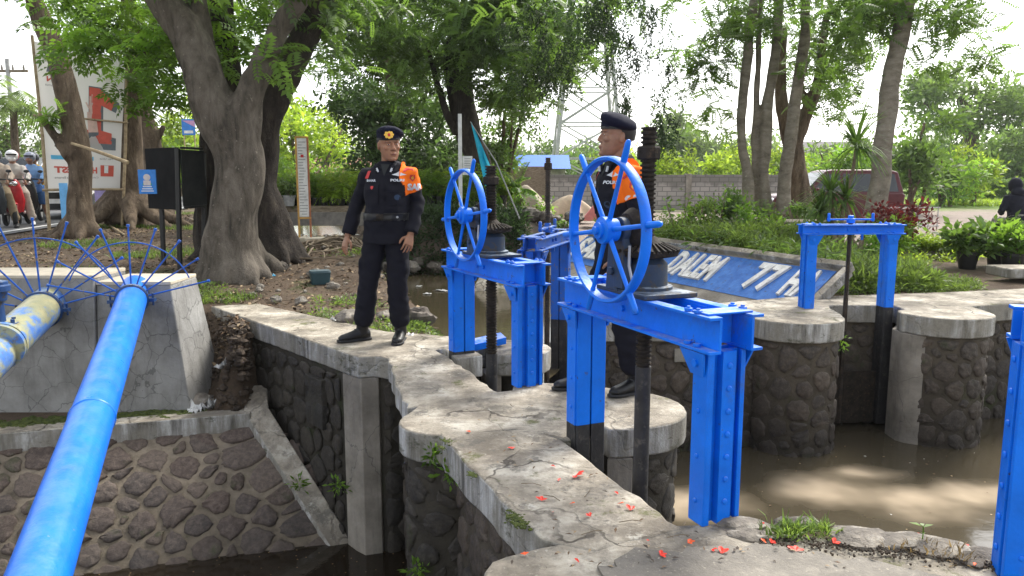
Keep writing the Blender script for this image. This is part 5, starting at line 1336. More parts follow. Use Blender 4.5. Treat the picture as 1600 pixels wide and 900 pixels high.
tree('more distant brown tree between the banner and the black notice board', B,
    [st(20.5, (250, 340, .5), (246, 300, .38), (238, 230, .3), (226, 175, .27), (228, 120, .22), (240, 40, .17), (250, -40, .13)), st(20.4, (240, 225, .14), (252, 205, .1), (256, 195, .07))], M['bark_brown'],
    [('mid', TPL_PIN, [lp(255, 80, 20.5, 60, 60, 1.5), lp(310, 30, 21, 70, 40, 1.5), lp(170, 10, 21, 70, 40, 1.5)], 8, .4, 10, (.9, 1.5), .6)], vox=.07, seed=5, wig=.2, name='roadside_tree')

# big trees behind the bridge
B = at(748, 312, 19); B.z = .3
tree('big spreading tree with dark stems behind the cyan flag, branches hanging over the canal', B,
    [st(19, (752, 320, .5), (748, 260, .36), (733, 190, .31), (722, 130, .27), (734, 60, .23), (745, 5, .2), (770, -70, .15)),
     st(19.2, (742, 250, .24), (714, 170, .22), (703, 95, .2), (712, 20, .16), (690, -70, .12)),
     st(18.8, (716, 210, .14), (697, 175, .12), (682, 125, .09), (668, 70, .06)),
     st(19, (735, 60, .12), (760, 20, .1), (800, -30, .09), (880, -70, .07)),
     [(at(745, 8, 19), .15), (at(780, -40, 17.5), .11), (at(820, -35, 15.8), .09), (at(880, -20, 15), .07)]+st(15, (881, -20, .07), (950, 10, .05), (1010, 40, .03))], M['bark_dark'],
    [('mid', TPL_PIN, [lp(700, 40, 18.5, 110, 75, 2.2), lp(800, 30, 18, 120, 70, 2.2), lp(850, 110, 17.5, 60, 60, 1.2), lp(640, 100, 19, 70, 60, 1.5), lp(780, 110, 18.3, 55, 60, 1.2), lp(720, -60, 18, 260, 60, 3), lp(560, 60, 18, 55, 60, 1.2), lp(880, 60, 17, 70, 60, 1.4), lp(760, 60, 17.5, 90, 70, 1.6)], 12.5, .36, 11, (.75, 1.35), .6),
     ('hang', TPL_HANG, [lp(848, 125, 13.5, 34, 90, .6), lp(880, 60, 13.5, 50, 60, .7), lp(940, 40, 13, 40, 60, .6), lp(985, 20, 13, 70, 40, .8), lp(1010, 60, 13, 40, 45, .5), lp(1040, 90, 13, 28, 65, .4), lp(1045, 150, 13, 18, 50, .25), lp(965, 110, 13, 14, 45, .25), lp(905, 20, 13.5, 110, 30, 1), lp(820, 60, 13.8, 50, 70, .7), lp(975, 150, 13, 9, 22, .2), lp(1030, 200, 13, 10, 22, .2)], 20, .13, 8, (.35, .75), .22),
     ('mid', TPL_PIN, [lp(840, 60, 14.5, 60, 70, 1.0), lp(800, 150, 16.5, 40, 50, .8), lp(960, -10, 13.5, 140, 35, 1.4)], 12, .28, 10, (.6, 1.0), .5)], vox=.06, seed=6, wig=.2, name='rain_tree')
B = at(606, 315, 25); B.z = .25
tree('tall grey tree right behind the head of the officer facing the camera', B,
    [st(25, (606, 320, .4), (608, 220, .3), (614, 150, .28), (606, 95, .26), (600, 40, .2), (590, -40, .15)), st(25, (612, 150, .18), (625, 100, .15), (650, 40, .12)), st(25, (606, 120, .12), (580, 60, .1), (560, 20, .08))], M['bark_brown'],
    [('mid', TPL_PIN, [lp(610, 45, 25, 90, 50, 2.5), lp(545, 100, 25, 28, 60, .9), lp(660, 110, 26, 50, 70, 1.6), lp(580, -10, 24, 120, 40, 3)], 8, .5, 10, (1.0, 1.7), .6)], vox=.08, seed=7, name='tall_tree')
def bush(label, base, lumps, ls, tpl, per, clump, n_in, sc, tilt=.8, stems=3, group=None, name='shrub', cat='shrub', bark=None, sr=.03, seed=0):
    base = Vector(base); sts = []
    r = random.Random(seed)
    for k in range(stems):
        c, rad = lumps[k % len(lumps)]
        tip = Vector(c)+Vector((r.uniform(-.5, .5)*rad[0], r.uniform(-.5, .5)*rad[1], rad[2]*.5))
        b0 = base+Vector((r.uniform(-1, 1)*sr*3, r.uniform(-1, 1)*sr*3, -.05)); sts.append([(b0, sr), (b0.lerp(tip, .5)+Vector((0, 0, .1)), sr*.7), (tip, sr*.3)])
    return tree(label, base, sts, bark or M['bark_brown'], [(ls, tpl, lumps, per, clump, n_in, sc, tilt)], group, 0, .05, seed, cat, (), name)
TPL_BIG = spray_tuft(7, .2, .085, 1, 5)
bush('dense dark evergreen thicket behind the officer facing the camera', (at(640, 318, 21.5).x, 21.5, .2), [lp(575, 210, 21.5, 50, 80, 1.3), lp(640, 250, 21, 80, 60, 1.5), lp(690, 210, 22, 55, 70, 1.4), lp(560, 160, 22.5, 40, 40, 1.0), lp(630, 180, 22.5, 60, 50, 1.4)], 'dark', TPL_TUFT, 13, .38, 15, (1.0, 1.9), .8, 5, None, 'evergreen_thicket', 'tree', M['bark_dark'], .09, 8)
bush('leafy mid green tree behind the cyan flag and the white pole', (at(790, 312, 20.5).x, 20.5, .25), [lp(790, 210, 20.5, 45, 60, 1.0), lp(760, 260, 20.3, 35, 35, .8), lp(820, 180, 20.5, 28, 45, .8)], 'mid', TPL_TUFT, 13, .32, 13, (.9, 1.6), .8, 4, None, 'leafy_tree', 'tree', None, .07, 9)
B = (at(470, 300, 38).x, 38, .1)
bush('pale green sunlit trees beyond the narrow notice frame', B, [lp(450, 215, 38, 50, 60, 2.0), lp(500, 230, 40, 40, 45, 1.8), lp(470, 180, 40, 32, 30, 1.4), lp(525, 215, 42, 35, 35, 1.5)], 'lime', TPL_BIG, 4.5, .6, 14, (1.0, 1.9), .8, 4, None, 'sunlit_tree', 'tree', None, .14, 10)
bush('low bright shrub behind the seedlings at the left end of the bridge', (at(450, 300, 24).x, 24, .2), [lp(440, 268, 24, 35, 25, .8), lp(500, 275, 26, 40, 22, .8), lp(540, 280, 27, 30, 20, .8)], 'bright', TPL_TUFT, 12, .3, 12, (.9, 1.5), .8, 3, None, 'low_shrub', 'shrub', None, .04, 11)
# far trees along the road on the left
for i, (px, py, y, rx, ry, ls, lab) in enumerate(((270, 215, 42, 60, 60, 'lime', 'pale roadside tree glimpsed between the banner and the grey forked tree'), (20, 230, 48, 60, 60, 'olive', 'dull green tree behind the motorcyclists at the left edge'), (310, 260, 36, 40, 25, 'bright', 'round green bush behind the black notice board'))):
    bush(lab, (at(px, 300, y).x, y, .2), [lp(px, py, y, rx, ry, 2.0), lp(px+rx*.5, py+ry*.5, y+1, rx*.7, ry*.6, 1.6), lp(px-rx*.5, py+ry*.6, y-1, rx*.7, ry*.6, 1.6)], ls, TPL_BIG, 4, .7, 13, (1.2, 2.1), .8, 4, None, 'distant_tree', 'tree', None, .16, 20+i)

# right-hand trees
B = at(1200, 330, 15); B.z = .2
tree('cluster of three slim pale stems growing from one spot among the shrubs', B,
    [st(15, (1162, 335, 0.156), (1168, 280, 0.123), (1157, 210, 0.107), (1163, 130, 0.111), (1172, 50, 0.098), (1178, -20, 0.090), (1170, -110, 0.066)),
     st(15.1, (1195, 335, 0.164), (1190, 270, 0.131), (1196, 200, 0.127), (1207, 110, 0.123), (1216, 30, 0.115), (1222, -40, 0.098), (1240, -120, 0.066)),
     st(14.9, (1219, 335, 0.180), (1224, 270, 0.148), (1240, 180, 0.135), (1252, 90, 0.123), (1258, 10, 0.115), (1262, -60, 0.098), (1290, -130, 0.066)),
     st(15.2, (1184, 330, 0.098), (1178, 240, 0.082), (1182, 150, 0.074), (1186, 60, 0.066), (1190, -20, 0.057))], M['bark_grey'],
    [('mid', TPL_PIN, [lp(1110, 70, 15, 55, 60, 1.1), lp(1180, 10, 15, 100, 40, 1.8), lp(1100, 150, 15, 35, 50, .6), lp(1290, 90, 15.2, 55, 80, 1.1), lp(1240, -60, 15, 170, 50, 2.4), lp(1150, 50, 15.5, 45, 40, .8)], 11, .28, 10, (.65, 1.1), .55),
     ('bright', TPL_PIN, [lp(1085, 110, 15, 25, 60, .5), lp(1120, 190, 15.3, 30, 30, .5), lp(1310, 150, 15.5, 35, 60, .6)], 13, .24, 9, (.6, 1.0), .5)], vox=.035, seed=12, wig=.06, name='slender_tree')
B = at(1248, 335, 17); B.z = .1
tree('dark reddish forked tree standing just behind the slim pale stems', B,
    [st(17, (1248, 345, .36), (1246, 290, .3), (1236, 220, .24), (1222, 175, .18), (1218, 120, .14), (1225, 40, .1)),
     st(17, (1240, 230, .2), (1262, 170, .17), (1282, 120, .13), (1285, 60, .11), (1300, 0, .08)), st(17, (1262, 170, .1), (1250, 130, .09), (1262, 90, .08))], M['bark_brown'],
    [('mid', TPL_PIN, [lp(1275, 60, 17, 70, 60, 1.4), lp(1340, 40, 17, 60, 55, 1.3), lp(1320, 130, 17.3, 40, 60, .8)], 10, .32, 10, (.7, 1.2), .55)], vox=.05, seed=13, name='forked_tree')
B = at(1368, 345, 13); B.z = .1
tree('thick smooth grey trunk in front of the parked maroon car', B,
    [st(13, (1362, 365, .26), (1368, 330, .215), (1376, 270, .19), (1385, 190, .18), (1396, 110, .175), (1412, 30, .17), (1425, -40, .16), (1450, -130, .15)),
     st(13, (1412, 30, .14), (1385, -10, .11), (1350, -60, .09)), st(13, (1420, 0, .13), (1460, -40, .1), (1500, -70, .08))], M['bark_grey'],
    [('mid', TPL_PIN, [lp(1440, 10, 13, 110, 40, 1.4), lp(1500, 40, 13, 45, 30, .7), lp(1350, 40, 13.4, 60, 50, .9), lp(1455, 85, 13.3, 30, 45, .5), lp(1540, 70, 13.6, 14, 25, .3), lp(1430, -60, 13, 200, 50, 2), lp(1370, 20, 13, 50, 40, 1), lp(1490, 15, 13.2, 60, 30, .8), lp(1520, 95, 14, 25, 10, .3)], 12, .26, 10, (.6, 1.0), .55)], vox=.04, seed=14, wig=.05, name='grey_tree')
B = at(1516, 300, 62); B.z = -.1
tree('wide flat-topped tree far off beyond the gravel lot', B,
    [st(62, (1516, 300, .9), (1516, 240, .8), (1514, 200, .65), (1500, 150, .4)), st(62, (1514, 205, .5), (1550, 185, .35), (1600, 170, .2)), st(62, (1514, 210, .5), (1480, 180, .35), (1440, 160, .2))], M['bark_brown'],
    [('far', TPL_BIG, [lp(1510, 130, 62, 75, 22, 4), lp(1580, 165, 62, 60, 18, 4), lp(1450, 150, 62, 40, 22, 3), lp(1545, 195, 62, 60, 14, 3), lp(1470, 190, 61, 40, 16, 3), lp(1615, 200, 62, 50, 30, 3)], 2.6, .8, 14, (1.8, 3.0), .8)], vox=.25, seed=15, name='spreading_tree')
rb = (('light conical tree behind the grey trunk at the edge of the lot', 1432, 225, 30, 34, 60, 'mid'), ('bushy bright tree over the left end of the clipped hedge', 1480, 262, 38, 45, 28, 'bright'), ('bright round shrub beside the hedge', 1515, 255, 40, 32, 30, 'lime'), ('mid green tree above the right end of the hedge', 1580, 240, 55, 45, 45, 'far'), ('dark rounded tree below the wide flat-topped one', 1525, 245, 58, 50, 30, 'dark'))
for i, (lab, px, py, y, rx, ry, ls) in enumerate(rb):
    bush(lab, (at(px, 300, y).x, y, -.1), [lp(px, py, y, rx, ry, 1.8), lp(px-rx*.4, py+ry*.6, y, rx*.7, ry*.5, 1.4), lp(px+rx*.4, py+ry*.6, y, rx*.7, ry*.5, 1.4), lp(px, py+ry*1.15, y, rx*.9, ry*.45, 1.4)], ls, TPL_BIG, 4.5 if y < 45 else 3, .5 if y < 45 else .8, 13, (1.0, 1.8) if y < 45 else (1.6, 2.6), .8, 4, None, 'lot_tree', 'tree', None, .1, 30+i)
bw = (('lime green crop foliage showing over the wall beside the officer in profile', 1000, 254, 37, 60, 20, 'lime'), ('lime green bushes over the block wall, right of the tall screw', 1090, 256, 37, 65, 16, 'lime'), ('bright bushes over the wall behind the slim stems', 1210, 258, 38, 70, 20, 'lime'), ('bright bushes above the roof of the maroon car', 1330, 252, 34, 60, 28, 'bright'))
for i, (lab, px, py, y, rx, ry, ls) in enumerate(bw):
    bush(lab, (at(px, 300, y).x, y, -.1), [lp(px-rx*.5, py, y, rx*.6, ry, 1.2), lp(px+rx*.5, py, y, rx*.6, ry, 1.2), lp(px, py+ry, y-.5, rx, ry, 1.2)], ls, TPL_BIG, 7, .45, 13, (.9, 1.5), .8, 4, None, 'bright_bush', 'bush', None, .05, 40+i)
fw = (('hazy tree far beyond the wall, right of the tall screw', 1060, 215, 95, 28, 40, 'olive'), ('row of hazy trees far behind the block wall', 1135, 240, 110, 45, 22, 'olive'), ('distant treetops behind the pylon', 920, 255, 100, 60, 20, 'mid'), ('far tree between the slim stems and the grey trunk', 1310, 245, 90, 40, 18, 'olive'), ('distant tree left of the pylon foot', 850, 260, 90, 35, 25, 'mid'))
for i, (lab, px, py, y, rx, ry, ls) in enumerate(fw):
    bush(lab, (at(px, 290, y).x, y, -.1), [lp(px, py, y, rx, ry, 4), lp(px-rx*.6, py+ry*.5, y, rx*.7, ry*.7, 3), lp(px+rx*.6, py+ry*.5, y, rx*.7, ry*.7, 3)], ls, TPL_BIG, 1.5, 1.2, 13, (2.4, 4.2), .8, 4, None, 'distant_tree', 'tree', None, .2, 50+i)

# far-off wood closing the horizon
rng = np.random.default_rng(77)
lumps = []
for i in range(70):
    a = R(-62+124*i/69); d = 170+rng.uniform(-20, 25); h = rng.uniform(5, 8.5)
    lumps.append(((d*math.sin(a), d*math.cos(a), h*.35), (rng.uniform(7, 12), 5, h*.75)))
P, mi = clump_points(lumps, .5, rng, 1.6, 12)
o = scatter('far_wood', TPL_BIG, P, rng, LEAF['olive'], mi, None, (4, 7), .8); tag(o, 'hazy green line of woods along the horizon', 'woods', None, 'stuff')

# palm by the road
def fronds(name, c, n, L, ls, parent, rng, droop=1.0, w=.05, up=.6, leafl=.45):
    V, F = [], []
    for i in range(n):
        a = 2*math.pi*i/n+rng.uniform(-.3, .3); el = rng.uniform(.1, 1.2)*up
        d = np.array((math.cos(a), math.sin(a), 0)); p = np.array(c, float); v = d*math.cos(el)+np.array((0, 0, math.sin(el)))
        m = 22
        for j in range(m):
            p = p+v*L/m; v = v+np.array((0, 0, -droop*.085)); v /= np.linalg.norm(v)
            s = np.cross(v, (0, 0, 1)); s /= np.linalg.norm(s)+1e-9
            for sg in (-1, 1):
                q = leaf_quad(p, s*sg*.8+v*.5+np.array((0, 0, -.45)), leafl*L*.5*math.sin(.35+2.6*j/m)+.05, w, (0, 0, 1)); k = len(V); V += q; F.append((k, k+1, k+2, k+3))
    return np_mesh(name, np.array(V), np.array(F), rng.choice(3, len(F)), LEAF[ls], parent)
B = at(28, 300, 30); B.z = .23
t = thing('palm_tree', 'drooping palm above the motorcyclists at the left edge', 'palm tree', B)
m = MB(); m.tube([(0, 0, -.1), (.05, 0, 1.5), (0, .1, 2.6), (.05, .1, 3.6)], [.2, .15, .14, .12], 10); m.build('trunk', M['bark_brown'], t)
fronds('crown', (.05, .1, 3.6), 20, 2.6, 'olive', t, np.random.default_rng(3), 1.3, .07, 1.1)
# ------------------------------------------------------------------ election banner on bamboo poles (seen from behind, so its print is mirrored)
yb = 16.0
bl, br, tl, tr_ = at(72, 297, yb), at(187, 296, 16.6), at(52, 64, yb), at(196, 92, 16.6)
t = thing('election_banner', 'large white election banner seen from the back, stretched on bamboo poles behind the leaning tree', 'banner', (bl.x, bl.y, gz(bl.x, bl.y)))
inv = Matrix.Translation(-t.location)
xd = (br-bl); W = xd.length; ud = (tl-bl); Hh = ud.length
def bpt(u, v, off=0):
    p = bl.lerp(br, u).lerp(tl.lerp(tr_, u), v); return p+Vector((.15, -1, 0)).normalized()*off
def sag(u, v): return .05*math.sin(u*3.14)*math.sin(v*3.14)+.012*math.sin(u*17+v*9)
m = MB(); N = 16; vs = [bpt(i/N, j/N, sag(i/N, j/N)) for j in range(N+1) for i in range(N+1)]
m.add(vs, [(j*(N+1)+i, j*(N+1)+i+1, (j+1)*(N+1)+i+1, (j+1)*(N+1)+i) for j in range(N) for i in range(N)]); m.xf(inv)
b = NB('banner cloth'); b.done((.66, .64, .61), .8); tr2 = b.n('BsdfTranslucent'); tr2.inputs['Color'].default_value = (.7, .68, .64, 1); mx = b.n('MixShader'); mx.inputs[0].default_value = .4
b.t.links.new(b.bsdf.outputs[0], mx.inputs[1]); b.t.links.new(tr2.outputs[0], mx.inputs[2]); b.t.links.new(mx.outputs[0], b.out.inputs[0])
cloth = m.build('banner_cloth', b.m, t, smooth=60)
for nm, c in (('bred', (.55, .1, .07)), ('bgrey', (.13, .15, .17)), ('bhand', (.6, .42, .36)), ('bblue', (.1, .42, .65)), ('btext', (.16, .15, .15)), ('bpale', (.62, .5, .44))): M[nm] = plain('banner '+nm[1:], c, .8)
def on_banner(name, m2, u, v, w, mat, off=.012, mirror=True, h=None, grid=True):
    fit_width(m2, w, h); vs = []
    for x, y, z in m2.v:
        x = (w-x) if mirror else x
        uu, vv = u+x/W, v+y/Hh; vs.append(bpt(uu, vv, sag(uu, vv)+off))
    q = MB(); q.add(vs, m2.f); q.xf(inv); return q.build(name, mat, cloth, smooth=0)
def flat(pts): m2 = MB(); m2.add([(x, y, 0) for x, y in pts], [list(range(len(pts)))]); return m2
onepts = [(.1, 0), (.95, 0), (.95, .2), (.72, .24), (.72, 1), (.45, 1), (.05, .78), (.12, .62), (.4, .7), (.4, .24), (.1, .2)]
on_banner('number_shadow', flat(onepts), .47, .30, .66, M['bgrey'], .012, True, 1.36)
on_banner('number', flat(onepts), .50, .345, .54, M['bred'], .018, True, 1.2)
hb = MB()
for k, (x0, x1, y0, y1) in enumerate(((.0, .32, 0, .55), (.0, .07, .5, .9), (.085, .155, .5, 1.0), (.17, .24, .5, .98), (.255, .32, .5, .88))): hb.add([(x0, y0, 0), (x1, y0, 0), (x1, y1, 0), (x0, y1, 0)], [(0, 1, 2, 3)])
hb.add([(.3, .3, 0), (.42, .55, 0), (.47, .52, 0), (.34, .2, 0)], [(0, 3, 2, 1)])
on_banner('hand_print', hb, .56, .56, .2, M['bhand'], .024, True, .42)
on_banner('arm_print', flat([(0, 0), (.3, -.05), (.34, 1), (.08, 1)]), .58, .42, .18, M['bhand'], .024, True, .44)
on_banner('stripe', flat([(0, 0), (1, 0), (1, .1), (0, .1)]), .1, .215, .75, M['bblue'], .014, False, .085)
on_banner('lettering', text_mb('H.', .2, 0, bold=.01), .60, .12, .13, M['bred'], .014, True, .14)
on_banner('lettering', text_mb('EST', .2, 0, bold=.01), .13, .12, .34, M['bred'], .014, True, .14)
on_banner('lettering', text_mb('Calon', .1, 0), .60, .085, .15, M['btext'], .014, True, .035)
on_banner('lettering', text_mb('Muda Bersama', .1, 0), .13, .08, .34, M['btext'], .014, True, .05)
on_banner('lettering', text_mb('No. Urut', .1, 0), .73, .225, .22, M['btext'], .014, True, .045)
on_banner('number_box', flat([(0, 0), (1, 0), (1, 1), (0, 1)]), .74, .10, .23, M['bred'], .014, False, .25)
on_banner('lettering', text_mb('1', .2, 0, bold=.01), .79, .125, .07, M['white'], .02, True, .17)
on_banner('lettering', text_mb('AMIN', .2, 0, bold=.008), .12, .745, .34, M['bred'], .014, True, .11)
on_banner('lettering', text_mb('untuk kita semua', .1, 0), .10, .715, .38, M['btext'], .014, True, .05)
on_banner('logo', flat([(0, 0), (1, 0), (.9, .8), (.5, 1), (.1, .8)]), .12, .81, .26, M['bgrey'], .014, False, .16)
for (p0, p1, r) in ((at(78, 372, yb), at(50, 55, yb), .035), (at(190, 360, 16.6), at(198, 90, 16.6), .035), (at(66, 297, yb-.05), at(193, 296, 16.55), .028), (at(52, 180, yb-.05), at(200, 192, 16.55), .022)):
    m = MB(); p0 = p0.copy(); m.tube([p0-Vector((0, 0, .1)) if p0.z < .6 else p0, p0.lerp(p1, .5)+Vector((.03, 0, .01)), p1], [r, r*.95, r*.85], 8); m.xf(inv); m.build('bamboo_pole', M['bamboo'], t)
# broken branch hooked on the trunk
m = MB(); m.tube([at(112, 224, 14.2), at(150, 236, 14.0), at(200, 254, 13.9)], [.025, .03, .035], 8); o = m.build('broken_branch', M['bamboo']); tag(o, 'pale broken branch sticking across the leaning trunk in front of the banner', 'branch')

# ------------------------------------------------------------------ black double notice board
t = thing('notice_board', 'old black two-panel notice board on steel legs, left of the forked grey tree', 'notice board', (0, 0, 0))
pts = [at(256, 420, 10.6), at(281, 425, 10.2), at(318, 395, 10.7)]
tops = [at(249, 232, 10.6), at(277, 232, 10.2), at(318, 240, 10.7)]
for a, c in zip(pts, tops):
    m = MB(); g0 = gz(a.x, a.y); a = Vector((a.x, a.y, g0-.1)); m.loft([(a, (.028, 0, 0), (0, .028, 0), 6), (Vector((c.x, c.y, c.z)), (.028, 0, 0), (0, .028, 0), 6)], 12); m.build('leg', M['black'], t, smooth=30)
def panel(p0, p1, z0, z1, nm, mat, th=.03):
    d = (p1-p0); d.z = 0; L = d.length; d.normalize(); n_ = Vector((d.y, -d.x, 0)); c = (p0+p1)/2; c.z = (z0+z1)/2
    m = MB(); m.box(c, (L, th, z1-z0), Matrix((d, n_, Vector((0, 0, 1)))).transposed()); return m.build(nm, mat, t, bevel=.004)
zA, zB = at(250, 327, 10.4).z, at(250, 231, 10.4).z
panel(at(232, 300, 10.7), tops[1], zA, zB, 'panel', weathered('black sheet', (.005, .005, .006), (.012, .012, .013), 5, .75, .2, 40, None, 0, .08))
panel(tops[1]+Vector((.04, 0, 0)), tops[2], zA+.05, zB-.03, 'panel', weathered('greenish black sheet', (.010, .011, .011), (.022, .024, .023), 4, .65, .15, 40, None, 0, .12))
for zz in (zA+.02, zB-.02):
    panel(tops[1]+Vector((.05, -.02, 0)), tops[2]+Vector((0, -.02, 0)), zz, zz+.03, 'rail', M['black'], .02)

# narrow wooden notice frame by the canal
p = at(477, 370, 13.6); g0 = gz(p.x, p.y)
t = thing('notice_stand', 'slim orange brown frame holding a printed white notice, on white footings beside the bridge', 'notice board', (p.x, p.y, g0), R(8))
for sx in (-.11, .11):
    m = MB(); m.box((sx*.9, 0, .92), (.032, .032, 1.84)); m.build('pole', M['ochre'] if sx < 0 else M['rust_red'], t, bevel=.004)
    m = MB(); m.box((sx*1.6, -.05*(1 if sx > 0 else -2), .03), (.34, .3, .1)); m.build('footing', M['blocktop'], t, bevel=.015)
m = MB(); m.box((0, 0, 1.825), (.23, .036, .03)); m.box((0, 0, .42), (.23, .036, .03)); m.build('cross_rail', M['ochre'], t, bevel=.004)
m = MB(); m.box((0, 0, 1.125), (.165, .014, 1.36)); pn = m.build('notice_sheet', M['white'], t)
m = MB()
for i in range(26): w = random.Random(i).uniform(.06, .14); m.box((-.07+w/2 if i % 5 else 0, -.009, 1.74-i*.05), (w, .003, .014))
m.build('printed_lines', M['tin'], pn)
m = MB(); m.box((0, -.009, 1.5), (.05, .0035, .05)); m.build('red_seal', M['redp'], pn)
p = at(433, 300, 17.5)
m = MB(); m.tube([(p.x, p.y, .2), (p.x, p.y, 2.1)], .035, 8); tag(m.build('yellow_post', M['ochre']), 'single yellow post between the dark leaning tree and the notice frame', 'post')

# white pole with small sign, cyan flag
p = at(722, 300, 15); 
t = thing('sign_pole', 'white pole with a small white notice, behind the edge-on handwheel', 'sign', (p.x, p.y, .3))
m = MB(); m.box((-.03, 0, 1.05), (.07, .05, 2.35)); m.build('pole', M['white'], t, bevel=.005)
m = MB(); m.box((.11, -.01, 1.25), (.19, .02, .36)); sg = m.build('sign_plate', M['white'], t)
m = MB()
for i in range(6): m.box((.11, -.022, 1.38-i*.045), (.12, .004, .012))
m.build('printed_lines', M['tin'], sg)
t = thing('feather_flag', 'slack cyan feather flag leaning on its thin pole near the big canal tree', 'flag', (at(772, 300, 14).x, 14, .3))
inv = Matrix.Translation(-t.location)
m = MB(); a0, a1 = at(812, 325, 14), at(735, 190, 14); m.tube([a0-Vector((0, 0, .2)), a0.lerp(a1, .5)+Vector((.02, 0, .05)), a1], [.016, .012, .007], 6); m.xf(inv); m.build('flag_pole', M['tin'], t)
m = MB(); n = 14; vs = []
for i in range(n+1):
    u = i/n; l = at(736+u*22, 192+u*98, 14); r_ = at(737+u*40, 191+u*88+u*u*8, 14); 
    for j in range(5): q = l.lerp(r_, j/4); vs.append(q+Vector((0, .06*math.sin(j*2.4+u*5)*u, 0)))
m.add(vs, [(i*5+j, i*5+j+1, i*5+j+6, i*5+j+5) for i in range(n) for j in range(4)]); m.xf(inv); m.build('flag_cloth', plain('cyan cloth', (.02, .42, .6), .7), t, smooth=60)

# lattice tower
c = at(915, 300, 70); base = Vector((c.x, 70, -.1))
t = thing('lattice_tower', 'pale steel lattice pylon standing behind the block wall', 'pylon', base)
def leg(k, z): w = 3.1-2.4*min(1, z/24); return Vector((w*(1 if k in (1, 2) else -1), w*(1 if k in (2, 3) else -1), z))
for k in range(4):
    m = MB(); m.tube([leg(k, 0), leg(k, 24)], .17, 6); m.build('leg', M['tin'], t)
zs = [0, 3, 6, 9, 12, 15, 18, 21, 24]
for k in range(4):
    m = MB(); k2 = (k+1) % 4; zz = zs
    for i in range(len(zs)-1):
        m.tube([leg(k, zs[i]), leg(k2, zs[i+1])], .085, 4); m.tube([leg(k2, zs[i]), leg(k, zs[i+1])], .085, 4); m.tube([leg(k, zs[i+1]), leg(k2, zs[i+1])], .085, 4)
    m.build('bracing', M['tin'], t)

# block wall
b = NB('block wall'); br_ = b.n('TexBrick'); mp = b.n('Mapping'); b.t.links.new(b.tc.outputs['Object'], mp.inputs[0]); mp.inputs['Rotation'].default_value = (R(90), 0, 0)
b.t.links.new(mp.outputs[0], br_.inputs['Vector']); br_.inputs['Scale'].default_value = 1; br_.inputs['Brick Width'].default_value = .4; br_.inputs['Row Height'].default_value = .2; br_.inputs['Mortar Size'].default_value = .018
br_.inputs['Color1'].default_value = (.36, .33, .30, 1); br_.inputs['Color2'].default_value = (.26, .245, .225, 1); br_.inputs['Mortar'].default_value = (.16, .15, .14, 1)
z = b.sep()[2]
dirt = b.ramp(b.math('ADD', b.math('MULTIPLY', z, .5), b.math('MULTIPLY', b.noise(1.2, 7, .7), .8)), [(.35, .6), (.6, 0), (.9, 0), (1.1, .6)])
col = b.mix(dirt, br_.outputs[0], (.085, .08, .07)); M['blockwall'] = b.done(col, .9)
t = thing('block_wall', 'grey concrete block wall running behind the nursery plants', 'wall', (0, 33, -.1))
a, c = at(770, 300, 31), at(1300, 300, 34)
for (x0, x1, h, y) in ((a.x+1.7, c.x, 1.5, 0),):
    m = MB(); m.box(((x0+x1)/2, 0, h/2), (x1-x0, .14, h)); m.build('blockwork', M['blockwall'], t, bevel=.01)
    n = int((x1-x0)/3)
    for i in range(n+1): m = MB(); m.box((x0+(x1-x0)*i/n, -.03, h/2+.02), (.24, .26, h+.04)); m.build('pillar', M['plaster'], t, bevel=.01)
t = thing('panel_fence', 'dark wooden panel fence at the left end of the block wall', 'fence', (a.x+.9, 30.5, -.1))
for i in range(2): m = MB(); m.box((-.6+i*1.25, 0, .85+.06*i), (1.15, .06, 1.7+.12*i)); m.build('panel', M['wood'], t, bevel=.008)
for x in (-1.2, .03, 1.27): m = MB(); m.box((x, -.06, .95), (.1, .1, 1.95)); m.build('post', M['wood'], t, bevel=.005)

# blue roofed shed and far house
def house(label, base, w, d, h, wall, roof, rh, name='shed', rz=0):
    t = thing(name, label, 'building', base, rz)
    m = MB(); m.box((0, 0, h/2), (w, d, h)); m.build('wall', wall, t)
    m = MB(); m.add([(-w/2-.3, -d/2-.3, h-.05), (w/2+.3, -d/2-.3, h-.05), (w/2+.3, d/2+.3, h-.05), (-w/2-.3, d/2+.3, h-.05), (-w/2-.3, 0, h+rh), (w/2+.3, 0, h+rh)], [(0, 1, 5, 4), (2, 3, 4, 5), (0, 4, 3), (1, 2, 5), (3, 2, 1, 0)]); m.build('roof', roof, t, smooth=0)
    for i in range(3): m = MB(); m.box((-w*.3+i*w*.3, -d/2-.01, h*.55), (w*.14, .06, h*.35)); m.build('window', M['glass'], t)
    return t
house('low shed with a bright blue roof beyond the fence', (at(845, 300, 45).x, 45, -.1), 2.6, 3, 1.9, M['plaster'], plain('blue roof', (.02, .13, .5), .5), .75)
house('pale house with a dark tiled roof far behind the slim stems', (at(1290, 300, 95).x, 95, -.1), 8, 6, 3.6, M['white'], plain('dark tiles', (.08, .075, .08), .7), 2.0, 'house')
house('pinkish low house beyond the bright trees left of the officer', (at(550, 300, 60).x, 62, .0), 6, 5, 2.0, plain('pink wall', (.55, .3, .22), .8), plain('brown tiles', (.25, .12, .08), .8), .8, 'house')

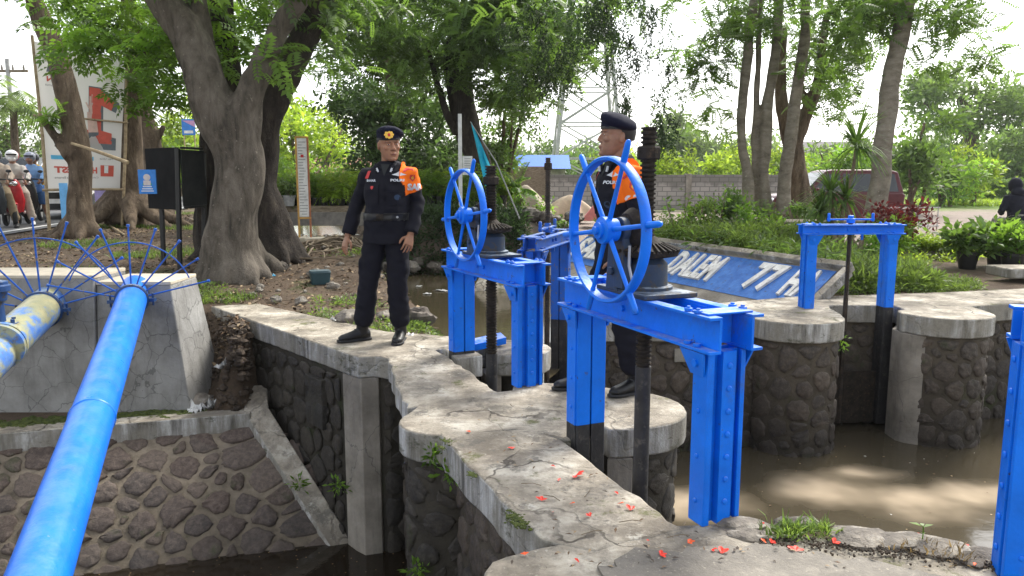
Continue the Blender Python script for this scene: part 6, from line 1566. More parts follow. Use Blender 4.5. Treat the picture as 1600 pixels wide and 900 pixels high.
# tarpaulins and cloth by the wall
def draped(label, c, r, mat, seed, name='tarpaulin', peak=1.0):
    m = MB(); vs = []; nu, nv = 40, 12; c = Vector(c)
    for i in range(nv+1):
        s = i/nv
        for j in range(nu):
            a = 2*math.pi*j/nu; f = 1+.16*math.sin(a*7+seed)*s+.1*math.sin(a*3+seed*2)+.08*mnoise.noise(Vector((math.cos(a)*2, math.sin(a)*2, seed+s*2)))
            vs.append((c.x+math.cos(a)*r[0]*f*s, c.y+math.sin(a)*r[1]*f*s, c.z+r[2]*(1-s**1.4*peak)*(1+.15*mnoise.noise(Vector((math.cos(a)*1.5*s, math.sin(a)*1.5*s, seed))))))
    fs = [(i*nu+j, i*nu+(j+1) % nu, (i+1)*nu+(j+1) % nu, (i+1)*nu+j) for i in range(nv) for j in range(nu)]
    m.add(vs, fs); return tag(m.build(name, mat, smooth=60), label, 'tarpaulin')
draped('tent of pale beige netting heaped left of the bare rod', (*at(823, 325, 22)[:2], .1), (.85, .6, 1.0), plain('beige net', (.36, .31, .24), .9), 2)
draped('low heap under a beige sheet beside the large handwheel', (*at(890, 325, 23)[:2], .1), (.9, .6, .7), plain('sand sheet', (.42, .34, .25), .9), 5)
draped('rumpled pink sheet thrown over a heap behind the large handwheel', (*at(955, 335, 21)[:2], .15), (.75, .5, .85), plain('pink plastic', (.62, .2, .19), .5), 9)

# ------------------------------------------------------------------ cars
def car(label, loc, rz, paint, L=4.5, W=1.75, H=1.7, name='parked_car', suv=True):
    t = thing(name, label, 'car', loc, rz)
    hw = W/2; g = .22
    prof = [(-L/2, g+.2), (-L/2+.05, .75), (-L/2+.02, .95), (-L/2+.12, H*.62), (L*.18, H*.62), (L*.47, H*.56), (L/2, H*.46), (L/2, g+.15), (L*.45, g), (-L*.47, g)]
    m = MB(); vs = []
    for s, k in ((-1, .93), (-.86, 1), (.86, 1), (1, .93)):
        cz = .8
        for x, z in prof: vs.append((x*(1 if abs(s) < .9 else .985), s*hw, cz+(z-cz)*k))
    n = len(prof); fs = [(i*n+j, i*n+(j+1) % n, (i+1)*n+(j+1) % n, (i+1)*n+j) for i in range(3) for j in range(n)]+[tuple(range(n))[::-1], tuple(3*n+j for j in range(n))]
    m.add(vs, fs); m.build('body', paint, t, bevel=.03, smooth=50)
    cab = [(-L*.48 if suv else -L*.36, H*.60), (-L*.44 if suv else -L*.26, H*.96), (-L*.38 if suv else -L*.2, H), (L*.05, H), (L*.1, H*.97), (L*.24, H*.60)]
    m = MB(); vs = []
    for s, k in ((-1, 1), (-.8, 1), (.8, 1), (1, 1)):
        for x, z in cab:
            ins = .14*(z-H*.6)/(H*.4); vs.append((x, s*(hw-.03-ins), z))
    n = len(cab); fs = [(i*n+j, i*n+(j+1) % n, (i+1)*n+(j+1) % n, (i+1)*n+j) for i in range(3) for j in range(n)]+[tuple(range(n))[::-1], tuple(3*n+j for j in range(n))]
    m.add(vs, fs); m.build('cabin', paint, t, bevel=.03, smooth=50)
    def win(x0, x1, x2, x3, s):
        z0, z1 = H*.635, H*.93
        m = MB(); 
        for off in (.004,):
            f = lambda x, z: (x, s*(hw-.03-.14*(z-H*.6)/(H*.4)+off), z)
            m.add([f(x0, z0), f(x1, z0), f(x2, z1), f(x3, z1)], [(0, 1, 2, 3)])
        m.build('window', M['glass'], t, smooth=0)
    for s in (-1, 1):
        if suv: win(-L*.44, -L*.25, -L*.25, -L*.41, s)
        win(-L*.235 if suv else -L*.3, -L*.03, -L*.03, -L*.235 if suv else -L*.2, s); win(-L*.01, L*.2, L*.085, -L*.01, s)
        m = MB(); m.box((L*.17, s*(hw+.08), H*.66), (.1, .16, .12)); m.build('mirror', paint, t, bevel=.02)
        m = MB(); m.ball((L*.485, s*hw*.72, H*.47), (.1, .2, .09), 12, 8); m.build('headlight', plain('lamp glass', (.6, .62, .65), .1), t)
        for x in (L*.31, -L*.31):
            m = MB(); rt = Euler((R(90), 0, 0)).to_matrix(); m.lathe([(.2, -.1), (.31, -.1), (.33, -.06), (.33, .06), (.31, .1), (.2, .1)], (x, s*(hw-.08), .33), 24, rot=rt); w = m.build('tyre', M['rubber'], t)
            m = MB(); m.lathe([(.2, -.09), (.2, .09), (.05, .11)], (x, s*(hw-.08), .33), 20, rot=rt if s < 0 else Euler((R(-90), 0, 0)).to_matrix()); m.build('rim', M['chrome'], w)
    m = MB(); m.box((L/2-.0, 0, H*.4), (.03, W*.5, .16)); m.box((L/2-.0, 0, H*.22), (.04, W*.7, .14)); m.build('grille', M['black'], t, bevel=.01)
    m = MB(); m.add([(L*.245, -hw*.84, H*.625), (L*.245, hw*.84, H*.625), (L*.11, hw*.74, H*.955), (L*.11, -hw*.74, H*.955)], [(0, 1, 2, 3)]); m.v = [(x+.012, y, z) for x, y, z in m.v]; m.build('windscreen', M['glass'], t, smooth=0)
    return t
M['maroon'] = plain('maroon car paint', (.075, .011, .015), .35, .1); M['carwhite'] = plain('white car paint', (.7, .7, .7), .2); M['cardark'] = plain('dark car paint', (.04, .045, .05), .25, .2)
car('parked maroon station wagon half hidden by the grey trunk and spiky plants', (at(1296, 300, 22).x, 22, -.1), R(176), M['maroon'], 3.6, 1.65, 1.62, 'parked_car')
car('white car on the road, its front showing either side of the leaning trunk', (at(122, 300, 21.5).x, 21.5, .262), R(-80), M['carwhite'], 4.2, 1.7, 1.5, 'white_car', False)
car('dark car far along the road behind the motorcyclists', (at(38, 300, 28).x, 28, .262), R(-80), M['cardark'], 4.4, 1.75, 1.75, 'dark_car')

# ------------------------------------------------------------------ motorcyclists
def scooter(label, loc, rz, paint):
    t = thing('scooter', label, 'motor scooter', loc, rz, 'motor scooters on the road')     # front = -Y
    rt = Euler((0, R(90), 0)).to_matrix()
    for y in (-.62, .58):
        m = MB(); m.torus((0, y, .25), .2, .05, rt, 28, 10); w = m.build('wheel', M['rubber'], t)
        m = MB(); m.lathe([(.16, -.03), (.17, 0), (.16, .03)], (0, y, .25), 18, rot=rt); m.build('rim', M['tin'], w)
    m = MB(); m.loft([((0, .8, .62), (.07, 0, 0), (0, 0, .06)), ((0, .5, .6), (.13, 0, 0), (0, 0, .13)), ((0, .15, .5), (.13, 0, 0), (0, 0, .16)), ((0, -.1, .36), (.12, 0, 0), (0, 0, .08)), ((0, -.4, .36), (.13, 0, 0), (0, 0, .07))], 16, True, 2.6); m.build('body', paint, t)
    m = MB(); m.loft([((0, -.42, .32), (.15, 0, 0), (0, .05, 0)), ((0, -.47, .55), (.2, 0, 0), (0, .06, 0)), ((0, -.44, .8), (.16, 0, 0), (0, .08, 0)), ((0, -.42, .95), (.12, 0, 0), (0, .1, 0)), ((0, -.4, 1.02), (.07, 0, 0), (0, .06, 0))], 16, True, 2.4); m.build('front_shield', paint, t)
    m = MB(); m.loft([((0, -.42, .3), (.05, 0, 0), (0, .05, 0)), ((0, -.62, .5), (.07, 0, 0), (0, .12, 0)), ((0, -.62, .53), (.05, 0, 0), (0, .08, 0))], 12); m.tube([(0, -.62, .25), (0, -.45, .6)], .03, 8); m.build('mudguard', paint, t)
    m = MB(); m.loft([((0, .75, .72), (.1, 0, 0), (0, 0, .04)), ((0, .4, .72), (.15, 0, 0), (0, 0, .06)), ((0, .05, .68), (.12, 0, 0), (0, 0, .05)), ((0, -.02, .66), (.06, 0, 0), (0, 0, .03))], 14); m.build('seat', M['rubber'], t)
    m = MB(); m.tube([(-.33, -.3, 1.0), (-.12, -.4, 1.02), (.12, -.4, 1.02), (.33, -.3, 1.0)], .016, 8); m.build('handlebar', M['black'], t)
    m = MB(); m.ball((0, -.5, .92), (.09, .05, .06), 12, 8); m.build('headlight', M['chrome'], t)
    for s in (-1, 1): m = MB(); m.tube([(s*.22, -.36, 1.02), (s*.26, -.36, 1.16)], .007, 5); m.ball((s*.26, -.37, 1.19), (.055, .012, .035), 10, 6); m.build('mirror', M['black'], t)
    return t
def rider(label, sc_loc, rz, y, shirt, pants, helmet, mask=None, shorts=False, footdown=True, long=True):
    J = dict(hip=(0, .1+y, .84), chest=(0, .03+y, 1.30), head=(0, -.02+y, 1.37), elR=(-.27, -.15+y, 1.08), wrR=(-.24, -.32+y, .98), elL=(.27, -.15+y, 1.08), wrL=(.24, -.32+y, .98), curl=.9,
             knR=(-.16, -.3+y, .72), anR=(-.17, -.25+y, .33), knL=(.2, -.28+y, .70), anL=(.3, -.15+y, .09) if footdown else (.17, -.25+y, .33), turn=0)
    stl = dict(skin=M['skin2'], top=shirt, bottom=pants, shoe=M['white'] if mask else M['black'], boots=False, vox=.012, cvox=.014, wr=.01, long=long, trl=.15 if shorts else .9, topname='shirt')
    t, j, tr, X = human(label, sc_loc, rz, J, stl, False, 'people riding scooters on the road')
    m = MB(); m.ball(X @ Vector((0, .01, .15)), (.125, .145, .125), 20, 14); hm = m.build('helmet', helmet, t)
    # opening of the helmet: face patch with visor rim
    m = MB(); m.loft([(X @ Vector((0, -.105, .155-.0)), (.1, 0, 0), (0, .05, 0)), (X @ Vector((0, -.115, .185)), (.1, 0, 0), (0, .05, 0))], 16); m.build('visor', M['glass'], hm)
    m = MB(); m.ball(X @ Vector((0, -.075, .085)), (.075, .075, .06), 14, 10); m.build('face_mask', M['white'] if mask else stl['skin'], t)
    return t
cl = lambda n, c: clothmat(n, c, .15)
for i, (px, y, rzd, pcol, lab) in enumerate(((2, 16.4, 25, M['cardark'], 'dark scooter cut by the left edge of the road'), (27, 17.0, 30, plain('red scooter paint', (.5, .02, .03), .25), 'red scooter carrying two riders in pale clothes'), (55, 18.3, 20, plain('black scooter paint', (.02, .02, .022), .25), 'black scooter farthest right, behind the banner pole'))):
    loc = Vector((at(px, 340, y).x, y, .262)); sc = scooter(lab, loc, R(rzd), pcol)
    if i == 0: rider('scooter rider in a grey helmet, beige shirt and khaki trousers at the left edge', loc, R(rzd), 0, cl('beige shirt', (.4, .33, .27)), cl('khaki', (.26, .2, .13)), plain('grey helmet', (.1, .11, .12), .3))
    if i == 1:
        rider('masked scooter rider in a white helmet and pale jacket', loc, R(rzd), 0, cl('pale jacket', (.5, .47, .44)), cl('pale trousers', (.42, .36, .31)), plain('white helmet', (.7, .7, .7), .25), True)
        rider('passenger in a pink and white helmet behind the masked rider', loc, R(rzd), .36, cl('pink top', (.55, .36, .36)), cl('cream trousers', (.5, .45, .4)), plain('pink helmet', (.5, .1, .1), .25), True, False, False)
    if i == 2:
        rider('scooter rider in a light blue shirt and dark shorts', loc, R(rzd), 0, cl('light blue shirt', (.2, .35, .6)), cl('navy shorts', (.04, .1, .25)), plain('striped helmet', (.25, .27, .35), .3), None, True)
        rider('passenger in a yellow shirt on the black scooter', loc, R(rzd), .36, cl('yellow shirt', (.6, .36, .03)), cl('blue shorts', (.05, .15, .4)), plain('dark helmet', (.05, .05, .07), .3), None, True, False, False)

# small banners along the road
def board(label, px0, py0, px1, py1, y, mat, name='small_banner', leg=True, extra=None):
    a, c = at(px0, py1, y), at(px1, py0, y); t = thing(name, label, 'banner', ((a.x+c.x)/2, y, gz((a.x+c.x)/2, y)))
    g0 = t.location.z; w = c.x-a.x
    m = MB(); m.box((0, 0, (a.z+c.z)/2-g0), (w, .02, c.z-a.z)); pnl = m.build('panel', mat, t, bevel=.004)
    if leg: m = MB(); m.box((-w*.4, .03, (a.z-g0)*.5+.1), (.03, .03, (a.z-g0)+.4)); m.build('pole', M['bamboo'], t); m = MB(); m.box((w*.4, .03, (a.z-g0)*.5+.1), (.03, .03, (a.z-g0)+.4)); m.build('pole', M['bamboo'], t)
    return t, pnl, w, a.z-g0, c.z-g0
M['bannerblue'] = plain('blue print', (.03, .2, .6), .5)
t, pnl, w, z0, z1 = board('small blue poster with white print hanging beside the black notice board', 218, 265, 243, 303, 10.05, M['bannerblue'], 'poster', False)
m = MB(); h = z1-z0; m.ball((0, -.012, z0+h*.68), (w*.2, .006, h*.14), 12, 8); m.box((0, -.013, z0+h*.45), (w*.4, .006, h*.2)); m.build('portrait', plain('pale print', (.55, .5, .5), .5), pnl)
m = MB()
for k in range(3): m.box((0, -.012, z0+h*(.12+.09*k)), (w*(.7-.1*k), .006, h*.035))
m.build('printed_lines', M['white'], pnl)
m = MB(); m.box((0, -.0125, z0+h*.4), (w*.5, .006, h*.06)); m.build('green_strip', plain('green print', (.05, .4, .15), .5), pnl)
t, pnl, w, z0, z1 = board('blue and pink hoarding high behind the black notice board', 285, 186, 304, 211, 26, M['bannerblue'], 'hoarding')
m = MB(); m.add([(-w*.45, -.013, z1-.05), (w*.5, -.013, z1-.05), (w*.5, -.013, (z0+z1)/2)], [(0, 2, 1)]); m.build('pink_corner', plain('pink print', (.55, .3, .5), .5), pnl, smooth=0)
m = MB(); m.box((0, -.013, z0+.1), (w*.7, .006, .09)); m.build('white_line', M['white'], pnl)
board('upright light blue cloth banner beside the leaning trunk', 97, 286, 105, 346, 15.4, plain('sky blue cloth', (.15, .42, .75), .7), 'cloth_banner', False)
board('purple roadside banner behind the spreading-root tree', 203, 228, 216, 300, 22, plain('purple cloth', (.45, .15, .4), .7), 'cloth_banner')
board('pale violet cloth just right of the leaning trunk under the banner', 150, 296, 167, 328, 17.8, plain('violet cloth', (.42, .36, .7), .7), 'cloth_banner', False)
# utility pole
B = at(30, 300, 40)
t = thing('utility_pole', 'grey utility pole with cross arm above the palm', 'utility pole', (B.x, 40, .2))
m = MB(); m.tube([(0, 0, 0), (0, 0, 7)], [.14, .1], 10); m.build('mast', M['tin'], t)
m = MB(); m.box((-.3, 0, 6.4), (2.6, .1, .12)); ca = m.build('cross_arm', M['wood'], t)
for k in range(5): m = MB(); m.lathe([(.04, 0), (.06, .08), (.03, .16), (.05, .22)], (-1.4+k*.55, 0, 6.47), 8); m.build('insulator', M['plaster'], ca)

# ------------------------------------------------------------------ nursery: pots, seedlings, hedge, table, person
def pot(r=.14, h=.24, mat=None, name='pot', parent=None, loc=(0, 0, 0)):
    m = MB(); m.lathe([(r*.72, 0), (r*.76, .01), (r, h*.86), (r*1.08, h*.87), (r*1.08, h), (r*.97, h), (r*.95, h*.9)], loc, 18); o = m.build(name, mat or M['black'], parent)
    return o
def potted(label, x, y, r, h, crown_r, crown_h, ls, tpl, n, group, seed, mat=None, scale=(.8, 1.4), name='potted_plant', tilt=.6, z=None):
    t = thing(name, label, 'potted plant', (x, y, gz(x, y) if z is None else z), 0, group)
    pot(r, h, mat, 'pot', t)
    m = MB(); m.lathe([(r*.94, h*.9), (r*.5, h*.93), (.01, h*.94)], (0, 0, 0), 14); m.build('potting_soil', M['rockdark'], t)
    rng = np.random.default_rng(seed)
    m = MB()
    for k in range(4): a = rng.uniform(0, 6.28); m.tube([(0, 0, h*.9), (math.cos(a)*crown_r*.3, math.sin(a)*crown_r*.3, h+crown_h*.45), (math.cos(a)*crown_r*.6, math.sin(a)*crown_r*.6, h+crown_h*.8)], [.012, .01, .006], 5)
    m.build('stems', M['root'], t)
    P = np.stack([rng.normal(0, crown_r*.42, n), rng.normal(0, crown_r*.42, n), h+crown_h*np.clip(rng.normal(.5, .26, n), .05, 1)], -1)
    scatter('leaves', tpl, P, rng, LEAF[ls], None, t, scale, tilt); return t
TPL_LOBE = spray_tuft(9, .16, .075, .9, 8); TPL_FINE = spray_tuft(8, .07, .018, 1.0, 4); TPL_BLADE = spray_blade()
def fern_tpl():
    V, F = spray_pinnate(8, .26, .085, .022, .35); return V, F
TPL_FERN = fern_tpl()
# potted shrubs on the lot
for k, (px, py, y, r, cr, ch, ls, lab) in enumerate(((1512, 405, 11.6, .15, .34, .36, 'mid', 'leftmost large black pot with broad leaves on the lot, by the gravel'), (1556, 403, 11.9, .14, .26, .34, 'mid', 'second large black pot from the left with an upright shoot'), (1582, 406, 11.4, .16, .32, .32, 'bright', 'large black pot with the fullest round foliage'), (1606, 404, 11.9, .15, .3, .32, 'mid', 'large black pot cut by the right edge of the photo'))):
    x = at(px, py, y).x; potted(lab, x, y, r, .27, cr, ch, ls, TPL_LOBE, 70, 'large black pots on the lot', 200+k, M['black'], (.6, 1.05))
# row of seedlings in bags on the ground
r_ = np.random.default_rng(5); M['bag'] = weathered('dusty grow bag', (.12, .1, .085), (.3, .26, .22), 9, .7, .4, 40)
first = None; k = 0
for row in range(2):
    for i in range(17):
        px = 1392+i*6.6+row*3; y = 13.0+row*.22; x = at(px, 385, y).x
        if first is None:
            first = thing('seedling_bag', 'small seedling in a dusty grow bag, one of the tight row edging the gravel lot', 'seedling', (x, y, gz(x, y)), 0, 'seedlings edging the gravel lot')
            m = MB(); m.lathe([(.055, 0), (.06, .04), (.058, .13), (.05, .135)], (0, 0, 0), 12); m.build('grow_bag', M['bag'], first)
            P = np.stack([r_.normal(0, .045, 26), r_.normal(0, .045, 26), .14+np.abs(r_.normal(.1, .06, 26))], -1); scatter('leaves', TPL_FINE, P, r_, LEAF['lime'], None, first, (.7, 1.3), .6)
        else:
            c = copy_tree(first); c.location = (x, y, gz(x, y)); c.rotation_euler.z = r_.uniform(0, 6.28); c.scale = (1, 1, r_.uniform(.8, 1.25))
# pots on the bridge
firsts = []
for v in range(3):
    rng = np.random.default_rng(300+v)
    t = thing('potted_seedling', 'black nursery pot with feathery green seedling standing in the crowded rows on the bridge', 'potted seedling', (0, 0, 0), 0, 'seedlings in black pots on the bridge')
    pot(.085, .16, M['black'], 'pot', t)
    n = 30; P = np.stack([rng.normal(0, .06, n), rng.normal(0, .06, n), .16+np.abs(rng.normal(.2, .16, n))], -1)
    scatter('leaves', TPL_FERN, P, rng, LEAF[('bright', 'lime', 'lime')[v]], None, t, (.6, 1.1), .5); firsts.append([t, False])
rr = random.Random(4)
for row in range(4):
    for i in range(27):
        x = -5.1+i*.188+rr.uniform(-.02, .02); y = 16.28+row*.19
        f = firsts[rr.randrange(3)]
        o = f[0] if not f[1] else copy_tree(f[0]); f[1] = True
        o.location = (x, y, bz-.006); o.rotation_euler.z = rr.uniform(0, 6.28); o.scale = (1, 1, rr.uniform(.85, 1.35))
for k, (px, mat, lab) in enumerate(((406, M['white'], 'white tub plant at the left end of the bridge'), (428, M['bamboo'], 'tan clay pot plant at the left end of the bridge'), (452, M['tin'], 'grey tin pot plant beside the bridge post'))):
    potted(lab, at(px, 320, 16.0).x, 16.0, .13, .22, .25, .3, 'olive', TPL_TUFT, 30, None, 320+k, mat, (.8, 1.2), 'potted_plant', .6, at(px, 333, 16).z if k < 2 else bz-.006)
# ledge the left tubs stand on
m = MB(); m.box((at(405, 300, 16.1).x, 16.2, .3), (.9, .6, .62)); tag(m.build('stone_ledge', M['rockdark'], None, bevel=.03), 'dark stone ledge at the left bridge end under the white and tan tubs', 'ledge')
# plants on the far canal bank
for k, (px, py, y, s, ls) in enumerate(((812, 340, 15.5, .9, 'bright'), (845, 345, 15.2, 1.0, 'bright'), (868, 335, 16, .8, 'mid'), (880, 340, 15, .9, 'mid'))):
    x = at(px, py, y).x; potted(('small pot with yellow green shoots left of the bare rod', 'pot with a spreading seedling right behind the bare rod', 'small dark pot beside the low beige heap', 'low bushy pot in front of the beige heap')[k], x, y, .1, .17, .22*s, .3*s, ls, TPL_TUFT, 26, 'pots on the far canal bank', 340+k, M['black'] if k % 2 else M['tin'], (.6, 1.0))
for k, (x, y, s) in enumerate(((-.45, 16.6, 0), (0.05, 16.4, 0), (-.2, 17.1, 0))):
    t = thing('banana_plant', ('broad-leaved young plant at the right bridge end, left of the flag foot', 'tallest broad-leaved young plant right of the flag', 'broad-leaved plant half behind the other two at the bridge end')[k], 'plant', (x, y, .5), 0, 'broad-leaved plants by the flag')
    m = MB(); m.tube([(0, 0, -.3), (0, 0, .5)], .03, 7); m.build('stem', M['root'], t)
    fronds('leaves', (0, 0, .45), 9, .75, 'bright', t, np.random.default_rng(k), .7, .1, 1.2, .3)

# hedge
t = tag(thing('clipped_hedge', 'long clipped hedge at the far side of the gravel lot', 'hedge', (at(1540, 300, 46).x, 46, -.1)), None)
rng = np.random.default_rng(8); n = 5200
P = np.stack([rng.uniform(-3.6, 8, n), rng.uniform(-.6, .6, n), rng.uniform(.02, 1.12, n)], -1); k = rng.integers(0, 3, n); P[k == 0, 1] = -.62+rng.normal(0, .05, (k == 0).sum()); P[k == 1, 2] = 1.1+rng.normal(0, .05, (k == 1).sum())
scatter('foliage', TPL_TUFT, P, rng, LEAF['mid'], None, t, (.8, 1.3), .8)
# dracaena
x = at(1312, 395, 11).x
t = thing('dracaena', 'spiky-headed plant on thin bent stems in front of the maroon car', 'plant', (x, 11, .1))
inv = Matrix.Translation(-Vector(t.location)); rng = np.random.default_rng(9)
for (pts, tip, L) in (([(1310, 385), (1318, 320), (1332, 270), (1338, 232)], (1338, 228), .72), ([(1305, 385), (1302, 340), (1298, 305)], (1298, 300), .55), ([(1325, 385), (1330, 350), (1322, 320)], (1322, 312), .48), ([(1290, 385), (1282, 340)], (1282, 330), .46)):
    m = MB(); m.tube([at(a, b_, 11) for a, b_ in pts], [.035, .03, .026, .024][:len(pts)], 8); m.xf(inv); m.build('stem', M['root'], t)
    c = np.array(at(*tip, 11))-np.array(t.location); V, F = [], []
    for i in range(74):
        a = rng.uniform(0, 6.28); el = rng.uniform(-.5, 1.4); d = np.array((math.cos(a)*math.cos(el), math.sin(a)*math.cos(el), math.sin(el))); s = np.cross(d, (0, 0, 1)); s /= np.linalg.norm(s); p = c.copy(); l = L*rng.uniform(.7, 1.1); v = d
        prev = (p-s*.008, p+s*.008)
        for j in range(1, 5):
            p = p+v*l/4; v = v+np.array((0, 0, -.26)); v /= np.linalg.norm(v); w = .026*(1-j/4.6); cur = (p-s*w, p+s*w); k = len(V); V += [prev[0], prev[1], cur[1], cur[0]]; F.append((k, k+1, k+2, k+3)); prev = cur
    np_mesh('leaves', np.array(V), np.array(F), rng.choice(3, len(F)), LEAF['mid'], t)
# red croton
B = (at(1395, 345, 12).x, 12, .1)
t = thing('croton_shrub', 'croton shrub with dark red and yellow leaves beside the grey trunk', 'shrub', B); rng = np.random.default_rng(10)
m = MB()
for k in range(5): a = k*1.3; m.tube([(0, 0, 0), (math.cos(a)*.2, math.sin(a)*.2, .45)], [.018, .01], 6)
m.build('stems', M['root'], t)
P = np.stack([rng.normal(.0, .2, 150), rng.normal(0, .2, 150), rng.uniform(.15, .55, 150)], -1); scatter('green_leaves', TPL_TUFT, P, rng, LEAF['bright'], None, t, (.7, 1.1), .7)
P = np.stack([rng.normal(0, .22, 80), rng.normal(0, .2, 80), rng.uniform(.4, .8, 80)], -1); scatter('red_leaves', TPL_TUFT, P, rng, LEAF['red'], None, t, (.7, 1.2), .7)
# bamboo bench / pile of slats
t = thing('bamboo_bench', 'low bench of split bamboo under the slim stems', 'bench', (at(1268, 350, 12.5).x, 12.5, .1))
m = MB()
for k in range(9): m.tube([(-.75, -.22+k*.055, .52), (.75, -.22+k*.055, .53)], .024, 6)
m.build('slat_top', M['woodpale'], t)
for sx in (-.6, .6):
    for sy in (-.18, .18): m = MB(); m.tube([(sx, sy, -.05), (sx, sy, .5)], .03, 7); m.build('leg', M['bamboo'], t)
# kerb slab by the pots and old pots in the weeds
m = MB(); c = at(1600, 425, 10.3); m.box((c.x+.5, 10.2, .09), (1.9, .5, .13), (0, 0, .04)); tag(m.build('concrete_slab', M['coping'], None, bevel=.02), 'loose concrete slab lying below the large black pots', 'slab')
for k, (px, py, y) in enumerate(((1362, 412, 9.9), (1345, 416, 10.1))):
    x = at(px, py, y).x; o = pot(.13, .2, M['bag'], 'empty_pot'); o.location = (x, y, gz(x, y)-.02); tag(o, ('grey empty pot in the weeds behind the small gate, nearer the post', 'grey empty pot half hidden in the weeds, farther from the post')[k], 'pot', 'empty pots in the weeds')
# railing by the car
t = thing('bench_rack', 'pale metal rack beside the maroon car', 'rack', (at(1415, 320, 21).x, 21, -.1))
for k in range(7): m = MB(); m.tube([(-.6+k*.25, 0, 0), (-.6+k*.25, 0, .62)], .014, 6); m.build('upright', M['tin'], t)
for zz in (.1, .6): m = MB(); m.tube([(-.65, 0, zz), (.95, 0, zz)], .016, 6); m.build('rail', M['tin'], t)
# seated person at the right edge
J = dict(hip=(0, .05, .50), chest=(0, -.05, .98), head=(0, -.1, 1.05), elR=(-.27, -.02, .72), wrR=(-.14, -.25, .66), elL=(.27, -.02, .72), wrL=(.14, -.25, .66), curl=.8, knR=(-.13, -.4, .5), anR=(-.13, -.38, .09), knL=(.13, -.4, .5), anL=(.13, -.38, .09), nod=12)
x = at(1588, 340, 14.5).x
hood = cl('dark navy hoodie', (.014, .015, .024))
t, j, tr, X = human('person in a dark hoodie and grey trousers sitting, back turned, at the right edge', (x, 14.5, .0), R(180), J, dict(skin=M['skin2'], top=hood, bottom=cl('grey trousers', (.2, .19, .17)), shoe=M['black'], boots=False, vox=.012, cvox=.012, wr=.012, topname='hoodie'), False)
m = MB(); m.ball(X @ Vector((0, .015, .12)), (.115, .135, .15), 18, 12); m.ball(X @ Vector((0, .08, -.02)), (.13, .09, .09), 14, 10); o = m.build('hood', hood, t, smooth=0); remesh(o, .015, 2)
t = thing('wooden_stool', 'low wooden stool under the person in the dark hoodie', 'stool', (x, 14.45, gz(x, 14.45)))
m = MB(); m.box((0, 0, .36), (.38, .3, .04)); m.build('seat', M['wood'], t, bevel=.01)
for sx in (-.15, .15):
    for sy in (-.11, .11): m = MB(); m.tube([(sx, sy, -.03), (sx, sy, .35)], .018, 6); m.build('leg', M['wood'], t)
# ------------------------------------------------------------------ ground cover (nobody could count it)
def inpoly(P, poly): return sdpoly(P[:, 0], P[:, 1], poly) < 0
def ground_pts(n, poly, rng, off=0.0):
    xs = [p[0] for p in poly]; ys = [p[1] for p in poly]; out = []
    while sum(map(len, out)) < n:
        P = np.stack([rng.uniform(min(xs), max(xs), n), rng.uniform(min(ys), max(ys), n)], -1); out.append(P[inpoly(P, poly)])
    P = np.concatenate(out)[:n]; return np.concatenate([P, (height(P[:, 0], P[:, 1])+off)[:, None]], 1)
def patchy(P, s, thr, seed): return P[noise2(P[:, 0], P[:, 1], s, seed) > thr]
rng = np.random.default_rng(41)
LEFTBANK = [(-3.0, 8.15), (-.6, 6.25), (-.35, 6.6), (-.9, 8.9), (-1.5, 10.4), (-2.1, 12), (-3.7, 13.5), (-5, 16), (-6, 19), (-10, 24), (-10.2, 19), (-9.3, 14.5), (-8, 8.2), (-3.4, 7.9)]
P = ground_pts(7000, LEFTBANK, rng, .012); SOILS = [(-2.3, 6.8), (-2.45, 7.2), (-3.05, 8.1), (-2.95, 8.3), (-2.5, 7.4)]; P = np.concatenate([P, ground_pts(260, [(-2.42, 6.75), (-2.5, 7.3), (-3.15, 8.0), (-3.0, 8.6), (-3.4, 8.6), (-2.85, 7.2)], rng, .015)])
def one_leaf(L, W, curl=.25): q = leaf_quad((0, 0, 0), (1, 0, .1), L, W, (0, 0, 1), curl); return np.array(q), np.array([(0, 1, 2, 3)])
M['litter1'] = plain('dry brown leaf', (.13, .08, .045), .8); M['litter2'] = plain('pale dry leaf', (.3, .22, .13), .8); M['litter3'] = plain('dark leaf', (.05, .035, .025), .8)
o = scatter('leaf_litter', one_leaf(.055, .026), P, rng, [M['litter3'], M['litter1'], M['litter2']], rng.choice(3, len(P), p=(.25, .45, .3)), None, (.5, 1.5), .35); tag(o, 'scattered dry leaves over the bare soil under the trees', 'leaf litter', None, 'stuff')
# twigs
P = ground_pts(900, LEFTBANK, rng, .015); m = MB()
for p in P: a = rng.uniform(0, 3.14); L = rng.uniform(.06, .28); d = Vector((math.cos(a), math.sin(a), rng.uniform(-.06, .08)))*L; p = Vector(p); m.tube([p-d*.5, p+Vector((0, 0, .01)), p+d*.5], .004, 4, False)
tag(m.build('twigs', M['root'], smooth=0), 'dead twigs strewn over the soil on the left bank', 'twigs', None, 'stuff')
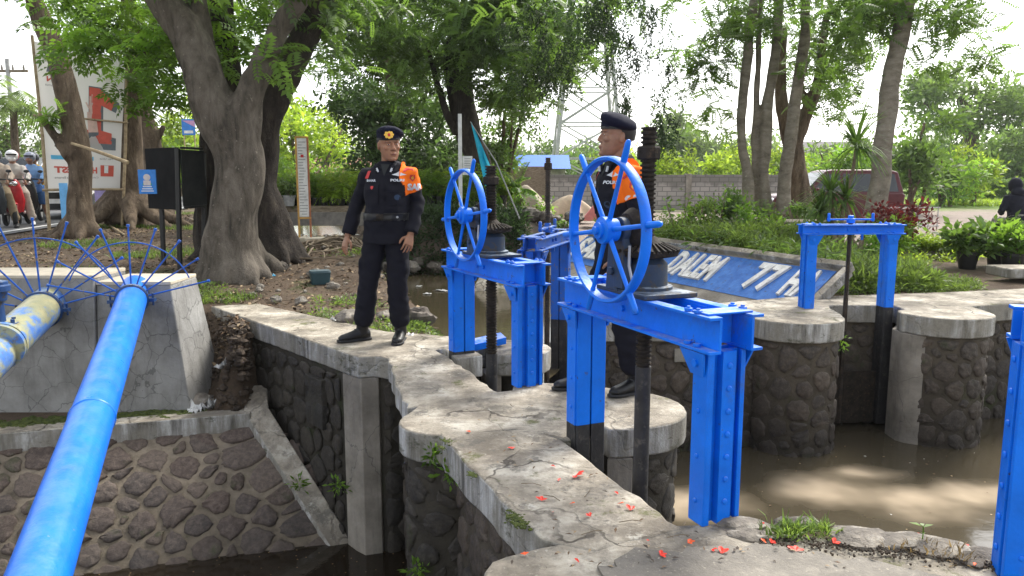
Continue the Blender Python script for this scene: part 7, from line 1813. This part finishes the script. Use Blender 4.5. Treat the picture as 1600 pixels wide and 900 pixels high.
# grass and creeping weeds on the left bank
P = patchy(ground_pts(16000, LEFTBANK, rng, -.005), 1.9, .28, 12)
o = scatter('grass', spray_blade(5, .09, .009, 3, .7), P, rng, LEAF['grassy'], None, None, (.5, 1.2), .2); tag(o, 'thin patches of short green grass on the soil by the fig tree', 'grass', None, 'stuff')
P = np.array([(*(G(px, py).xy), 0) for px, py in ((672, 500), (690, 508), (655, 505), (560, 420), (430, 420), (300, 460), (285, 455), (640, 505), (545, 470), (330, 470), (520, 490))])
PP = np.concatenate([p+np.stack([rng.normal(0, .22, 60), rng.normal(0, .16, 60), np.zeros(60)], -1) for p in P]); PP[:, 2] = height(PP[:, 0], PP[:, 1])
PP = PP[(sdpoly(PP[:, 0], PP[:, 1], LA) > .03)]
o = scatter('creeping_weeds', spray_tuft(7, .045, .022, .6, 3), PP+np.array((0, 0, .02)), rng, LEAF['grassy'], None, None, (.6, 1.3), .5); tag(o, 'low green weeds around the stones behind the officer facing the camera', 'weeds', None, 'stuff')

# the weedy bank behind the lettered slope and along the far wall
WEED = [(1.8, 13.1), (3.98, 8.95), (4.2, 8.95), (5.2, 9.2), (5.4, 10.6), (5.0, 12.4), (3.8, 15.5), (2.0, 16)]
def hgt_field(P): return .13+.22*sst(P[:, 1], 9.0, 11.5)*(1-sst(P[:, 0], 3.9, 5.0))*(1-.7*sst(P[:, 1], 11.5, 13))+.1*noise2(P[:, 0], P[:, 1], 2.4, 9)
P = ground_pts(5200, WEED, rng); P = patchy(P, 1.6, -.55, 7); h = np.maximum(hgt_field(P), .04)*rng.uniform(.3, 1.25, len(P)); P[:, 2] += h
o = scatter('bank_weeds', spray_tuft(9, .13, .032, .9, 6), P, rng, LEAF['grassy'], None, None, (.45, 1.0), .6); tag(o, 'thick green weeds covering the bank above the lettered slope', 'weeds', None, 'stuff')
P = ground_pts(2600, WEED, rng); P[:, 2] += hgt_field(P)*rng.uniform(.2, .8, len(P))
o = scatter('bank_grass', spray_blade(6, .3, .012, 5, .6), P, rng, LEAF['grassy'], None, None, (.6, 1.2), .25); tag(o, 'long grass blades among the weeds on the bank', 'grass', None, 'stuff')
# tufts hanging over the rim
P = []
for i in range(80):
    u = rng.uniform(0.02, 1); q = B1.lerp(B0, u)+upv*(.74+rng.uniform(-.03, .16))+nrm*rng.uniform(.02, .1); P.append(q)
o = scatter('overhanging_grass', spray_tuft(8, .14, .026, .9, 9), np.array(P), rng, LEAF['mid'], None, None, (.6, 1.2), .6); tag(o, 'grass hanging over the grey rim of the lettered slope', 'grass', None, 'stuff')
STRIP = [(3.5, 8.72), (5.3, 9.05), (6.4, 9.4), (8.6, 10.0), (8.6, 10.4), (6.6, 10.3), (5.2, 10.4), (3.9, 9.6)]
P = patchy(ground_pts(3000, STRIP, rng), 2.2, -.05, 21); P[:, 2] += rng.uniform(0, .07, len(P))
o = scatter('lot_weeds', spray_tuft(8, .085, .024, .9, 2), P, rng, LEAF['grassy'], None, None, (.35, .8), .6); tag(o, 'low mixed weeds between the far basin wall and the potted plants', 'weeds', None, 'stuff')
ROWS = [(5.6, 11.8), (8.2, 12.2), (8.0, 14.0), (5.4, 14.2)]
P = patchy(ground_pts(420, ROWS, rng), 1.5, .15, 5); P[:, 2] += rng.uniform(0, .1, len(P))
o = scatter('lot_grass', spray_tuft(7, .08, .03, .9, 2), P, rng, LEAF['lime'], None, None, (.6, 1.2), .6); tag(o, 'bright sunlit ground plants around the seedling row', 'ground cover', None, 'stuff')
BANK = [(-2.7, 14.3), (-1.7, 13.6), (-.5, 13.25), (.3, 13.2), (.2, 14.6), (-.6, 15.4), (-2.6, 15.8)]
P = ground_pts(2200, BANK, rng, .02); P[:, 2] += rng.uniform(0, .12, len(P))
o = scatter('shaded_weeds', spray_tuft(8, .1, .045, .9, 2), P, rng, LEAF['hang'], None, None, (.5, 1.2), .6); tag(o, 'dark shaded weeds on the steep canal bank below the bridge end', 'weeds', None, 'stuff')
LAWN = [(7, 30), (30, 30), (36, 46), (14, 46), (6, 33)]
P = ground_pts(9000, LAWN, rng); P = P[P[:, 1]+noise2(P[:, 0], P[:, 1], .35, 2)*8 > 37]
o = scatter('lawn_grass', spray_blade(5, .3, .03, 6, .7), P, rng, LEAF['lime'], None, None, (.6, 1.2), .25); tag(o, 'bright lawn grass beyond the gravel lot', 'grass', None, 'stuff')
# shrubs on the weedy bank
for i, (px, py, y, rx, ry, ls, tpl, lab) in enumerate((
    (1135, 315, 13.5, 38, 26, 'mid', TPL_TUFT, 'leafy dark shrub at the foot of the slim stems, nearest the block wall'),
    (1085, 335, 12.6, 34, 24, 'grassy', TPL_TUFT, 'yellow green shrub on the bank right of the large handwheel'),
    (1180, 345, 12.4, 40, 26, 'bright', TPL_TUFT, 'bright shrub in the middle of the weedy bank'),
    (1245, 335, 12.8, 36, 26, 'mid', TPL_TUFT, 'shrub below the bamboo bench'),
    (1130, 365, 11.6, 44, 22, 'grassy', TPL_FINE, 'fine leaved weed clump above the letters DALEM'),
    (1215, 372, 11.2, 44, 22, 'mid', TPL_FINE, 'fine leaved weed clump above the numerals of the lettered slope'),
    (1290, 385, 10.4, 40, 26, 'grassy', TPL_TUFT, 'weed clump behind the small blue gate, left of its rod'),
    (1345, 382, 10.4, 30, 26, 'bright', TPL_TUFT, 'grassy clump framed by the small blue gate, right of its rod'),
    (1045, 345, 13.4, 20, 20, 'grassy', TPL_FINE, 'low weed clump just right of the tall screw'),
    (1280, 345, 11.8, 22, 24, 'mid', TPL_TUFT, 'dark spiky undergrowth below the tall dracaena'))):
    k = y/1200; c = at(px, py, y)
    bush(lab, (c.x, y, gz(c.x, y)), [lp(px, py, y, rx, ry), lp(px-rx*.5, py+ry*.7, y, rx*.7, ry*.7), lp(px+rx*.5, py+ry*.7, y-.1, rx*.7, ry*.7)], ls, tpl, 38 if tpl is TPL_TUFT else 60, .1, 12, (.55, 1.0), .7, 4, 'shrubs on the weedy bank', 'bank_shrub', 'shrub', M['root'], .012, 60+i)
for i, (px, y, top, lab) in enumerate(((1062, 12.2, 290, 'tall thin weed rising in front of the pale block wall'), (1122, 13.0, 292, 'broad-leaved weed stalk left of the slim stems'))):
    c = at(px, 345, y); t = thing('tall_weed', lab, 'weed', (c.x, y, gz(c.x, y)), 0, 'tall weeds before the block wall'); H1 = at(px, top, y).z-t.location.z
    m = MB(); rg = random.Random(i); tips = []
    for k in range(4): a = rg.uniform(0, 6.28); tip = Vector((math.cos(a)*.22, math.sin(a)*.15, H1*rg.uniform(.6, 1))); tips.append(tip); m.tube([(0, 0, -.05), tip*.5+Vector((0, 0, .1)), tip], [.011, .008, .004], 5)
    m.build('stem', M['root'], t)
    P = np.array([tuple(tp*u+Vector((0, 0, .08*math.sin(u*3))))for tp in tips for u in np.linspace(.3, 1, 9)]); scatter('leaves', spray_tuft(4, .1, .045, .8, 4), P, np.random.default_rng(i), LEAF['bright'], None, t, (.6, 1.2), .5)
for i, (px, py, y) in enumerate(((1190, 318, 13.2), (1145, 330, 13.8))):
    c = at(px, py, y); t = thing('spiky_plant', ('spiky rosette plant in front of the slim stems', 'spiky rosette plant nearer the block wall')[i], 'plant', (c.x, y, gz(c.x, y)), 0, 'spiky plants on the bank')
    m = MB(); m.tube([(0, 0, -.05), (0, 0, .35)], [.05, .035], 7); m.build('stem', M['root'], t); fronds('leaves', (0, 0, .35), 26, .5, 'mid', t, np.random.default_rng(i+5), .5, .05, 1.3, .16)

# ------------------------------------------------------------------ stones, roots and rubbish
def rock(label, x, y, s, seed, mat='rock', z=None, group=None, name='stone', sink=.3):
    m = MB(); r = random.Random(seed); sz = (s*r.uniform(.8, 1.2), s*r.uniform(.7, 1.1), s*r.uniform(.5, .8)); m.ball((0, 0, 0), sz, 14, 10, Euler((0, 0, r.uniform(0, 6))).to_matrix(), .35, seed)
    o = m.build(name, M[mat], smooth=25); o.location = (x, y, (gz(x, y) if z is None else z)+sz[2]*(1-sink)); return tag(o, label, 'stone', group)
for i, (px, py, s, mt, lab) in enumerate(((655, 497, .14, 'rockdark', 'dark brown boulder behind the right boot of the smiling officer, largest on the left bank'), (297, 510, .13, 'rock', 'rounded stone wedged between the anchor block and the wall end'), (432, 470, .07, 'rock', 'tan stone left of a matching one near the wall cap'), (470, 472, .08, 'rock', 'tan stone right of its twin near the wall cap'), (492, 442, .09, 'rock', 'mossy stone just below the dark plastic box'), (545, 500, .12, 'rock', 'grey stone between the feet and the wall cap, left of the officer'), (440, 435, .1, 'rockdark', 'grey stone right of the fig roots by the blue plastic'), (520, 452, .08, 'rock', 'brown stone on the mossy patch left of the officer'), (600, 492, .09, 'rock', 'pale grey stone seen between the trouser legs'))):
    p = G(px, py); rock(lab, p.x, p.y, s, i+1, mt)
rg = random.Random(12); k = 0
while k < 60:
    x, y = rg.uniform(-4.2, -.6), rg.uniform(7.0, 12)
    if sdpoly(np.array([x]), np.array([y]), LEFTBANK)[0] < -.12:
        rock('small loose pebble on the bare soil of the left bank', x, y, rg.uniform(.018, .05), 30+k, 'rock' if rg.random() < .7 else 'rockdark', None, 'pebbles on the left bank', 'pebble'); k += 1
# rubble under the bridge abutment and at the canal edge
for k in range(34):
    x = rg.uniform(-2.6, .9); y = 13.75-.25*x*0+rg.uniform(-.2, .25); rock('stone in the rubble line along the far water edge of the canal', x, y, rg.uniform(.07, .17), 100+k, 'rock' if k % 3 else 'rockdark', -.36+rg.uniform(0, .05), 'rubble along the canal edge', 'rubble_stone')
for k in range(22):
    x = rg.uniform(.35, 1.3); y = rg.uniform(14.2, 14.9); rock('stone in the dry wall below the small pots', x, y, rg.uniform(.1, .2), 140+k, 'rock' if k % 2 else 'rockdark', -.05+.28*(k % 3), 'dry stone wall under the small pots', 'wall_stone')
pxs, pys = rng.uniform(285, 392, 620), rng.uniform(490, 648, 620); D = np.array([_ray(a, c) for a, c in zip(pxs, pys)]); ts = np.linspace(5.6, 9.5, 130)[None, :]/D[:, 1:2]
HX, HY, HZ = D[:, 0:1]*ts, D[:, 1:2]*ts, CAM_H+D[:, 2:3]*ts; HG = height(HX, HY); fi = np.argmax(HZ < HG, 1); ri = np.arange(620)
P = [Vector(q) for q in np.stack([HX[ri, fi], HY[ri, fi], HG[ri, fi]], -1)]; P = [p for p in P if p.z > -.8 and p.y > 6.3 and sdpoly(np.array([p.x]), np.array([p.y]), LA)[0] > .03]; m = MB()
M['dirt'] = weathered('dark dirt crumbs', (.03, .022, .016), (.09, .065, .045), 12, .95, .8, 60)
for k, p in enumerate(P): r2 = .008+.04*rng.uniform(0, 1)**2.5; m.ball(p, (r2, r2*.9, r2*.7), 7, 5, None, .5, k)
tag(m.build('dirt_clods', M['dirt'], smooth=30), 'rough dirt clods on the soil slope beside the anchor block', 'dirt', None, 'stuff')
# root mound
rg = random.Random(5); m = MB()
for k in range(70):
    a = rg.uniform(0, 6.28); c = Vector((-2.6+rg.gauss(0, .45), 11.75+rg.gauss(0, .4), 0)); L = rg.uniform(.35, 1.1); pts = []
    for j in range(5):
        q = c+Vector((math.cos(a), math.sin(a)*.6, 0))*L*(j/4-.5)+Vector((rg.uniform(-.06, .06), rg.uniform(-.06, .06), 0)); q.z = gz(q.x, q.y)+.03+.04*math.sin(j*.8)+rg.uniform(-.02, .03); pts.append(q)
    m.tube(pts, [.006, .014, .016, .013, .004], 5)
tag(m.build('root_tangle', M['root']), 'tangle of dry roots heaped on the bank below the notice frame', 'roots', None, 'stuff')
# single thick surface roots / sticks
for k, (pts, r, lab, nm) in enumerate((([(435, 385), (455, 372), (470, 378)], .03, 'grey root crossing the soil beside the notice footings', 'surface_root'), ([(298, 352), (330, 362), (405, 378)], .035, 'fallen pale pole lying near the roadside roots', 'fallen_pole'), ([(160, 356), (196, 378)], .03, 'peeled stick leaning on the ground right of the leaning trunk', 'peeled_stick'), ([(640, 395), (676, 410)], .025, 'thin pale stick lying over the canal bank right of the officer', 'fallen_stick'))):
    q = []
    for px, py in pts: p = G(px, py, .12); p.z = gz(p.x, p.y)+.04; q.append(p)
    m = MB(); m.tube(q, r*.7, 7); tag(m.build(nm, M['bamboo'] if k else M['root']), lab, 'stick' if k else 'root')
# dark plastic box
p = G(500, 436, .1); t = thing('plastic_box', 'dark green plastic box with a lid on the soil between fig and officer', 'box', (p.x, p.y, gz(p.x, p.y)), .4)
M['dgreen'] = plain('dark teal plastic', (.02, .05, .06), .4); m = MB(); m.loft([((0, 0, 0), (.11, 0, 0), (0, .085, 0), 5), ((0, 0, .14), (.125, 0, 0), (0, .095, 0), 5)], 20); m.build('box_body', M['dgreen'], t); m = MB(); m.loft([((0, 0, .141), (.13, 0, 0), (0, .1, 0), 5), ((0, 0, .165), (.12, 0, 0), (0, .09, 0), 5)], 20); m.build('lid', M['dgreen'], t)
# crumpled rubbish
def crumple(label, x, y, sx, sy, h, mat, seed, name, z=None):
    m = MB(); n = 9; vs = []
    for j in range(n):
        for i in range(n):
            u, v = i/(n-1)-.5, j/(n-1)-.5; f = 1+.4*mnoise.noise(Vector((u*5, v*5, seed))); vs.append((u*sx*f, v*sy*f, .006+h*abs(mnoise.noise(Vector((u*6+seed, v*6, 1.7))))*2*(1-abs(u)*1.2)))
    m.add(vs, [(j*n+i, j*n+i+1, (j+1)*n+i+1, (j+1)*n+i) for j in range(n-1) for i in range(n-1)]); o = m.build(name, mat, smooth=25); o.location = (x, y, gz(x, y) if z is None else z); o.rotation_euler.z = seed; md = o.modifiers.new('t', 'SOLIDIFY'); md.thickness = .002; return tag(o, label, 'litter')
cyan = plain('cyan plastic film', (.03, .38, .62), .35); wf = plain('white plastic film', (.6, .6, .58), .4); foil = plain('dusty foil', (.35, .35, .34), .3, .5)
for px, py, sx, sy, h, mt, s, nm, lab in ((383, 446, .2, .12, .05, cyan, 1.2, 'plastic_bag', 'flat bright blue plastic bag beside the fig roots'), (425, 440, .1, .08, .04, cyan, 2.2, 'plastic_scrap', 'small bright blue plastic scrap right of the bag'), (592, 520, .17, .12, .04, cyan, 3.1, 'plastic_bag', 'pale cyan plastic bag between the boots of the smiling officer'), (636, 519, .16, .12, .05, wf, 4.4, 'plastic_bag', 'crumpled white plastic behind the boot of the smiling officer'), (537, 497, .14, .1, .05, plain('beige wrapper', (.5, .42, .33), .6), 5.3, 'wrapper', 'torn beige wrapper on the soil left of the officer'), (520, 493, .08, .07, .04, wf, 6.1, 'paper_scrap', 'little white paper scrap beside the beige wrapper'), (400, 388, .12, .1, .04, wf, 7.7, 'paper_scrap', 'pale paper scrap near the leaning dark tree roots')):
    p = G(px, py, .02); crumple(lab, p.x, p.y, sx, sy, h, mt, s, nm)
for i, (px, py, z, lab) in enumerate(((330, 555, -.25, 'knotted grey plastic bag on the soil slope, uppermost of three'), (355, 598, -.5, 'rotting plastic sack on the soil slope, next to the sloping edge'), (308, 630, -.66, 'white foil scrap lowest on the soil slope beside the block'))):
    p = G(px, py, z); crumple(lab, p.x, p.y, .16, .14, .09, foil if i != 2 else wf, 8.5+i, 'plastic_bag')
for i, (px, py, sx) in enumerate(((690, 455, .22), (668, 460, .12), (655, 448, .1))):
    p = G(px, py, -.4); crumple('floating white foam scrap on the canal, ' + ('widest of three', 'between the other two', 'nearest the bank')[i], p.x, p.y, sx, .08, .02, wf, 12+i, 'foam_scrap', -.397)
LT = [(-4.6, 14.4), (-3.3, 14.4), (-3.1, 17), (-4.7, 22), (-7.5, 22.5), (-5, 17)]
P = np.stack([rng.uniform(-7, -2.6, 2500), rng.uniform(12.2, 23, 2500), np.full(2500, -.39)], -1); P = P[sdpoly(P[:, 0], P[:, 1], CANAL) < .25]; P[:, 2] = np.maximum(P[:, 2], height(P[:, 0], P[:, 1])+.01)
o = scatter('floating_litter', one_leaf(.16, .1, .1), P, rng, [M['litter3'], M['litter2'], wf], rng.choice(3, len(P), p=(.5, .38, .12)), None, (.4, 1.4), .12); tag(o, 'leaves and scraps drifting in the shallow canal before the bridge', 'litter', None, 'stuff')
P = np.stack([rng.uniform(.8, 6, 220), rng.uniform(2.6, 7.4, 220), np.full(220, -1.296)], -1); P = P[sdpoly(P[:, 0], P[:, 1], BASIN) < -.1]
o = scatter('floating_bits', one_leaf(.03, .018, .05), P, rng, [M['litter1'], M['litter2'], wf], rng.choice(3, len(P), p=(.4, .45, .15)), None, (.3, 1.1), .08); tag(o, 'tiny leaves and specks floating on the brown basin water', 'litter', None, 'stuff')
# slanting concrete struts of the canal lining
for k, (a, c, lab) in enumerate((((742, 438), (775, 405), 'short slanting concrete beam at the canal edge behind the edge-on gate'), ((778, 450), (790, 408), 'steeper slanting beam just right of the short one'))):
    p0, p1 = at(*a, 11.6), at(*c, 12.4); p0.z -= .25; d = (p1-p0); m = MB(); m.loft([(p0, (.09, 0, 0), (0, .03, .03), 6), (p1, (.09, 0, 0), (0, .03, .03), 6)], 12); tag(m.build('concrete_strut', M['coping'], None), lab, 'beam', 'slanting struts of the canal lining')
m = MB(); c = G(762, 546); m.box((-.2, 5.98, .045), (.3, .1, .06), (.25, -.1, .5)); tag(m.build('steel_offcut', M['blue'], None, bevel=.004), 'blue steel offcut lying behind the edge-on gate post', 'steel scrap')

# ------------------------------------------------------------------ foreground bank: broken stones, weeds, petals
for i, (px, py, s, mt, fl, lab) in enumerate(((1160, 822, .085, 'rock', .5, 'flat broken stone at the foot of the front gate post'), (1178, 838, .07, 'rock', .45, 'cracked pale slab piece left of the grass tuft'), (1240, 820, .07, 'rockdark', .7, 'dark grey stone behind the foreground grass tuft'), (1345, 842, .11, 'rock', .5, 'pale flat stone in the middle of the broken edge'), (1408, 848, .1, 'rock', .5, 'flat stone right of the pale middle one'), (1465, 858, .11, 'rock', .5, 'speckled stone between the sprout and the right-hand post'), (1525, 872, .09, 'rockdark', .5, 'dirty stone against the right-hand post'))):
    p = G(px, py, .0); m = MB(); r = random.Random(i+50); m.ball((0, 0, 0), (s*1.25, s*.75, s*fl*.55), 16, 10, Euler((0, 0, r.uniform(-.4, .2))).to_matrix(), .3, i+50); o = m.build('edge_stone', M[mt], smooth=22); o.location = (p.x, p.y, .0); tag(o, lab, 'stone', 'broken stones along the near edge')
def fg(px0, py0, n, sx, sy): c = G(px0, py0); return np.stack([c.x+rng.normal(0, sx, n), c.y+rng.normal(0, sy, n), np.full(n, .012)], -1)
M['dirt'] = weathered('dark dirt crumbs', (.03, .022, .016), (.08, .058, .04), 12, .95, .8, 60)
m = MB()
for k in range(520):
    u = rng.uniform(0, 1); c = G(1185+370*u, 846+34*u+rng.normal(0, 7)); m.ball((c.x, c.y, .01), rng.uniform(.0015, .006), 5, 4)
tag(m.build('dirt_crumbs', M['dirt'], smooth=0), 'dark dirt crumbs in the broken near edge', 'dirt', None, 'stuff')
P = np.concatenate([fg(1250, 836, 60, .045, .022), fg(1225, 842, 25, .03, .02), fg(1285, 832, 25, .02, .02)])
o = scatter('grass_tuft', spray_blade(4, .045, .006, 4, .8), P, rng, LEAF['grassy'], None, None, (.6, 1.3), .3); tag(o, 'green grass tuft growing from the broken near edge', 'grass', None, 'stuff')
P = np.concatenate([fg(1440, 862, 12, .04, .015), fg(1480, 872, 10, .03, .015), fg(1500, 880, 8, .03, .01)])
o = scatter('dry_tuft', spray_blade(4, .05, .004, 7, 1.0), P, rng, LEAF['dry'], None, None, (.6, 1.2), .4); tag(o, 'straw-coloured dry tuft near the right-hand post', 'grass', None, 'stuff')
c = G(1440, 852); t = thing('sprout', 'small green sprout with four leaves standing on the near edge', 'plant', (c.x, c.y, .02))
m = MB(); m.tube([(0, 0, -.02), (.002, 0, .03), (0, 0, .055)], .0022, 5); m.build('stem', LEAF['bright'][1], t)
for k, (a, z, L) in enumerate(((.2, .05, .045), (2.7, .053, .05), (4.4, .03, .02), (1.5, .055, .02))):
    V = np.array(leaf_quad((0, 0, z), (math.cos(a), math.sin(a), .25), L, .018, (0, 0, 1))); np_mesh('leaf', V, np.array([(0, 1, 2, 3)]), None, [LEAF['bright'][1]], t)
# little ferns on the walls
for i, (px, py, y, lab) in enumerate(((675, 712, 3.9, 'small weed sprouting under the pier cap'), (700, 745, 3.75, 'small weed sprouting under the mossy slab'), (468, 758, 5.9, 'small weed on the dark abutment wall'), (655, 890, 3.95, 'small fern at the foot of the pier'), (532, 762, 5.75, 'tiny weed beside the corner pilaster'), (1312, 538, 7.35, 'yellow leafed sprig caught on the thin gate rod'))):
    c = at(px, py, y); o = scatter('wall_weed', spray_tuft(10, .16, .06, 1.0, 5), np.array([tuple(c+Vector((rng.normal(0, .012), -.01, rng.normal(0, .02)))) for _ in range(5)]), rng, LEAF['bright'], None, None, (.22, .36), .8); tag(o, lab, 'weed', 'weeds on the canal walls')
# red petals
M['petal'] = plain('scarlet petal', (.75, .035, .012), .5, 0, .4, .2); M['petalo'] = plain('orange petal', (.8, .11, .02), .5, 0, .4, .2)
rg = random.Random(9); spots = [(735, 676), (868, 730), (900, 744), (872, 752), (890, 788), (863, 801), (922, 808), (966, 773), (965, 788), (985, 798), (1016, 846), (1032, 871), (820, 868), (1112, 862), (1127, 868), (1185, 823), (1197, 852), (1205, 852), (1243, 864), (1302, 852), (1350, 836), (1401, 846), (1432, 839), (1502, 858), (1522, 887), (905, 880), (800, 702), (846, 783), (1075, 850)]
for i, (px, py) in enumerate(spots):
    p = G(px, py, .006); s = rg.uniform(.009, .017)*(1.25 if i in (2, 11, 16, 18, 19) else 1); m = MB(); a0 = rg.uniform(0, 6.28)
    for k in range(rg.choice((1, 2, 3, 3))):
        a = a0+k*1.1; d = Vector((math.cos(a), math.sin(a), rg.uniform(.1, .5))); sd2 = Vector((-math.sin(a), math.cos(a), 0)); b0 = Vector((0, 0, .003)); q1 = b0+d*s; q2 = b0+d*s*1.8
        m.add([b0-sd2*s*.15, b0+sd2*s*.15, q1+sd2*s*.6+Vector((0, 0, .003)), q1+Vector((0, 0, -.001)), q1-sd2*s*.6+Vector((0, 0, .003)), q2+sd2*s*.25, q2-sd2*s*.25], [(0, 1, 2, 3), (0, 3, 4), (3, 2, 5), (3, 5, 6), (3, 6, 4)])
    o = m.build('red_petal', M['petal'] if i % 4 else M['petalo'], smooth=0, fix=False); o.location = (p.x, p.y, .012 if p.x > .3 and p.y < 2.66 else .006); tag(o, 'scarlet fallen petal lying on the grey concrete walkway', 'petal', 'fallen red petals')
# dry bits on the walkway
P = []
for k in range(420):
    px, py = rng.uniform(640, 1500), rng.uniform(600, 895); q = G(px, py)
    for poly in (CP, E1L+[(.3, 2.62), (.66, 2.8), (.6, 2.95), (.47, 3.25), (.34, 3.6), (.25, 3.82), (.1, 3.98)], NBP, LA):
        if sdpoly(np.array([q.x]), np.array([q.y]), poly)[0] < -.03: P.append((q.x, q.y, .016)); break
P = np.array(P); o = scatter('dry_bits', one_leaf(.022, .008, .2), P, rng, [M['litter3'], M['litter1'], M['litter2']], rng.choice(3, len(P), p=(.3, .35, .35)), None, (.4, 1.6), .2); tag(o, 'tiny dry leaf bits strewn over the walkway', 'leaf litter', None, 'stuff')
for i, (px, py, a) in enumerate(((925, 832, .4), (862, 778, 2.4), (918, 770, 1.2), (1060, 838, .2), (985, 815, .1), (830, 757, 2.9))):
    c = G(px, py, .012); d = Vector((math.cos(a), math.sin(a), 0))*.045; m = MB(); m.tube([c-d, c+Vector((.008, .006, .004)), c+d], .0018, 5); tag(m.build('twig', M['root']), 'short dry twig lying on the grey walkway', 'twig', 'twigs on the walkway')
# moss cushions along the slab edge
mossm = weathered('moss', (.03, .045, .008), (.09, .11, .02), 30, .95, 1.0, 90)
for i, (px, py, s, lab) in enumerate(((808, 812, .075, 'green moss cushion on the slab edge nearest the camera'), (738, 742, .04, 'small moss cushion halfway along the slab edge'), (700, 690, .05, 'thin moss patch where the slab leaves the pier'), (690, 700, .03, 'tiny moss patch just below the pier cap'))):
    p = G(px, py); m = MB(); 
    for q in range(130):
        u, v = rng.normal(0, .36), rng.normal(0, .45); r2 = s*rng.uniform(.04, .14); m.ball((p.x+s*(u*.55-v*.5), p.y+s*(u*.3+v*.95), .002), (r2, r2, r2*.55), 6, 4, None, .3, q)
    tag(m.build('moss_cushion', mossm), lab, 'moss', 'moss on the slab edge')
for i, (x0, x1, py, z, lab) in enumerate(((345, 600, 640, -.66, 'dark green moss along the foot of the anchor blocks'),)):
    m = MB()
    for k in range(700):
        px = rng.uniform(-60, 300); c = at(px, 655, 6.52); yy = 6.2+.27*(c.x+3.9)+.16+rng.normal(0, .07); r2 = rng.uniform(.012, .04); m.ball((c.x+rng.normal(0, .03), yy, -.735), (r2, r2, r2*.6), 6, 4, None, .4, k)
    tag(m.build('moss_bed', mossm), lab, 'moss', None, 'stuff')
# ------------------------------------------------------------------ thin humid air
m = MB(); m.box((0, 720, 11), (1812, 1572, 29))
hm = bpy.data.materials.new('humid air'); hm.use_nodes = True; nt = hm.node_tree
nt.nodes.remove(nt.nodes['Principled BSDF']); pv = nt.nodes.new('ShaderNodeVolumePrincipled')
pv.inputs['Color'].default_value = (.9, .93, .95, 1); pv.inputs['Density'].default_value = .0004; pv.inputs['Anisotropy'].default_value = .3
nt.links.new(pv.outputs[0], nt.nodes['Material Output'].inputs['Volume'])
hz = m.build('haze', hm, smooth=0); tag(hz, 'thin humid haze paling the far trees', 'haze', None, 'stuff')
